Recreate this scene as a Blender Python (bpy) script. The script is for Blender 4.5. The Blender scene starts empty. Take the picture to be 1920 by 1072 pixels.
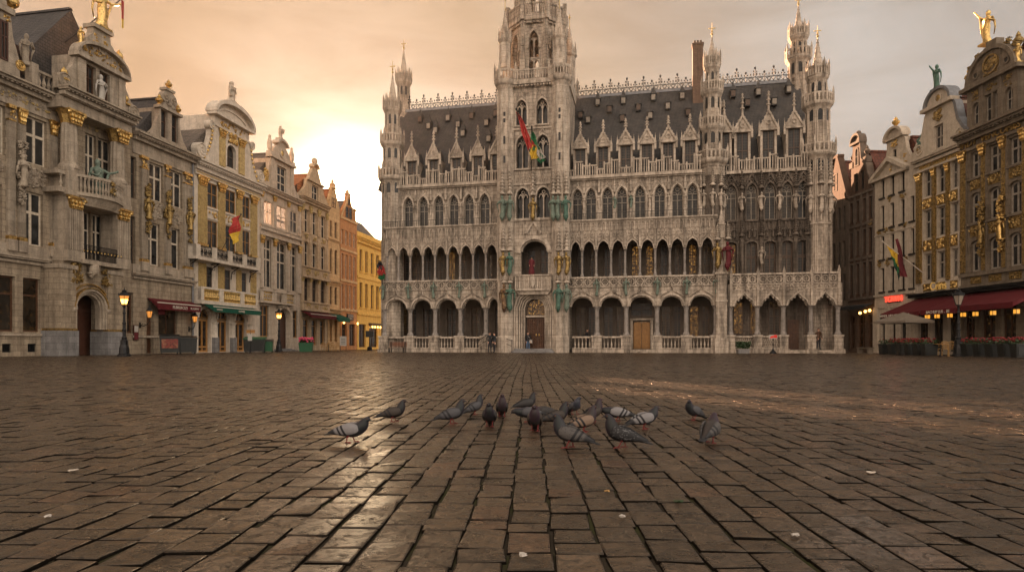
import bpy, math, random
import numpy as np
from mathutils import Vector, Matrix
R = math.radians
PI = math.pi
FOC, HZ, CX, CAMZ = 1200.0, 645.0, 960.0, 0.72   # photo pixels (1920 wide), camera height in metres
scene = bpy.context.scene
COL = scene.collection
random.seed(4)

# ---------------------------------------------------------------- geometry helpers
class Frame:
    """Local frame of a facade: u to the right along it, d inward (away from the square), z up."""
    def __init__(s, xv, k, x0):
        s.xv, s.k, s.x0 = xv, k, x0
        s.o = s.pt(x0)
        a = s.pt(x0 + 40) - s.o
        s.e = a.normalized()
        s.n = Vector((-s.e.y, s.e.x))
        s.ang = math.atan2(s.e.y, s.e.x)
    def sub(s, x0): return Frame(s.xv, s.k, x0)
    def pt(s, x):
        q = s.k * abs(x - s.xv)
        return Vector(((x - CX) / q, FOC / q))
    def at(s, px, py, d=0.0):
        r = Vector(((px - CX) / FOC, 1.0))
        q = s.o + s.n * d
        den = r.x * s.e.y - r.y * s.e.x
        t = (q.x * s.e.y - q.y * s.e.x) / den
        p = r * t
        return ((p - q).dot(s.e), CAMZ + (HZ - py) * t / FOC)
    def U(s, px, d=0.0): return s.at(px, 600, d)[0]
    def Z(s, px, py, d=0.0): return s.at(px, py, d)[1]
    def world(s, u, d, z=0.0):
        p = s.o + s.e * u + s.n * d
        return (p.x, p.y, z)

class MB:
    def __init__(s): s.v, s.f, s.m, s.cur = [], [], [], 0
    def add(s, vs, fs):
        b = len(s.v); s.v += [tuple(p) for p in vs]
        for f in fs: s.f.append(tuple(i + b for i in f)); s.m.append(s.cur)
    def box(s, a, b, c, d, e, f):
        if a > b: a, b = b, a
        if c > d: c, d = d, c
        if e > f: e, f = f, e
        s.add([(a,c,e),(b,c,e),(b,d,e),(a,d,e),(a,c,f),(b,c,f),(b,d,f),(a,d,f)],
              [(0,1,5,4),(1,2,6,5),(2,3,7,6),(3,0,4,7),(4,5,6,7),(3,2,1,0)])
    def quad(s, *p): s.add(p, [tuple(range(len(p)))])
    def prism(s, poly, d0, d1):            # polygon (u,z) given counter-clockwise seen from the front
        n = len(poly)
        s.add([(u,d0,z) for u,z in poly] + [(u,d1,z) for u,z in poly],
              [tuple(range(n)), tuple(range(2*n-1, n-1, -1))] + [(i, i+n, (i+1)%n+n, (i+1)%n) for i in range(n)])
    def strip(s, A, B, d0, d1):            # solid band between two equally long (u,z) polylines
        n = len(A)
        for i in range(n-1):
            (a,b),(c,e) = A[i],A[i+1]; (g,h),(k,l) = B[i],B[i+1]
            s.add([(a,d0,b),(c,d0,e),(k,d0,l),(g,d0,h),(a,d1,b),(c,d1,e),(k,d1,l),(g,d1,h)],
                  [(0,1,2,3),(4,5,1,0),(3,2,6,7)] + ([(0,3,7,4)] if i == 0 else []) + ([(1,5,6,2)] if i == n-2 else []))
    def loft(s, rings, cap=True):
        n = len(rings[0]); vs = [p for r in rings for p in r]; fs = []
        for j in range(len(rings)-1):
            for i in range(n):
                k = (i+1) % n
                fs.append((j*n+i, j*n+k, (j+1)*n+k, (j+1)*n+i))
        if cap: fs += [tuple(range(n-1,-1,-1)), tuple(range((len(rings)-1)*n, len(rings)*n))]
        s.add(vs, fs)
    def lathe(s, u, d, prof, n=8, ph=0.0, sx=1.0, sy=1.0):
        s.loft([[(u+r*sx*math.cos(ph+2*PI*i/n), d+r*sy*math.sin(ph+2*PI*i/n), z) for i in range(n)] for r, z in prof])
    def tube(s, pts, r, n=5, r1=None):
        pts = [Vector(p) for p in pts]; rings = []
        for i, p in enumerate(pts):
            t = (pts[min(i+1,len(pts)-1)] - pts[max(i-1,0)]).normalized()
            a = t.cross(Vector((0,0,1)) if abs(t.z) < .9 else Vector((1,0,0))).normalized(); b = t.cross(a)
            q = r if r1 is None else r + (r1-r)*i/(len(pts)-1)
            rings.append([p + a*q*math.cos(2*PI*k/n) + b*q*math.sin(2*PI*k/n) for k in range(n)])
        s.loft(rings)
    def ball(s, u, d, z, ru, rd=None, rz=None, n=8, m=5):
        rd = ru if rd is None else rd; rz = ru if rz is None else rz
        s.loft([[(u+ru*math.sin(t)*math.cos(2*PI*i/n), d+rd*math.sin(t)*math.sin(2*PI*i/n), z-rz*math.cos(t)) for i in range(n)]
                for t in [PI*(.08+.84*j/m) for j in range(m+1)]])
    def ring(s, u, z, r0, r1, d0, d1, n=12, a0=0, a1=2*PI):
        A = [(u+r0*math.cos(a0+(a1-a0)*i/n), z+r0*math.sin(a0+(a1-a0)*i/n)) for i in range(n+1)]
        B = [(u+r1*math.cos(a0+(a1-a0)*i/n), z+r1*math.sin(a0+(a1-a0)*i/n)) for i in range(n+1)]
        s.strip(A, B, d0, d1)
    def build(s, name, mat, parent=None, smooth=False, loc=None):
        if not s.v: return None
        me = bpy.data.meshes.new(name)
        me.from_pydata(s.v, [], s.f)
        mats = mat if isinstance(mat, (list, tuple)) else [mat]
        for m in mats: me.materials.append(m)
        if len(mats) > 1: me.polygons.foreach_set('material_index', s.m)
        if smooth: me.polygons.foreach_set('use_smooth', [True]*len(s.f))
        me.update()
        if not smooth: pass
        o = bpy.data.objects.new(name, me); COL.objects.link(o)
        if parent: o.parent = parent
        if loc: o.location = loc
        return o

def tag(o, label=None, cat=None, group=None, kind=None):
    if label: o['label'] = label
    if cat: o['category'] = cat
    if group: o['group'] = group
    if kind: o['kind'] = kind
    return o
def thing(name, label, cat, loc, rz=0.0, group=None):
    o = bpy.data.objects.new(name, None); COL.objects.link(o)
    o.empty_display_size = .2
    o.location = loc; o.rotation_euler = (0, 0, rz)
    return tag(o, label, cat, group)
def gp(px, Y):                      # ground point seen at pixel column px, Y metres deep
    return ((px - CX) * Y / FOC, Y, 0.0)

# ---------------------------------------------------------------- arches, walls with openings
def arc(ua, ub, zs, rise, kind='round', n=10):
    c, h = (ua+ub)/2, (ub-ua)/2; P = []
    if kind == 'pointed':
        # two circular arcs meeting at the apex
        r = (h*h + rise*rise) / (2*h); 
        for i in range(n+1):
            t = -1 + 2*i/n
            x = abs(t)*h
            z = math.sqrt(max(0, r*r - (r-h+x)**2))
            P.append((c+t*h, zs+z))
        P[0] = (ua, zs); P[-1] = (ub, zs)
    elif kind == 'ogee':
        for i in range(n+1):
            t = -1 + 2*i/n; a = abs(t)
            z = (1-a**2.2)**.5*.62 + (1-a)**3*.38
            P.append((c+t*h, zs+rise*z))
    else:
        for i in range(n+1):
            t = PI - PI*i/n
            P.append((c+h*math.cos(t), zs+rise*math.sin(t)))
    return P
def hole(ua, ub, za, zb, kind=None, rise=None):
    if ua > ub: ua, ub = ub, ua
    if za > zb: za, zb = zb, za
    if kind and rise is None: rise = (ub-ua)/2 if kind == 'round' else (ub-ua)*.8
    return dict(ua=ua, ub=ub, za=za, zb=zb, kind=kind, rise=rise)
def wall(mb, u0, u1, z0, z1, holes, d=0.0, dep=.3, cap=True):
    hs = [h for h in holes if h['ub'] > u0+1e-4 and h['ua'] < u1-1e-4 and h['zb'] > z0+1e-4 and h['za'] < z1-1e-4]
    us = sorted({round(x,4) for x in [u0,u1] + [min(max(h[k],u0),u1) for h in hs for k in ('ua','ub')]})
    zs = sorted({round(x,4) for x in [z0,z1] + [min(max(h[k],z0),z1) for h in hs for k in ('za','zb')]})
    for i in range(len(us)-1):
        a, b = us[i], us[i+1]; uc = (a+b)/2; run = None
        for j in range(len(zs)):
            solid = j < len(zs)-1 and not any(h['ua'] < uc < h['ub'] and h['za'] < (zs[j]+zs[j+1])/2 < h['zb'] for h in hs)
            if solid and run is None: run = zs[j]
            if not solid and run is not None:
                mb.quad((a,d,run),(b,d,run),(b,d,zs[j]),(a,d,zs[j])); run = None
    e = d+dep
    for h in hs:
        a, b, za, zb = h['ua'], h['ub'], h['za'], h['zb']
        zt = zb - (h['rise'] or 0) if h['kind'] else zb
        mb.quad((a,d,za),(a,d,zt),(a,e,zt),(a,e,za)); mb.quad((b,d,zt),(b,d,za),(b,e,za),(b,e,zt))
        if za > z0+1e-3: mb.quad((a,d,za),(a,e,za),(b,e,za),(b,d,za))
        if h['kind']:
            P = arc(a, b, zt, h['rise'], h['kind'])
            for i in range(len(P)-1):
                p, q = P[i], P[i+1]
                if min(zb-p[1], zb-q[1]) > 1e-4 or max(zb-p[1], zb-q[1]) > 1e-4:
                    pts = [(p[0],d,p[1]),(q[0],d,q[1])]
                    if zb-q[1] > 1e-4: pts.append((q[0],d,zb))
                    if zb-p[1] > 1e-4: pts.append((p[0],d,zb))
                    mb.quad(*pts)
                mb.quad((q[0],d,q[1]),(p[0],d,p[1]),(p[0],e,p[1]),(q[0],e,q[1]))
        else: mb.quad((b,d,zt),(a,d,zt),(a,e,zt),(b,e,zt))
    if cap:
        mb.quad((u0,d,z1),(u1,d,z1),(u1,e,z1),(u0,e,z1)); mb.quad((u0,d,z0),(u0,d,z1),(u0,e,z1),(u0,e,z0)); mb.quad((u1,d,z0),(u1,e,z0),(u1,e,z1),(u1,d,z1))
def archband(mb, ua, ub, zs, rise, kind, w, d0, d1, n=10, leg=None):
    A = arc(ua, ub, zs, rise, kind, n); B = arc(ua-w, ub+w, zs, rise+w*(1.25 if kind != 'round' else 1), kind, n)
    if leg is not None: A = [(ua, leg)] + A + [(ub, leg)]; B = [(ua-w, leg)] + B + [(ub+w, leg)]
    mb.strip(A, B, d0, d1)
def window(parent, h, d, fm, gm, nx=2, bars=(.6,), fw=.07, mw=.07, name='window', tracery=False, thick=.07):
    """A window: frame mesh with a pane as its child, set d metres into the wall."""
    a, b, za, zb = h['ua'], h['ub'], h['za'], h['zb']; w, H = b-a, zb-za
    zt = zb-(h['rise'] or 0) if h['kind'] else zb
    m = MB(); e = d+thick
    m.box(a, a+fw, d, e, za, zt); m.box(b-fw, b, d, e, za, zt); m.box(a+fw, b-fw, d, e, za, za+fw)
    if h['kind']:
        A = arc(a, b, zt, h['rise'], h['kind']); B = [((x-(a+b)/2)*(1-2*fw/w)+(a+b)/2, zt+(z-zt)*(1-fw/max(h['rise'],.05))) for x, z in A]
        m.strip(B, A, d, e)
    else: m.box(a+fw, b-fw, d, e, zb-fw, zb)
    for i in range(1, nx):
        x = a+w*i/nx; top = zt if tracery else (zb-fw if not h['kind'] else zt+h['rise']*.85*(1-abs(2*i/nx-1)))
        m.box(x-mw/2, x+mw/2, d-.012, e-.004, za+fw, top)
    for t in bars:
        z = za+H*t
        m.box(a+fw, b-fw, d-.006, e-.008, z-mw/2, z+mw/2)
    if tracery:
        m.box(a+fw, b-fw, d-.006, e-.008, zt-mw/2, zt+mw/2)
        r = min(w*.2, h['rise']*.38)
        m.ring((a+b)/2, zt+h['rise']*.52, r*.68, r, d-.02, e-.006, 10)
        for sx in (-1, 1):
            c = (a+b)/2+sx*w*.25
            P = arc(c-w*.23, c+w*.23, zt-.02, w*.26, 'round', 6); Q = arc(c-w*.17, c+w*.17, zt-.02, w*.2, 'round', 6)
            m.strip(Q, P, d-.015, e-.007)
    p = MB(); dd = d+thick*.6
    P = [(a+.01, za+.01), (b-.01, za+.01)] + ([(x, z-.01) for x, z in reversed(arc(a+.01, b-.01, zt, h['rise'], h['kind']))] if h['kind'] else [(b-.01, zb-.01), (a+.01, zb-.01)])
    if parent.parent:                      # a window on a part is already a sub-part: frame and pane in one mesh
        m.cur = 1; m.add([(x,dd,z) for x,z in P], [tuple(range(len(P)))]); return m.build(name, [fm, gm], parent)
    o = m.build(name, fm, parent)
    p.add([(x,dd,z) for x,z in P], [tuple(range(len(P)))])
    p.build('pane', gm, o)
    return o

# ---------------------------------------------------------------- ornaments
def relief(mb, u0, u1, z0, z1, d, n=14, seed=0, dp=.08):
    """Carved scrollwork filling a panel: curling stems, leaves and knobs."""
    rn = random.Random(seed); W, H = u1-u0, z1-z0; sc = min(W, H)
    for i in range(n):
        c = (u0+W*(.12+.76*rn.random()), z0+H*(.14+.72*rn.random()))
        r = sc*rn.uniform(.1, .26); a0 = rn.random()*6.3; da = rn.choice((-1,1))*rn.uniform(2.5, 5)
        pts = [(min(max(c[0]+r*(1-.13*k)*math.cos(a0+da*k/5),u0),u1), d-dp*.35, min(max(c[1]+r*(1-.13*k)*math.sin(a0+da*k/5),z0),z1)) for k in range(6)]
        mb.tube(pts, sc*.065, 4, sc*.03)
        mb.ball(c[0], d, c[1], sc*rn.uniform(.07,.13), dp, sc*rn.uniform(.06,.12), 6, 3)
def volute(mb, u, z, r, d0, d1, sx=1, turns=1.6):
    """Flat scroll: disc edge plus a spiral rib."""
    mb.prism([(u+r*math.cos(2*PI*i/18), z+r*math.sin(2*PI*i/18)) for i in range(18)], d0, d1)
    pts = [(u+sx*r*(.92-.75*t)*math.cos(2*PI*turns*t+.5), d0-.02, z+r*(.92-.75*t)*math.sin(2*PI*turns*t+.5)) for t in [k/22 for k in range(23)]]
    mb.tube(pts, r*.09, 4)
def baluster_row(mb, u0, u1, d, z0, z1, step=.2, r=.055, n=6):
    k = max(1, int((u1-u0)/step))
    for i in range(k):
        u = u0+(i+.5)*(u1-u0)/k; h = z1-z0
        mb.lathe(u, d, [(r*.9,z0),(r*.9,z0+.06*h),(r*.5,z0+.1*h),(r*1.05,z0+.32*h),(r*.5,z0+.62*h),(r*.42,z0+.8*h),(r*.9,z0+.9*h),(r*.9,z1)], n)
def capital(mb, u, d, z0, z1, w, dp=.12):
    """Corinthian-like capital: flared bell with leaf knobs and an abacus."""
    h = z1-z0
    mb.prism([(u-w*.42,z0),(u+w*.42,z0),(u+w*.6,z1-h*.15),(u-w*.6,z1-h*.15)], d-dp*.8, d+.02)
    mb.box(u-w*.68, u+w*.68, d-dp*1.3, d+.02, z1-h*.15, z1)
    for row, (zz, k) in enumerate(((z0+h*.25,4),(z0+h*.55,4))):
        for i in range(k):
            x = u+w*(.45+.1*row)*(-1+2*(i+.5*(row%2)*0+.5)/k)
            mb.ball(x, d-dp*(.85+.15*row), zz, w*.13, dp*.45, h*.17, 5, 3)
    for sx in (-1,1): mb.ball(u+sx*w*.6, d-dp, z1-h*.24, w*.14, dp*.5, h*.14, 6, 3)
def fluted(mb, u0, u1, d, z0, z1, dp=.12, n=5):
    """Pilaster with vertical flutes."""
    w = u1-u0; mb.box(u0, u1, d-dp*.6, d+.02, z0, z1)
    for i in range(n+1):
        x = u0+w*(.06+.88*i/n)
        mb.box(x-w*.045, x+w*.045, d-dp, d-dp*.59, z0+.05, z1-.05)
def statue(mb, u, d, z, h, seed=0, arm=None, n=10, fat=1.0, yaw=0.0):
    """Robed standing figure with folds, head and bent arms, one continuous robe surface."""
    rn = random.Random(seed); ph = rn.random()*6; lean = rn.uniform(-.02,.02)*h; k = rn.choice((5,6,7))
    prof = [(0,.125,.1),(.04,.13,.1),(.14,.105,.085),(.28,.1,.085),(.40,.112,.09),(.48,.115,.09),(.56,.095,.078),(.62,.092,.074),(.69,.12,.085),(.755,.135,.078),(.79,.085,.06),(.815,.042,.042),
            (.84,.052,.058),(.88,.064,.07),(.925,.064,.072),(.965,.05,.054),(1.0,.016,.016)]
    sway = rn.choice((-1,1))*.035*h
    cs, sn = math.cos(yaw), math.sin(yaw); rings = []
    for t, ru, rd in prof:
        ring = []
        for i in range(n):
            a = 2*PI*i/n; f = 1+(.2*math.sin(k*a+ph+4*t)*(1-t*.9) if t < .75 else 0)
            x = ru*h*fat*f*math.cos(a) + lean*math.sin(t*5) + sway*math.sin(PI*min(1,t*1.15)); y = rd*h*fat*f*math.sin(a)
            ring.append((u+x*cs-y*sn, d+x*sn+y*cs, z+t*h))
        rings.append(ring)
    mb.loft(rings)
    def P(x, y, q): return (u+x*h*cs-y*h*sn, d+x*h*sn+y*h*cs, z+q*h)
    arms = {None: [(-1,'bend'),(1,'bend')], 'raise_left': [(-1,'up'),(1,'bend')], 'raise_right': [(1,'up'),(-1,'bend')], 'out': [(1,'out'),(-1,'bend')]}[arm]
    for sx, md in arms:
        if md == 'bend': e_ = .19+.05*rn.random(); pts = [P(.12*sx,0,.745),P(e_*sx,-.02,.6),P(.09*sx,-.16,.54+.14*rn.random()),P(.03*sx,-.17,.6+.1*rn.random())]
        elif md == 'up': pts = [P(.12*sx,0,.75),P(.2*sx,-.03,.84),P(.3*sx,-.06,1.0),P(.34*sx,-.07,1.06)]
        else: pts = [P(.12*sx,0,.75),P(.24*sx,-.06,.68),P(.36*sx,-.12,.72),P(.42*sx,-.13,.76)]
        mb.tube(pts, .042*h, 6, .022*h); mb.tube([pts[1], P(.2*sx,.02,.42), P(.16*sx,.02,.2)], .035*h, 5, .012*h); q = pts[-1]; mb.ball(q[0],q[1],q[2],.03*h,None,.038*h,6,3)
def pinnacle(mb, u, d, z, w, h, crock=4, n=4):
    """Gothic pinnacle: shaft, gablets, crocketed pyramid and finial."""
    s = h*.42
    mb.box(u-w/2, u+w/2, d-w/2, d+w/2, z, z+s)
    mb.box(u-w*.62, u+w*.62, d-w*.62, d+w*.62, z+s*.93, z+s)
    mb.lathe(u, d, [(w*.62,z+s),(w*.06,z+h*.93)], n, PI/4)
    for i in range(crock):
        t = (i+.5)/crock; zz = z+s+(h*.93-s-0)*t; r = w*.66*(1-t)
        for a in range(4): mb.ball(u+r*math.cos(PI/4+a*PI/2), d+r*math.sin(PI/4+a*PI/2), zz, w*.11, None, w*.12, 4, 2)
    mb.ball(u, d, z+h*.94, w*.16, None, w*.1, 6, 3); mb.ball(u, d, z+h*.99, w*.09, None, w*.13, 5, 3)
def spire(mb, u, d, z, r, h, n=8, crock=7, ph=PI/8):
    mb.lathe(u, d, [(r,z),(r*.5,z+h*.5),(r*.08,z+h)], n, ph)
    for i in range(crock):
        t = (i+.4)/crock; rr = r*(1-t*1.0)*1.02 if t < .5 else r*(.5*(1-(t-.5)*2)+.08*(t-.5)*2)*1.05
        for a in range(n):
            mb.ball(u+rr*math.cos(ph+a*2*PI/n), d+rr*math.sin(ph+a*2*PI/n), z+h*t, .075*max(.5,r), None, .085*max(.5,r), 4, 2)
    mb.ball(u, d, z+h*1.0, r*.17, None, r*.12, 6, 3)
def oct_parapet(mb, u, d, z, r, h, n=8, ph=PI/8, gap=3):
    """Octagonal corbelled balcony: corbel, cornice, slotted parapet with corner posts."""
    mb.lathe(u, d, [(r*.8,z-.45),(r*.86,z-.3),(r*1.0,z-.12),(r*1.04,z),(r*1.04,z+.08)], n, ph)
    P = [(u+r*math.cos(ph+i*2*PI/n), d+r*math.sin(ph+i*2*PI/n)) for i in range(n)]
    for i in range(n):
        p, q = Vector(P[i]), Vector(P[(i+1)%n])
        t = (q-p).normalized(); nn = Vector((t.y,-t.x))*.045
        def slab(a, b, z0, z1):
            A, B = p+(q-p)*a, p+(q-p)*b
            c = [A-nn, B-nn, B+nn, A+nn]
            mb.add([(x.x,x.y,z0) for x in c]+[(x.x,x.y,z1) for x in c], [(0,1,5,4),(1,2,6,5),(2,3,7,6),(3,0,4,7),(4,5,6,7)])
        slab(0,1,z+.08,z+.2*h); slab(0,1,z+h*.84,z+h)
        for k in range(gap+1): slab(max(0,k/gap-.07), min(1,k/gap+.07), z+.2*h, z+h*.84)
        mb.box(p.x-.07,p.x+.07,p.y-.07,p.y+.07,z+.08,z+h*1.28)
        mb.lathe(p.x,p.y,[(.09,z+h*1.28),(.01,z+h*1.7)],4,PI/4)
def urn(mb, u, d, z, h, r=None, n=8):
    r = r or h*.3
    mb.lathe(u, d, [(r*.7,z),(r*.7,z+.08*h),(r*.3,z+.15*h),(r*.9,z+.38*h),(r,z+.5*h),(r*.6,z+.66*h),(r*.35,z+.7*h),(r*.5,z+.75*h),(r*.35,z+.85*h),(r*.05,z+h)], n)
# ---------------------------------------------------------------- materials
class NT:
    def __init__(s, name):
        s.m = bpy.data.materials.new(name); s.m.use_nodes = True
        s.t = s.m.node_tree; s.n = s.t.nodes; s.b = s.n['Principled BSDF']
    def N(s, t, **k):
        o = s.n.new(t)
        for a, v in k.items():
            if a[0] == '_': setattr(o, a[1:], v)
        return o
    def L(s, a, b): s.t.links.new(a, b)
    def noise(s, vec, scale, detail=4, rough=.55):
        o = s.N('ShaderNodeTexNoise'); o.inputs['Scale'].default_value = scale; o.inputs['Detail'].default_value = detail; o.inputs['Roughness'].default_value = rough
        s.L(vec, o.inputs['Vector']); return o.outputs['Fac']
    def ramp(s, fac, stops):
        o = s.N('ShaderNodeValToRGB'); e = o.color_ramp.elements
        while len(e) < len(stops): e.new(.5)
        for x, (p, c) in zip(e, stops):
            x.position = p; x.color = (c, c, c, 1) if isinstance(c, (int, float)) else (*c, 1)
        s.L(fac, o.inputs['Fac']); return o.outputs['Color']
    def mix(s, a, b, fac, mode='MIX'):
        o = s.N('ShaderNodeMix', _data_type='RGBA', _blend_type=mode)
        for v, i in ((a, 6), (b, 7)):
            if isinstance(v, tuple): o.inputs[i].default_value = (*v, 1)
            else: s.L(v, o.inputs[i])
        if isinstance(fac, (int, float)): o.inputs[0].default_value = fac
        else: s.L(fac, o.inputs[0])
        return o.outputs[2]
    def math(s, op, a, b=0.0):
        o = s.N('ShaderNodeMath', _operation=op)
        for v, i in ((a, 0), (b, 1)):
            if isinstance(v, (int, float)): o.inputs[i].default_value = v
            else: s.L(v, o.inputs[i])
        return o.outputs[0]
    def obj(s): return s.N('ShaderNodeTexCoord').outputs['Object']
    def scaled(s, vec, sc):
        o = s.N('ShaderNodeMapping'); o.inputs['Scale'].default_value = sc; s.L(vec, o.inputs['Vector']); return o.outputs['Vector']
    def facadevec(s):
        v = s.obj(); p = s.N('ShaderNodeSeparateXYZ'); s.L(v, p.inputs[0]); c = s.N('ShaderNodeCombineXYZ')
        s.L(s.math('ADD', p.outputs[0], p.outputs[1]), c.inputs[0]); s.L(p.outputs[2], c.inputs[1]); return c.outputs[0]
    def bump(s, h, strength, dist=.03, prev=None):
        o = s.N('ShaderNodeBump'); o.inputs['Strength'].default_value = strength; o.inputs['Distance'].default_value = dist
        s.L(h, o.inputs['Height'])
        if prev: s.L(prev, o.inputs['Normal'])
        s.L(o.outputs[0], s.b.inputs['Normal']); return o.outputs[0]
    def set(s, col=None, rough=None, metal=None, spec=None):
        for v, k in ((col,'Base Color'),(rough,'Roughness'),(metal,'Metallic'),(spec,'Specular IOR Level')):
            if v is None: continue
            if isinstance(v, tuple): s.b.inputs[k].default_value = (*v, 1)
            elif isinstance(v, (int, float)): s.b.inputs[k].default_value = v
            else: s.L(v, s.b.inputs[k])
        return s.m
def masonry(name, c1, c2, bw, bh, mortar, grime=.5, gcol=(.05,.042,.035), bump=.35, rough=.85, msize=.012, nsc=2.5, var=.35):
    q = NT(name); v = q.facadevec(); o = q.obj()
    b = q.N('ShaderNodeTexBrick'); q.L(v, b.inputs['Vector'])
    b.inputs['Color1'].default_value = (*c1,1); b.inputs['Color2'].default_value = (*c2,1); b.inputs['Mortar'].default_value = (*mortar,1)
    b.inputs['Scale'].default_value = 1; b.inputs['Mortar Size'].default_value = msize; b.inputs['Brick Width'].default_value = bw; b.inputs['Row Height'].default_value = bh; b.inputs['Bias'].default_value = -.1
    n1 = q.noise(o, nsc, 8, .65)
    c = q.mix(b.outputs['Color'], q.ramp(n1, [(.25,1-var),(.75,1+var*.4)]), 1, 'MULTIPLY')
    n2 = q.noise(q.scaled(o, (1.6,1.6,.35)), 1.5, 9, .68)
    c = q.mix(c, gcol, q.math('MULTIPLY', q.ramp(n2, [(.46,0.0),(.66,1.0)]), grime))
    n4 = q.noise(q.scaled(o, (2.6,2.6,.16)), 1.0, 7, .62); c = q.mix(c, q.ramp(n4, [(.34,.5),(.5,.95),(.68,1.15)]), min(1.0, grime*1.1), 'MULTIPLY')
    n3 = q.noise(o, 14, 5, .6)
    c = q.mix(c, q.ramp(n3, [(.3,.72),(.7,1.12)]), .8, 'MULTIPLY')
    h = q.math('ADD', q.math('MULTIPLY', b.outputs['Fac'], -.6), q.math('MULTIPLY', n3, .6))
    q.bump(h, bump, .04)
    return q.set(c, rough, 0, .3)
def plain(name, col, rough=.6, metal=0, var=.25, sc=8, bump=0, spec=.4, gcol=None):
    q = NT(name); o = q.obj(); n = q.noise(o, sc, 6, .6)
    c = q.mix(tuple(x*(1-var) for x in col), tuple(min(1,x*(1+var*.6)) for x in col), q.ramp(n, [(.3,0.0),(.7,1.0)]))
    if gcol: c = q.mix(c, gcol, q.ramp(q.noise(o, sc*.6, 8, .7), [(.5,0.0),(.68,1.0)]))
    if bump: q.bump(q.noise(o, sc*3, 4), bump, .03)
    return q.set(c, rough, metal, spec)
def emit(name, col, strength, base=(.02,.02,.02), pattern=None):
    q = NT(name); q.set(base, .3)
    if pattern:
        o = q.facadevec(); n = q.noise(o, pattern, 3, .6)
        c = q.mix((.02,.008,.002), col, q.ramp(n, [(.42,0.0),(.62,1.0)]))
        q.L(c, q.b.inputs['Emission Color'])
    else: q.b.inputs['Emission Color'].default_value = (*col,1)
    q.b.inputs['Emission Strength'].default_value = strength*.1437
    return q.m
def glassmat(name, lead=None, col=(.018,.018,.018), rough=.08, lit=None):
    """Dark old window glass seen from outside; leaded ones carry a grid of cames."""
    q = NT(name); v = q.facadevec(); o = q.obj(); c = col
    n = q.noise(o, 1.7, 3); cc = q.mix(tuple(x*.5 for x in col), tuple(x*2.2 for x in col), q.ramp(n, [(.35,0.0),(.65,1.0)]))
    q.bump(q.noise(o, 2.2, 2), .12, .05)
    rnd = q.N('ShaderNodeObjectInfo').outputs['Random']; cc = q.mix(cc, (.035,.033,.03), q.ramp(rnd, [(.45,0.0),(1.0,.7)]))
    r = rough
    if lead:
        b = q.N('ShaderNodeTexBrick', _offset=0.0); q.L(v, b.inputs['Vector'])
        b.inputs['Color1'].default_value = (0,0,0,1); b.inputs['Color2'].default_value = (.5,.5,.5,1); b.inputs['Mortar'].default_value = (1,1,1,1)
        b.inputs['Scale'].default_value = 1; b.inputs['Mortar Size'].default_value = .016; b.inputs['Brick Width'].default_value = lead; b.inputs['Row Height'].default_value = lead*1.15
        cc = q.mix(cc, (.075,.066,.055), b.outputs['Fac'])
        r = q.math('ADD', q.math('MULTIPLY', b.outputs['Color'], .35), rough)
    if lit:
        wob = q.noise(v, 5.0, 3, .6); glow = q.ramp(wob, [(.42,(.02,.008,.002)),(.54,(.3,.12,.02)),(.68,(1,.5,.1))] if lead else [(.56,(0,0,0)),(.66,(.25,.09,.015)),(.74,(1,.5,.12))])
        if lead: glow = q.mix(glow, (.0,.0,.0), b.outputs['Fac'])
        q.L(glow, q.b.inputs['Emission Color']); q.b.inputs['Emission Strength'].default_value = lit*.1437
    return q.set(cc, r, 0, .22)
def roofmat(name, c1, c2, bw, bh, bump=.6, rough=.6, gcol=(.03,.03,.03), grime=.4):
    m = masonry(name, c1, c2, bw, bh, tuple(x*.35 for x in c1), grime, gcol, bump, rough, .02, 1.2, .45)
    return m
M = {}
M['hall'] = masonry('hall_stone', (.55,.465,.375), (.42,.35,.28), .62, .3, (.15,.12,.09), .8, (.06,.048,.038), .5, .9)
M['hall_light'] = masonry('hall_carved_stone', (.6,.51,.415), (.52,.44,.355), 1.4, .5, (.26,.21,.16), .65, (.07,.055,.042), .5, .9)
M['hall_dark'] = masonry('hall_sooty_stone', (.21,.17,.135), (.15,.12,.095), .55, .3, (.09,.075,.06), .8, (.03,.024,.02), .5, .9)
M['gallery'] = masonry('gallery_shaded_stone', (.12,.096,.075), (.095,.075,.058), .7, .35, (.12,.1,.075), .4, (.08,.062,.05), .3, .9)  # hall stone darkened: shade of the recessed galleries put into the colour
M['column'] = plain('bluestone_column', (.27,.24,.215), .7, 0, .3, 5, .2, .3, (.11,.095,.08))
M['left'] = masonry('sandstone_ashlar', (.37,.3,.215), (.3,.235,.165), .75, .34, (.15,.115,.08), .6, (.14,.105,.075), .35)
M['left_trim'] = masonry('pale_limestone', (.43,.36,.28), (.37,.305,.23), 1.6, .6, (.28,.23,.17), .6, (.2,.155,.115), .3)
M['base'] = masonry('bluestone_base', (.26,.25,.245), (.21,.2,.195), .8, .4, (.12,.115,.11), .45, (.1,.095,.09), .25)
M['white'] = masonry('white_painted_stone', (.66,.58,.48), (.63,.55,.45), 3, 1.4, (.55,.48,.4), .3, (.34,.28,.22), .2, .75, .004)
M['grey'] = masonry('pale_grey_stone', (.6,.51,.41), (.55,.46,.36), 1.1, .45, (.42,.34,.26), .35, (.28,.22,.165), .25)
M['dstone'] = masonry('warm_stone', (.55,.42,.28), (.49,.37,.24), .9, .4, (.36,.26,.16), .35, (.24,.165,.1), .25)
M['estone'] = masonry('golden_stone', (.66,.45,.24), (.58,.39,.2), .9, .4, (.4,.26,.13), .25, (.3,.19,.09), .25)
M['obrick'] = masonry('orange_brick', (.58,.25,.085), (.48,.19,.06), .22, .075, (.42,.27,.15), .25, (.22,.1,.04), .25)
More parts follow.
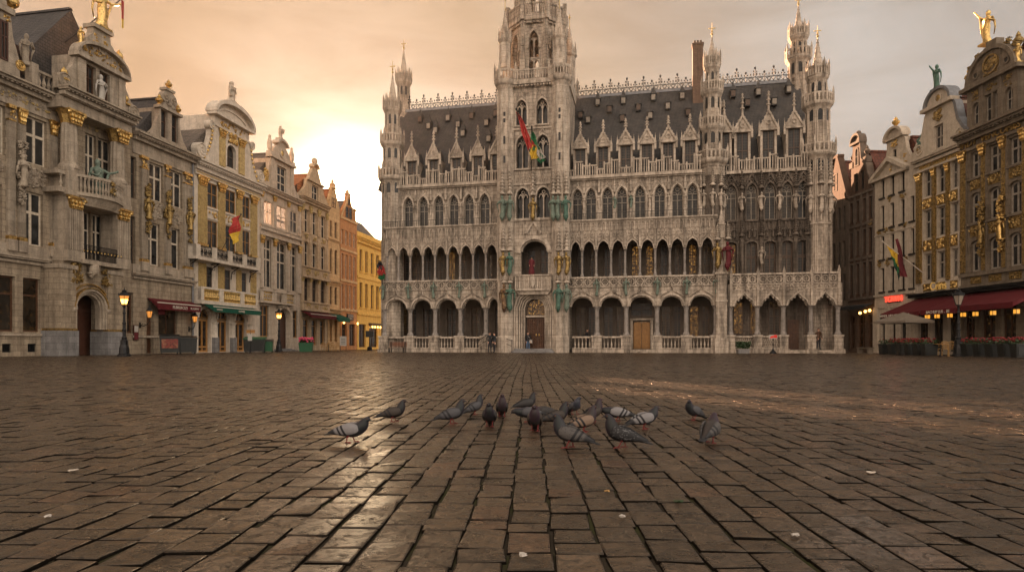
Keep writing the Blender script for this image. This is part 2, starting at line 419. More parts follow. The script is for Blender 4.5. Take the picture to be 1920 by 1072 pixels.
M['yplaster'] = masonry('yellow_plaster', (.78,.5,.13), (.76,.48,.12), 4, 2, (.7,.45,.12), .2, (.5,.3,.08), .12, .8, .003)
M['bbrick'] = masonry('dark_brown_brick', (.1,.052,.03), (.075,.04,.024), .22, .075, (.13,.09,.065), .45, (.05,.03,.02), .3)
M['btrim'] = masonry('brown_trim_stone', (.17,.135,.105), (.14,.11,.087), 1, .4, (.14,.11,.085), .5, (.08,.06,.05), .3)
M['cream'] = masonry('cream_plaster', (.55,.475,.375), (.53,.455,.36), 3, 1.3, (.5,.43,.34), .35, (.3,.245,.19), .15, .8, .004)
M['mstone'] = masonry('brown_grey_stone', (.22,.178,.13), (.18,.145,.105), .9, .42, (.13,.1,.07), .5, (.08,.06,.042), .35)
M['slate'] = roofmat('slate_roof', (.075,.068,.066), (.05,.046,.046), .34, .2, .7, .55, (.1,.085,.07), .35)
M['hallslate'] = roofmat('dark_slate_roof', (.07,.064,.06), (.048,.044,.042), .3, .18, .6, .55, (.12,.1,.08), .35)
M['lslate'] = roofmat('brown_slate_roof', (.2,.165,.135), (.145,.12,.1), .4, .22, .9, .65, (.1,.085,.07), .4)
M['tile'] = roofmat('red_pantile_roof', (.16,.05,.028), (.11,.036,.022), .26, .3, 1.0, .7, (.045,.025,.02), .4)
M['otile'] = roofmat('orange_pantile_roof', (.5,.2,.08), (.42,.16,.065), .26, .3, 1.0, .7, (.25,.11,.05), .3)
M['lead'] = plain('grey_lead', (.17,.175,.185), .45, .3, .3, 4, .1)
M['gold'] = plain('gold_leaf', (.7,.48,.18), .38, 1, .4, 9, .4, .5, (.12,.075,.03))
M['goldpaint'] = plain('gold_paint', (.52,.39,.17), .55, .4, .35, 6, .2, .4, (.3,.2,.075))
M['darkgold'] = plain('old_gilding', (.36,.245,.09), .45, .75, .5, 10, .5, .4, (.045,.03,.014))
M['verdigris'] = plain('verdigris_bronze', (.15,.19,.15), .7, .05, .35, 6, .2, .4, (.07,.12,.09))
M['greenstat'] = plain('green_copper', (.075,.15,.112), .65, .1, .35, 6, .2, .4, (.02,.07,.05))
M['bronze'] = plain('brown_bronze', (.12,.065,.038), .55, .3, .4, 6, .2, .4, (.3,.2,.07))
M['iron'] = plain('black_iron', (.014,.014,.015), .42, .5, .3, 12, .1)
M['ironlight'] = plain('weathered_iron', (.05,.045,.04), .6, .4, .3, 12, .1)
M['wood'] = plain('dark_oak', (.075,.032,.014), .5, 0, .45, 5, .2)
M['redwood'] = plain('red_brown_wood', (.06,.022,.012), .45, 0, .3, 5, .15)
M['tanwood'] = plain('golden_wood', (.34,.17,.05), .45, 0, .25, 6, .12)
M['sash'] = plain('brown_sash', (.09,.055,.035), .5, 0, .3, 8)
M['sashgrey'] = plain('grey_stone_mullion', (.3,.265,.22), .75, 0, .3, 6, .15, .3, (.16,.135,.11))
M['sashpale'] = plain('pale_mullion', (.55,.47,.37), .75, 0, .25, 6, .15, .3, (.36,.29,.22))
M['sashblack'] = plain('black_sash', (.022,.018,.015), .5, 0, .3, 8)
M['glass'] = glassmat('window_glass')
q_ = NT('clear_window_glass'); q_.n.remove(q_.b); tr_ = q_.N('ShaderNodeBsdfTransparent'); gl_ = q_.N('ShaderNodeBsdfGlossy'); gl_.inputs['Roughness'].default_value = .03; mx_ = q_.N('ShaderNodeMixShader')
mx_.inputs[0].default_value = .1; q_.L(tr_.outputs[0], mx_.inputs[1]); q_.L(gl_.outputs[0], mx_.inputs[2]); q_.L(mx_.outputs[0], q_.n['Material Output'].inputs['Surface']); M['clearglass'] = q_.m
M['glasslead'] = glassmat('leaded_glass', .2)
M['glassdim'] = glassmat('dim_leaded_glass', .2, lit=.05)
M['glasslit'] = glassmat('lit_leaded_glass', .2, lit=.5)
M['shopglass'] = glassmat('shop_glass', None, (.01,.008,.007), .05, lit=.2)
M['warmglass'] = glassmat('warm_shop_glass', None, (.012,.009,.006), .06, lit=.15)
M['maroon'] = plain('maroon_canvas', (.085,.009,.012), .8, 0, .2, 3, .05, .2)
M['greencanvas'] = plain('green_canvas', (.008,.07,.045), .8, 0, .2, 3, .05, .2)
M['sand'] = plain('sand_canvas', (.17,.14,.11), .8, 0, .2, 3, .05, .2)
M['redflag'] = plain('red_cloth', (.33,.025,.02), .8, 0, .15, 4)
M['yellowflag'] = plain('yellow_cloth', (.55,.35,.03), .8, 0, .15, 4)
M['greenflag'] = plain('green_cloth', (.012,.11,.04), .8, 0, .15, 4)
M['blackflag'] = plain('black_cloth', (.02,.025,.03), .8, 0, .15, 4)
M['whitecloth'] = plain('white_cloth', (.4,.37,.33), .8, 0, .1, 4)
M['darkred'] = plain('dark_red_cloth', (.1,.009,.014), .8, 0, .15, 4)
M['lettering'] = plain('pale_lettering', (.5,.44,.37), .6, 0, .1, 8)
M['greenbin'] = plain('green_plastic', (.012,.075,.03), .45, 0, .2, 4)
M['blackbin'] = plain('dark_plastic', (.014,.015,.014), .4, 0, .2, 4)
M['poster'] = plain('red_poster', (.16,.025,.015), .5, 0, .8, 6, 0, .4, (.25,.12,.06))
M['redsign'] = plain('red_sign', (.75,.03,.02), .5, 0, .1, 3)
M['rattan'] = plain('rattan', (.4,.23,.075), .55, 0, .3, 20, .1)
M['bench'] = plain('bench_wood', (.13,.045,.02), .55, 0, .3, 6, .1)
M['leaf'] = plain('planter_leaves', (.03,.06,.02), .55, 0, .5, 12)
M['redflower'] = plain('red_geranium', (.17,.008,.01), .6, 0, .3, 12)
M['pinkflower'] = plain('pink_flowers', (.6,.07,.14), .6, 0, .3, 12)
M['lampglow'] = emit('lamp_flame', (1,.42,.08), 9)
M['lampglass'] = emit('lamp_glass', (1,.36,.06), .9, (.1,.05,.02))
M['lampoff'] = plain('frosted_lamp_glass', (.3,.25,.2), .3, 0, .15, 4)
M['bulb'] = emit('warm_bulb', (1,.5,.12), 7)
M['lantern'] = emit('lantern_glass', (1,.42,.05), 1.0, (.2,.1,.02))
M['neon'] = emit('red_neon', (1,.06,.03), 2.2)
M['goldlit'] = emit('lit_gold_letters', (1,.6,.15), .2, (.5,.3,.08))
M['skin'] = plain('skin', (.5,.28,.19), .55, 0, .1, 8)
M['hair'] = plain('dark_hair', (.03,.018,.012), .6, 0, .2, 20)
M['jacket'] = plain('black_jacket', (.014,.014,.016), .75, 0, .2, 10)
M['jeans'] = plain('blue_jeans', (.07,.12,.2), .8, 0, .2, 10)
M['darkpants'] = plain('dark_trousers', (.02,.02,.025), .8, 0, .2, 10)
M['brownbrick'] = masonry('chimney_brick', (.17,.11,.08), (.13,.08,.055), .24, .08, (.2,.14,.1), .4, (.07,.04,.03), .3)
# ---------------------------------------------------------------- camera, sky, sun
cam = bpy.data.cameras.new('camera'); camo = bpy.data.objects.new('camera', cam); COL.objects.link(camo)
camo.location = (0, 0, CAMZ); camo.rotation_euler = (R(90), 0, 0)
cam.sensor_width = 36; cam.lens = FOC/1920*36; cam.shift_y = (HZ-536)/1920
cam.clip_end = 4000; cam.clip_start = .05
scene.camera = camo
scene.view_settings.view_transform = 'Standard'; scene.view_settings.look = 'None'
scene.view_settings.gamma = 1; scene.view_settings.exposure = 2.8
SUN_AZ, SUN_EL = R(-26.0), R(12.2)          # azimuth from +Y towards +X
GLOW_AZ, GLOW_EL = R(-14.0), R(11.0)       # brightest part of the lit cloud bank
w = bpy.data.worlds.new('World'); scene.world = w; w.use_nodes = True
nt = w.node_tree; nn = nt.nodes; bg = nn['Background']
def wn(t, **k):
    o = nn.new(t)
    for a, v in k.items(): setattr(o, a, v)
    return o
def wl(a, b): nt.links.new(a, b)
def wmath(op, a, b=0.0):
    o = wn('ShaderNodeMath', operation=op)
    for v, i in ((a,0),(b,1)):
        if isinstance(v, (int,float)): o.inputs[i].default_value = v
        else: wl(v, o.inputs[i])
    return o.outputs[0]
def wramp(f, st):
    o = wn('ShaderNodeValToRGB'); e = o.color_ramp.elements
    while len(e) < len(st): e.new(.5)
    for x, (p, c) in zip(e, st): x.position = p; x.color = (*c, 1) if isinstance(c, tuple) else (c,c,c,1)
    wl(f, o.inputs[0]); return o.outputs[0]
def wmix(a, b, f, mode='MIX'):
    o = wn('ShaderNodeMix', data_type='RGBA', blend_type=mode)
    for v, i in ((a,6),(b,7)):
        if isinstance(v, tuple): o.inputs[i].default_value = (*v,1)
        else: wl(v, o.inputs[i])
    if isinstance(f, (int,float)): o.inputs[0].default_value = f
    else: wl(f, o.inputs[0])
    return o.outputs[2]
tc = wn('ShaderNodeTexCoord').outputs['Generated']
sky = wn('ShaderNodeTexSky', sky_type='NISHITA', sun_disc=False, sun_elevation=SUN_EL, sun_rotation=SUN_AZ, air_density=1.2, dust_density=3.0)
wl(tc, sky.inputs[0]) if sky.inputs else None
def gdir(az, el): return (math.sin(az)*math.cos(el), math.cos(az)*math.cos(el), math.sin(el))
dot = wn('ShaderNodeVectorMath', operation='DOT_PRODUCT'); wl(tc, dot.inputs[0]); dot.inputs[1].default_value = gdir(GLOW_AZ, GLOW_EL)
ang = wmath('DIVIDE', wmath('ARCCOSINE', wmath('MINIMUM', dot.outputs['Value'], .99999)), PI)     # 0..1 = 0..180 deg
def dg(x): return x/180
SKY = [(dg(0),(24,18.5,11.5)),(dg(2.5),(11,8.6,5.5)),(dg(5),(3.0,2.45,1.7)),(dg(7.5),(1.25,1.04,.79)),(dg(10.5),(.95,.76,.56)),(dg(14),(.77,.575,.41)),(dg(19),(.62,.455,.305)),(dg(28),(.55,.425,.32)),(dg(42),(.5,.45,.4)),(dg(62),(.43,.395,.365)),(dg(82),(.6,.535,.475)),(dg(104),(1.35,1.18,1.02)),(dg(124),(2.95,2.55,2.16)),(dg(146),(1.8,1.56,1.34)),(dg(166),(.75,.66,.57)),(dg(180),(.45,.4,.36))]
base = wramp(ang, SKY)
mp = wn('ShaderNodeMapping'); mp.inputs['Scale'].default_value = (1.2, 1.2, 5.0); mp.inputs['Rotation'].default_value = (0, R(14), 0); wl(tc, mp.inputs['Vector'])
cn = wn('ShaderNodeTexNoise'); cn.inputs['Scale'].default_value = 2.6; cn.inputs['Detail'].default_value = 9; cn.inputs['Roughness'].default_value = .6; cn.inputs['Distortion'].default_value = .5; wl(mp.outputs[0], cn.inputs['Vector'])
cl = wramp(cn.outputs['Fac'], [(.34,(.84,.81,.78)),(.5,(1,1,1)),(.66,(1.15,1.17,1.2))])
clouded = wmix(base, cl, 1.0, 'MULTIPLY')
sep = wn('ShaderNodeSeparateXYZ'); wl(tc, sep.inputs[0])
# left part of the sky is warmer than the right; a little Nishita daylight is added on top
left = wramp(wmath('MULTIPLY_ADD', sep.outputs[0], -.5), [(0,0.0),(1,1.0)])
warm = wmix(clouded, (1.0,.9,.83), wramp(wmath('ADD', wmath('MULTIPLY', sep.outputs[0], -.8), .22), [(0,0.0),(.6,1.0)]), 'MULTIPLY')
skys = wmix((0,0,0), sky.outputs[0], .002)
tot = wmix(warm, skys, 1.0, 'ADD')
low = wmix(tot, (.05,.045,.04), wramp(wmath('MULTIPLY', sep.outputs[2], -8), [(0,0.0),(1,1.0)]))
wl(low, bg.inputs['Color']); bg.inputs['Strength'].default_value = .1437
sl = bpy.data.lights.new('sun', 'SUN'); so = bpy.data.objects.new('sun', sl); COL.objects.link(so)
sl.energy = 5.0; sl.angle = R(.5); sl.color = (1, .58, .34)
so.rotation_euler = Vector(gdir(SUN_AZ, SUN_EL)).to_track_quat('Z', 'Y').to_euler()

# ---------------------------------------------------------------- ground: one sheet, setts laid on it in rows
q = NT('joint_soil'); o_ = q.obj()
c_ = q.mix((.03,.024,.017), (.035,.036,.014), q.ramp(q.noise(o_, 2.2, 6, .7), [(.48,0.0),(.6,1.0)]))
q.set(c_, .95, 0, .1); q.bump(q.noise(o_, 60, 4), .5, .01)
mb = MB(); mb.quad((-1500,-300,-.011),(1500,-300,-.011),(1500,2500,-.011),(-1500,2500,-.011))
tag(mb.build('ground', q.m), kind='structure')

q = NT('cobblestone'); o_ = q.obj()
at = q.N('ShaderNodeAttribute', _attribute_name='tone'); tone = at.outputs['Fac']
c_ = q.ramp(tone, [(0,(.009,.007,.006)),(.25,(.019,.0145,.011)),(.5,(.033,.0245,.018)),(.75,(.052,.038,.027)),(.9,(.046,.022,.0145)),(1,(.08,.061,.044))])
n1 = q.noise(o_, 9, 8, .65); n2 = q.noise(q.scaled(o_, (26,60,30)), 1, 6, .65)
n3 = q.N('ShaderNodeTexNoise'); n3.inputs['Scale'].default_value = 17; n3.inputs['Detail'].default_value = 9; n3.inputs['Roughness'].default_value = .7; n3.inputs['Distortion'].default_value = 1.6; q.L(o_, n3.inputs['Vector']); n3 = n3.outputs['Fac']
c_ = q.mix(c_, q.ramp(n1, [(.3,.5),(.7,1.4)]), .9, 'MULTIPLY'); c_ = q.mix(c_, q.ramp(n3, [(.36,.35),(.5,1.0),(.64,2.0)]), .85, 'MULTIPLY')
c_ = q.mix(c_, q.ramp(n2, [(.35,.5),(.65,1.5)]), .85, 'MULTIPLY')
big = q.noise(o_, .35, 5, .6)
c_ = q.mix(c_, q.ramp(big, [(.35,.8),(.65,1.15)]), 1, 'MULTIPLY')
rg = q.math('ADD', q.math('MULTIPLY', n1, .5), q.math('MULTIPLY', n2, .38))
rg = q.math('SUBTRACT', rg, .12)
h_ = q.math('ADD', q.math('MULTIPLY', n3, 1.3), q.math('MULTIPLY', n2, .3))
eg = q.N('ShaderNodeAttribute', _attribute_name='edge').outputs['Fac']
c_ = q.mix(c_, (.006,.005,.004), q.math('MULTIPLY', eg, .9))
q.bump(h_, .85, .02)
q.set(c_, q.math('MAXIMUM', rg, q.math('MULTIPLY', eg, .9)), 0, q.math('SUBTRACT', .95, q.math('MULTIPLY', eg, .9)))
q.b.inputs['Specular Tint'].default_value = (1,.84,.64,1); q.b.inputs['Coat Tint'].default_value = (1,.88,.72,1); q.b.inputs['Coat Roughness'].default_value = .25; q.L(q.math('MULTIPLY', q.math('SUBTRACT', 1, eg), q.math('MULTIPLY', q.ramp(n3, [(.40,.0),(.54,1.0)]), q.ramp(q.noise(o_, 1.3, 5, .65), [(.36,.35),(.6,1.0)]))), q.b.inputs['Coat Weight'])
rng = np.random.default_rng(7)
RW = .168
rot = math.atan2(30, FOC)
ca, sa = math.cos(rot), math.sin(rot)
cx, cy, wx, wy = [], [], [], []
for r in range(-400, 401):
    x0 = r*RW
    ys = max(.55, (abs(x0)-6.0)/1.05)
    ye = 63.0 if x0 > -9 else 95.0
    if ys > ye: continue
    n = int((ye-ys)/.14)+3
    ln = rng.uniform(.125, .25, n); y = ys-rng.uniform(0,.2)+np.concatenate([[0], np.cumsum(ln)[:-1]])
    k = y+ln < ye
    cy.append((y+ln/2)[k]); wy.append(ln[k]); cx.append(np.full(k.sum(), x0)); wx.append(np.full(k.sum(), RW))
cx, cy, wx, wy = map(np.concatenate, (cx, cy, wx, wy)); n = len(cx)
cx = cx + .02*np.sin(cy*.35+cx*.3)*np.minimum(1, cy/6)
hw = wx/2-rng.uniform(.002,.007,n); hl = wy/2-rng.uniform(.001,.006,n)
cx = cx+rng.normal(0,.003,n)
zt = rng.normal(0,.0019,n); tx = rng.normal(0,.013,n); ty = rng.normal(0,.016,n)
yaw = rng.normal(0,.018,n)
rings = [(1.0,-.03),(1.0,-.007),(.965,-.002),(.88,.0008)]
V = np.zeros((n,16,3), np.float32)
jit = rng.normal(0,.0042,(n,4,2))
for j,(s_,z_) in enumerate(rings):
    for i,(a,b) in enumerate(((-1,-1),(1,-1),(1,1),(-1,1))):
        ins = (1-s_)*.075
        lx = a*(hw-ins)+jit[:,i,0]; ly = b*(hl-ins)+jit[:,i,1]
        V[:,j*4+i,0] = cx+lx-ly*yaw; V[:,j*4+i,1] = cy+ly+lx*yaw
        V[:,j*4+i,2] = z_+(zt+tx*lx+ty*ly+(rng.normal(0,.0018,n) if j==3 else 0) if j else -.004)
X = V[...,0].copy(); Y = V[...,1].copy()
V[...,0] = X*ca+Y*sa; V[...,1] = -X*sa+Y*ca
fc = []
for j in range(3):
    for i in range(4): fc.append((j*4+i, j*4+(i+1)%4, (j+1)*4+(i+1)%4, (j+1)*4+i))
fc.append((12,13,14,15)); fc = np.array(fc, np.int32)
FA = (np.arange(n, dtype=np.int32)[:,None,None]*16+fc[None]).reshape(-1,4)
me = bpy.data.meshes.new('cobblestone_pavement')
me.vertices.add(n*16); me.vertices.foreach_set('co', V.reshape(-1))
me.loops.add(FA.size); me.loops.foreach_set('vertex_index', FA.reshape(-1))
me.polygons.add(len(FA)); me.polygons.foreach_set('loop_start', np.arange(0, FA.size, 4, dtype=np.int32))
me.polygons.foreach_set('use_smooth', np.tile(np.array([True]*12+[False]), n))
at_ = me.attributes.new('tone', 'FLOAT', 'FACE')
at_.data.foreach_set('value', np.repeat(np.clip(rng.beta(2.2,2.4,n)+rng.normal(0,.05,n),0,1), len(fc)).astype(np.float32))
ae_ = me.attributes.new('edge', 'FLOAT', 'FACE'); ae_.data.foreach_set('value', np.tile(np.array([1]*8+[.25]*4+[0], np.float32), n))
me.update(calc_edges=True); me.materials.append(q.m)
pave = bpy.data.objects.new('cobblestone_pavement', me); COL.objects.link(pave); tag(pave, kind='structure')
# ---------------------------------------------------------------- town hall
T = Frame(-4800.0, .0038, 712.0)
hall = thing('town_hall', 'grey Gothic town hall with two arcade tiers, central tower and steep slate roof', 'town hall', T.world(0,0), T.ang)
zP, zC, zA, zB0, zB1, zC2, zA2, zT, zW, zE = 1.45, 3.86, 4.72, 5.48, 6.3, 8.62, 9.3, 11.1, 13.95, 14.85
TU, TZ = T.U, T.Z
WD = .9                                       # upper wall set back behind the terrace
col, stone, trim, gal, dark = MB(), MB(), MB(), MB(), MB()
hallwin = []
def column(mb, u, d, z0, z1, r):
    mb = MB()
    mb.lathe(u, d, [(r*1.5,z0),(r*1.5,z0+.12),(r*1.1,z0+.26),(r,z0+.34),(r*.96,z1-.3),(r*1.15,z1-.26),(r*1.05,z1-.2),(r*1.5,z1-.05),(r*1.5,z1)], 8, PI/8)
    mb.build('column', M['column'], hall)
def ground_arcade(cols, d=0.0, kind='round', rise=None, ped=.36, zt=zB0, hood=True, zc=None, za=None):
    zc = zc or zC; za = za or zA
    us = [TU(x) for x in cols]; hs = []
    for a, b in zip(us[:-1], us[1:]):
        h = hole(a+.24, b-.24, zc, za, kind, za-zc); hs.append(h)
        archband(trim, h['ua'], h['ub'], zc, za-zc, kind, .13, d-.07, d+.1)
        archband(trim, h['ua']+.1, h['ub']-.1, zc, za-zc-.1, kind, .1, d+.12, d+.5)
        if hood:
            c = (a+b)/2
            for sx in (-1,1):      # ogee tip rising over the arch crown
                trim.tube([(c+sx*.95,d-.06,za-.12),(c+sx*.5,d-.08,za+.18),(c+sx*.17,d-.08,za+.33),(c+sx*.03,d-.08,za+.78)], .05, 4, .035)
            trim.ball(c, d-.1, za+.78, .09, .08, .11, 6, 3)
            for k in range(5):
                t = k/4
                for sx in (-1,1): trim.ball(c+sx*(.85-.7*t), d-.1, za-.02+.42*t, .05, .05, .05, 4, 2)
    wall(stone, us[0]-.24, us[-1]+.24, zc, zt, hs, d, .6)
    return us
def bay_tracery(u0, u1, z0, z1, d, n):
    """Blind tracery: slim mullions with small heads on a plain wall."""
    for i in range(n+1):
        u = u0+(u1-u0)*i/n; trim.box(u-.04, u+.04, d-.11, d+.01, z0, z1)
    for i in range(n):
        a = u0+(u1-u0)*(i+.08)/n; b = u0+(u1-u0)*(i+.92)/n
        P = arc(a, b, z1-(b-a)*.6, (b-a)*.5, 'pointed', 6); Q = arc(a+.05, b-.05, z1-(b-a)*.6, (b-a)*.4, 'pointed', 6)
        trim.strip(Q, P, d-.09, d+.01)
def quatrefoil_band(u0, u1, z0, z1, d, step=.72):
    trim.box(u0, u1, d-.1, d+.14, z1-.1, z1+.04); trim.box(u0, u1, d-.06, d+.14, z0-.05, z0+.07)
    n = max(1, round((u1-u0)/step)); s = (u1-u0)/n; H = z1-z0-.18; zc = z0+.07+H/2
    for i in range(n):
        c = u0+(i+.5)*s; r = min(H/2, s*.46)
        trim.ring(c, zc, r*.8, r, d-.03, d+.06, 12)
        for k in range(4):
            a = PI/4+k*PI/2; trim.ring(c+r*.4*math.cos(a), zc+r*.4*math.sin(a), r*.26, r*.38, d-.015, d+.045, 7)
        trim.box(c-s/2-.03, c-s/2+.03, d-.05, d+.1, z0+.07, z1-.1)
        for sx in (-1,1):
            for sz in (-1,1): trim.tube([(c+sx*s*.5,d+.02,zc+sz*H*.5),(c+sx*r*.62,d+.02,zc+sz*r*.62)], .03, 4)
    gal.box(u0, u1, d+.07, d+.16, z0, z1-.05)  # dark backing in place of the shaded loggia seen through the openwork
def small_statue(u, d, z, h, mat, seed, arm=None, name='statue'):
    m = MB(); statue(m, u, d, z, h, seed, arm, 8)
    m.lathe(u, d, [(.04*h/2,z-.42*h/1.9),(.2*h/1.9,z-.1),(.22*h/1.9,z)], 6)
    return m.build(name, mat, hall, True)
def canopy(u, d, z, h, w=.34):
    """Openwork canopy rising over a niche statue."""
    trim.lathe(u, d, [(w*.75,z),(w*.85,z+.06),(w*.6,z+.16)], 6)
    for k in range(6):
        zz = z+.16+(h-.16)*k/6; s = w*.52*(1-k*.13)
        trim.lathe(u, d, [(s,zz),(s*.75,zz+(h-.16)/6*.75),(s*1.1,zz+(h-.16)/6)], 6)
        for a in range(6): trim.ball(u+s*1.2*math.cos(a*PI/3+.5), d+s*1.2*math.sin(a*PI/3+.5), zz+(h-.16)/6, .05, None, .06, 4, 2)
    trim.lathe(u, d, [(w*.16,z+h),(.01,z+h+.35)], 4)

# --- left wing and middle wing: ground arcade, gallery arcade, upper storey
def wing(gcols, acols, wins, xl, xr, glit=(), alit=(), door=None):
    us = ground_arcade(gcols)
    for i, u in enumerate(us):
        if (xl < 800 and i == len(us)-1) or (xl > 1000 and i == 0): continue
        column(col, u, .28, zP, zC, .19); stone.box(u-.42, u+.42, -.12, .7, 0, zP-.12); trim.box(u-.47, u+.47, -.17, .74, zP-.12, zP)
        stone.box(u-.5, u+.5, -.2, .7, 0, .3)
        s = MB(); statue(s, u, -.22, zB0-.55, 1.25, int(u*10), None, 7, .8)
        s.box(u-.1, u+.1, -.32, -.1, zB0-.75, zB0-.55)
        s.build('statue', M['verdigris'], hall, True)
    for i, (a, b) in enumerate(zip(us[:-1], us[1:])):
        if door == i:
            stone.box(a+.5, b-.5, -.3, .5, 0, .14); stone.box(a+.5, b-.5, -.05, .5, .14, .28); continue
        trim.box(a+.4, b-.4, .02, .5, 1.24, 1.38); stone.box(a+.4, b-.4, -.06, .55, 0, .42)
        baluster_row(trim, a+.45, b-.45, .26, .42, 1.24, .26, .075)
    ua, ub = us[0], us[-1]
    gal.box(ua, ub, .3, 3.2, .2, .3); gal.box(ua, ub, .55, 3.2, zB0-.15, zB0-.02)
    # gallery back wall and its windows
    hs = []
    for i, (a, b) in enumerate(zip(us[:-1], us[1:])):
        if door == i:
            hs += [hole((a+b)/2-.72, (a+b)/2+.72, .32, 2.75, 'round', .25), hole((a+b)/2-.95, (a+b)/2+.95, 3.1, 4.25)]
        else:
            c = (a+b)/2+.15; wd = (b-a)*.38
            hs += [hole(c-wd-.05, c-.12, 1.2, 4.0), hole(c+.12, c+wd-.15, 1.2, 4.0)]
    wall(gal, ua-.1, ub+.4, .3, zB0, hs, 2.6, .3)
    for k, h in enumerate(hs):
        if h['kind']: continue
        window(hall, h, 2.75, M['sash'], M['glasslit'] if k in glit else (M['glassdim'] if k%3 == 0 else M['glasslead']), 2, (.55,.78), .07, .07)
    if door is not None:
        a, b = us[door], us[door+1]; c = (a+b)/2; m = MB()
        for sx in (-1,1):
            m.box(c+sx*.36-.34, c+sx*.36+.34, 2.7, 2.8, .32, 2.62)
            for r in range(4): m.box(c+sx*.36-.25, c+sx*.36+.25, 2.66, 2.71, .45+r*.53, .45+r*.53+.42)
            m.ring(c+sx*.36, 1.9, .12, .2, 2.64, 2.7, 10)
        m.build('door', M['tanwood'], hall)
        trim.box(c-.95, c-.75, 2.5, 2.62, .3, 2.9); trim.box(c+.75, c+.95, 2.5, 2.62, .3, 2.9); trim.box(c-.98, c+.98, 2.5, 2.62, 2.78, 2.95)
    # first floor arcade with parapet below and traceried spandrels above
    av = [TU(x) for x in acols]; hs = []
    for a, b in zip(av[:-1], av[1:]):
        h = hole(a+.14, b-.14, zC2, zA2, 'round', zA2-zC2); hs.append(h)
        archband(trim, h['ua'], h['ub'], zC2, zA2-zC2, 'pointed', .09, -.06, .06)
        c = (a+b)/2
        trim.tube([(c-.4,-.06,zA2-.05),(c-.13,-.07,zA2+.2),(c,-.07,zA2+.62)], .04, 4, .025); trim.tube([(c+.4,-.06,zA2-.05),(c+.13,-.07,zA2+.2),(c,-.07,zA2+.62)], .04, 4, .025)
        trim.ball(c, -.09, zA2+.62, .07, .06, .09, 5, 3)
    wall(stone, av[0]-.14, av[-1]+.14, zC2, zT, hs, 0, .45)
    for i, u in enumerate(av):
        column(col, u, .2, zB1+.04, zC2, .1); trim.box(u-.13, u+.13, -.05, .4, zC2-.05, zC2+.04)
        pinnacle(trim, u, -.06, zC2+.1, .13, 2.0, 3)
    for a, b in zip(av[:-1], av[1:]):
        c = (a+b)/2
        bay_tracery(a+.08, b-.08, zT-.95, zT-.22, 0, 3)
        for s in (-1,1): trim.ring(c+s*(b-a)*.25, zA2+.52, .1, .16, -.05, .02, 9)
    quatrefoil_band(ua-.1, ub+.1, zB0+.02, zB1, 0)
    trim.box(ua-.1, ub+.1, -.2, .5, zT-.14, zT); trim.box(ua-.1, ub+.1, -.08, .3, zT-.26, zT-.14)
    gal.box(ua, ub, .3, 3.2, zB1-.3, zB1); gal.box(ua, ub, .45, 3.2, zA2+.2, zA2+.34); stone.box(ua, ub, .3, WD+.5, zT-.25, zT-.12)
    hs = []
    for i, (a, b) in enumerate(zip(av[:-1], av[1:])):
        c = (a+b)/2+.2; hs.append(hole(c-.33, c+.33, zB1+.1, zA2-.1, 'round', .3))
    wall(gal, ua, ub+.3, zB1, zA2+.4, hs, 2.6, .3)
    for k, h in enumerate(hs): window(hall, h, 2.72, M['sash'], M['glasslit'] if k in alit else (M['glassdim'] if k%2 else M['glasslead']), 2, (.35,.68), .06, .06)
    # upper storey: pointed windows between buttress strips
    wv = []
    for x in wins:
        u = TU(x, WD); h = hole(u-.46, u+.46, zT+.12, zW, 'pointed', .82); wv.append(h)
        archband(trim, h['ua'], h['ub'], zW-.82, .82, 'pointed', .15, WD-.14, WD+.05, leg=zT+.12)
        archband(trim, h['ua']+.06, h['ub']-.06, zW-.82, .74, 'pointed', .06, WD+.06, WD+.2, leg=zT+.12)
        for sx in (-1,1): trim.ball(u+sx*.62, WD-.16, zW-.8, .09, .09, .1, 6, 3)
        trim.tube([(u-.3,WD-.1,zW),(u-.08,WD-.12,zW+.2),(u,WD-.12,zW+.5)], .05, 4, .03); trim.tube([(u+.3,WD-.1,zW),(u+.08,WD-.12,zW+.2),(u,WD-.12,zW+.5)], .05, 4, .03)
    u0, u1 = TU(xl, WD), TU(xr, WD)
    wall(stone, u0, u1, zT-.1, zE, wv, WD, .5)
    for h in wv: window(hall, h, WD+.28, M['sashgrey'], M['glasslead'], 2, (.52,), .07, .07, tracery=True)
    ms = [u0+.1]+[(p['ub']+q['ua'])/2 for p, q in zip(wv[:-1], wv[1:])]+[u1-.1]
    for i, u in enumerate(ms):
        trim.box(u-.11, u+.11, WD-.22, WD+.02, zT-.1, zT+1.0); pinnacle(trim, u, WD-.12, zT+2.4, .17, 1.4, 3)
        if 0 < i < len(ms)-1:
            small_statue(u, WD-.17, zT+1.15, .95, M['verdigris'] if i in (3,4) and xl > 1000 else M['hall_light'], i*7+int(xl))
    for i in range(int((u1-u0)/1.1)):
        relief(trim, u0+.2+i*1.1, u0+1.2+i*1.1, zE-.64, zE-.25, WD, 5, i+int(xl), .1)
    trim.box(u0, u1, WD-.3, WD+.6, zE-.12, zE+.06); trim.box(u0, u1, WD-.16, WD+.5, zE-.24, zE-.12)
    # terrace rail
    rl = MB(); rl.box(ua, ub, .02, .05, zT+.52, zT+.56)
    for i in range(int((ub-ua)/.22)): rl.box(ua+i*.22, ua+i*.22+.025, .02, .05, zT, zT+.52)
    rl.build('railing', M['ironlight'], hall)
    parapet(u0, u1, WD-.2)
    return us
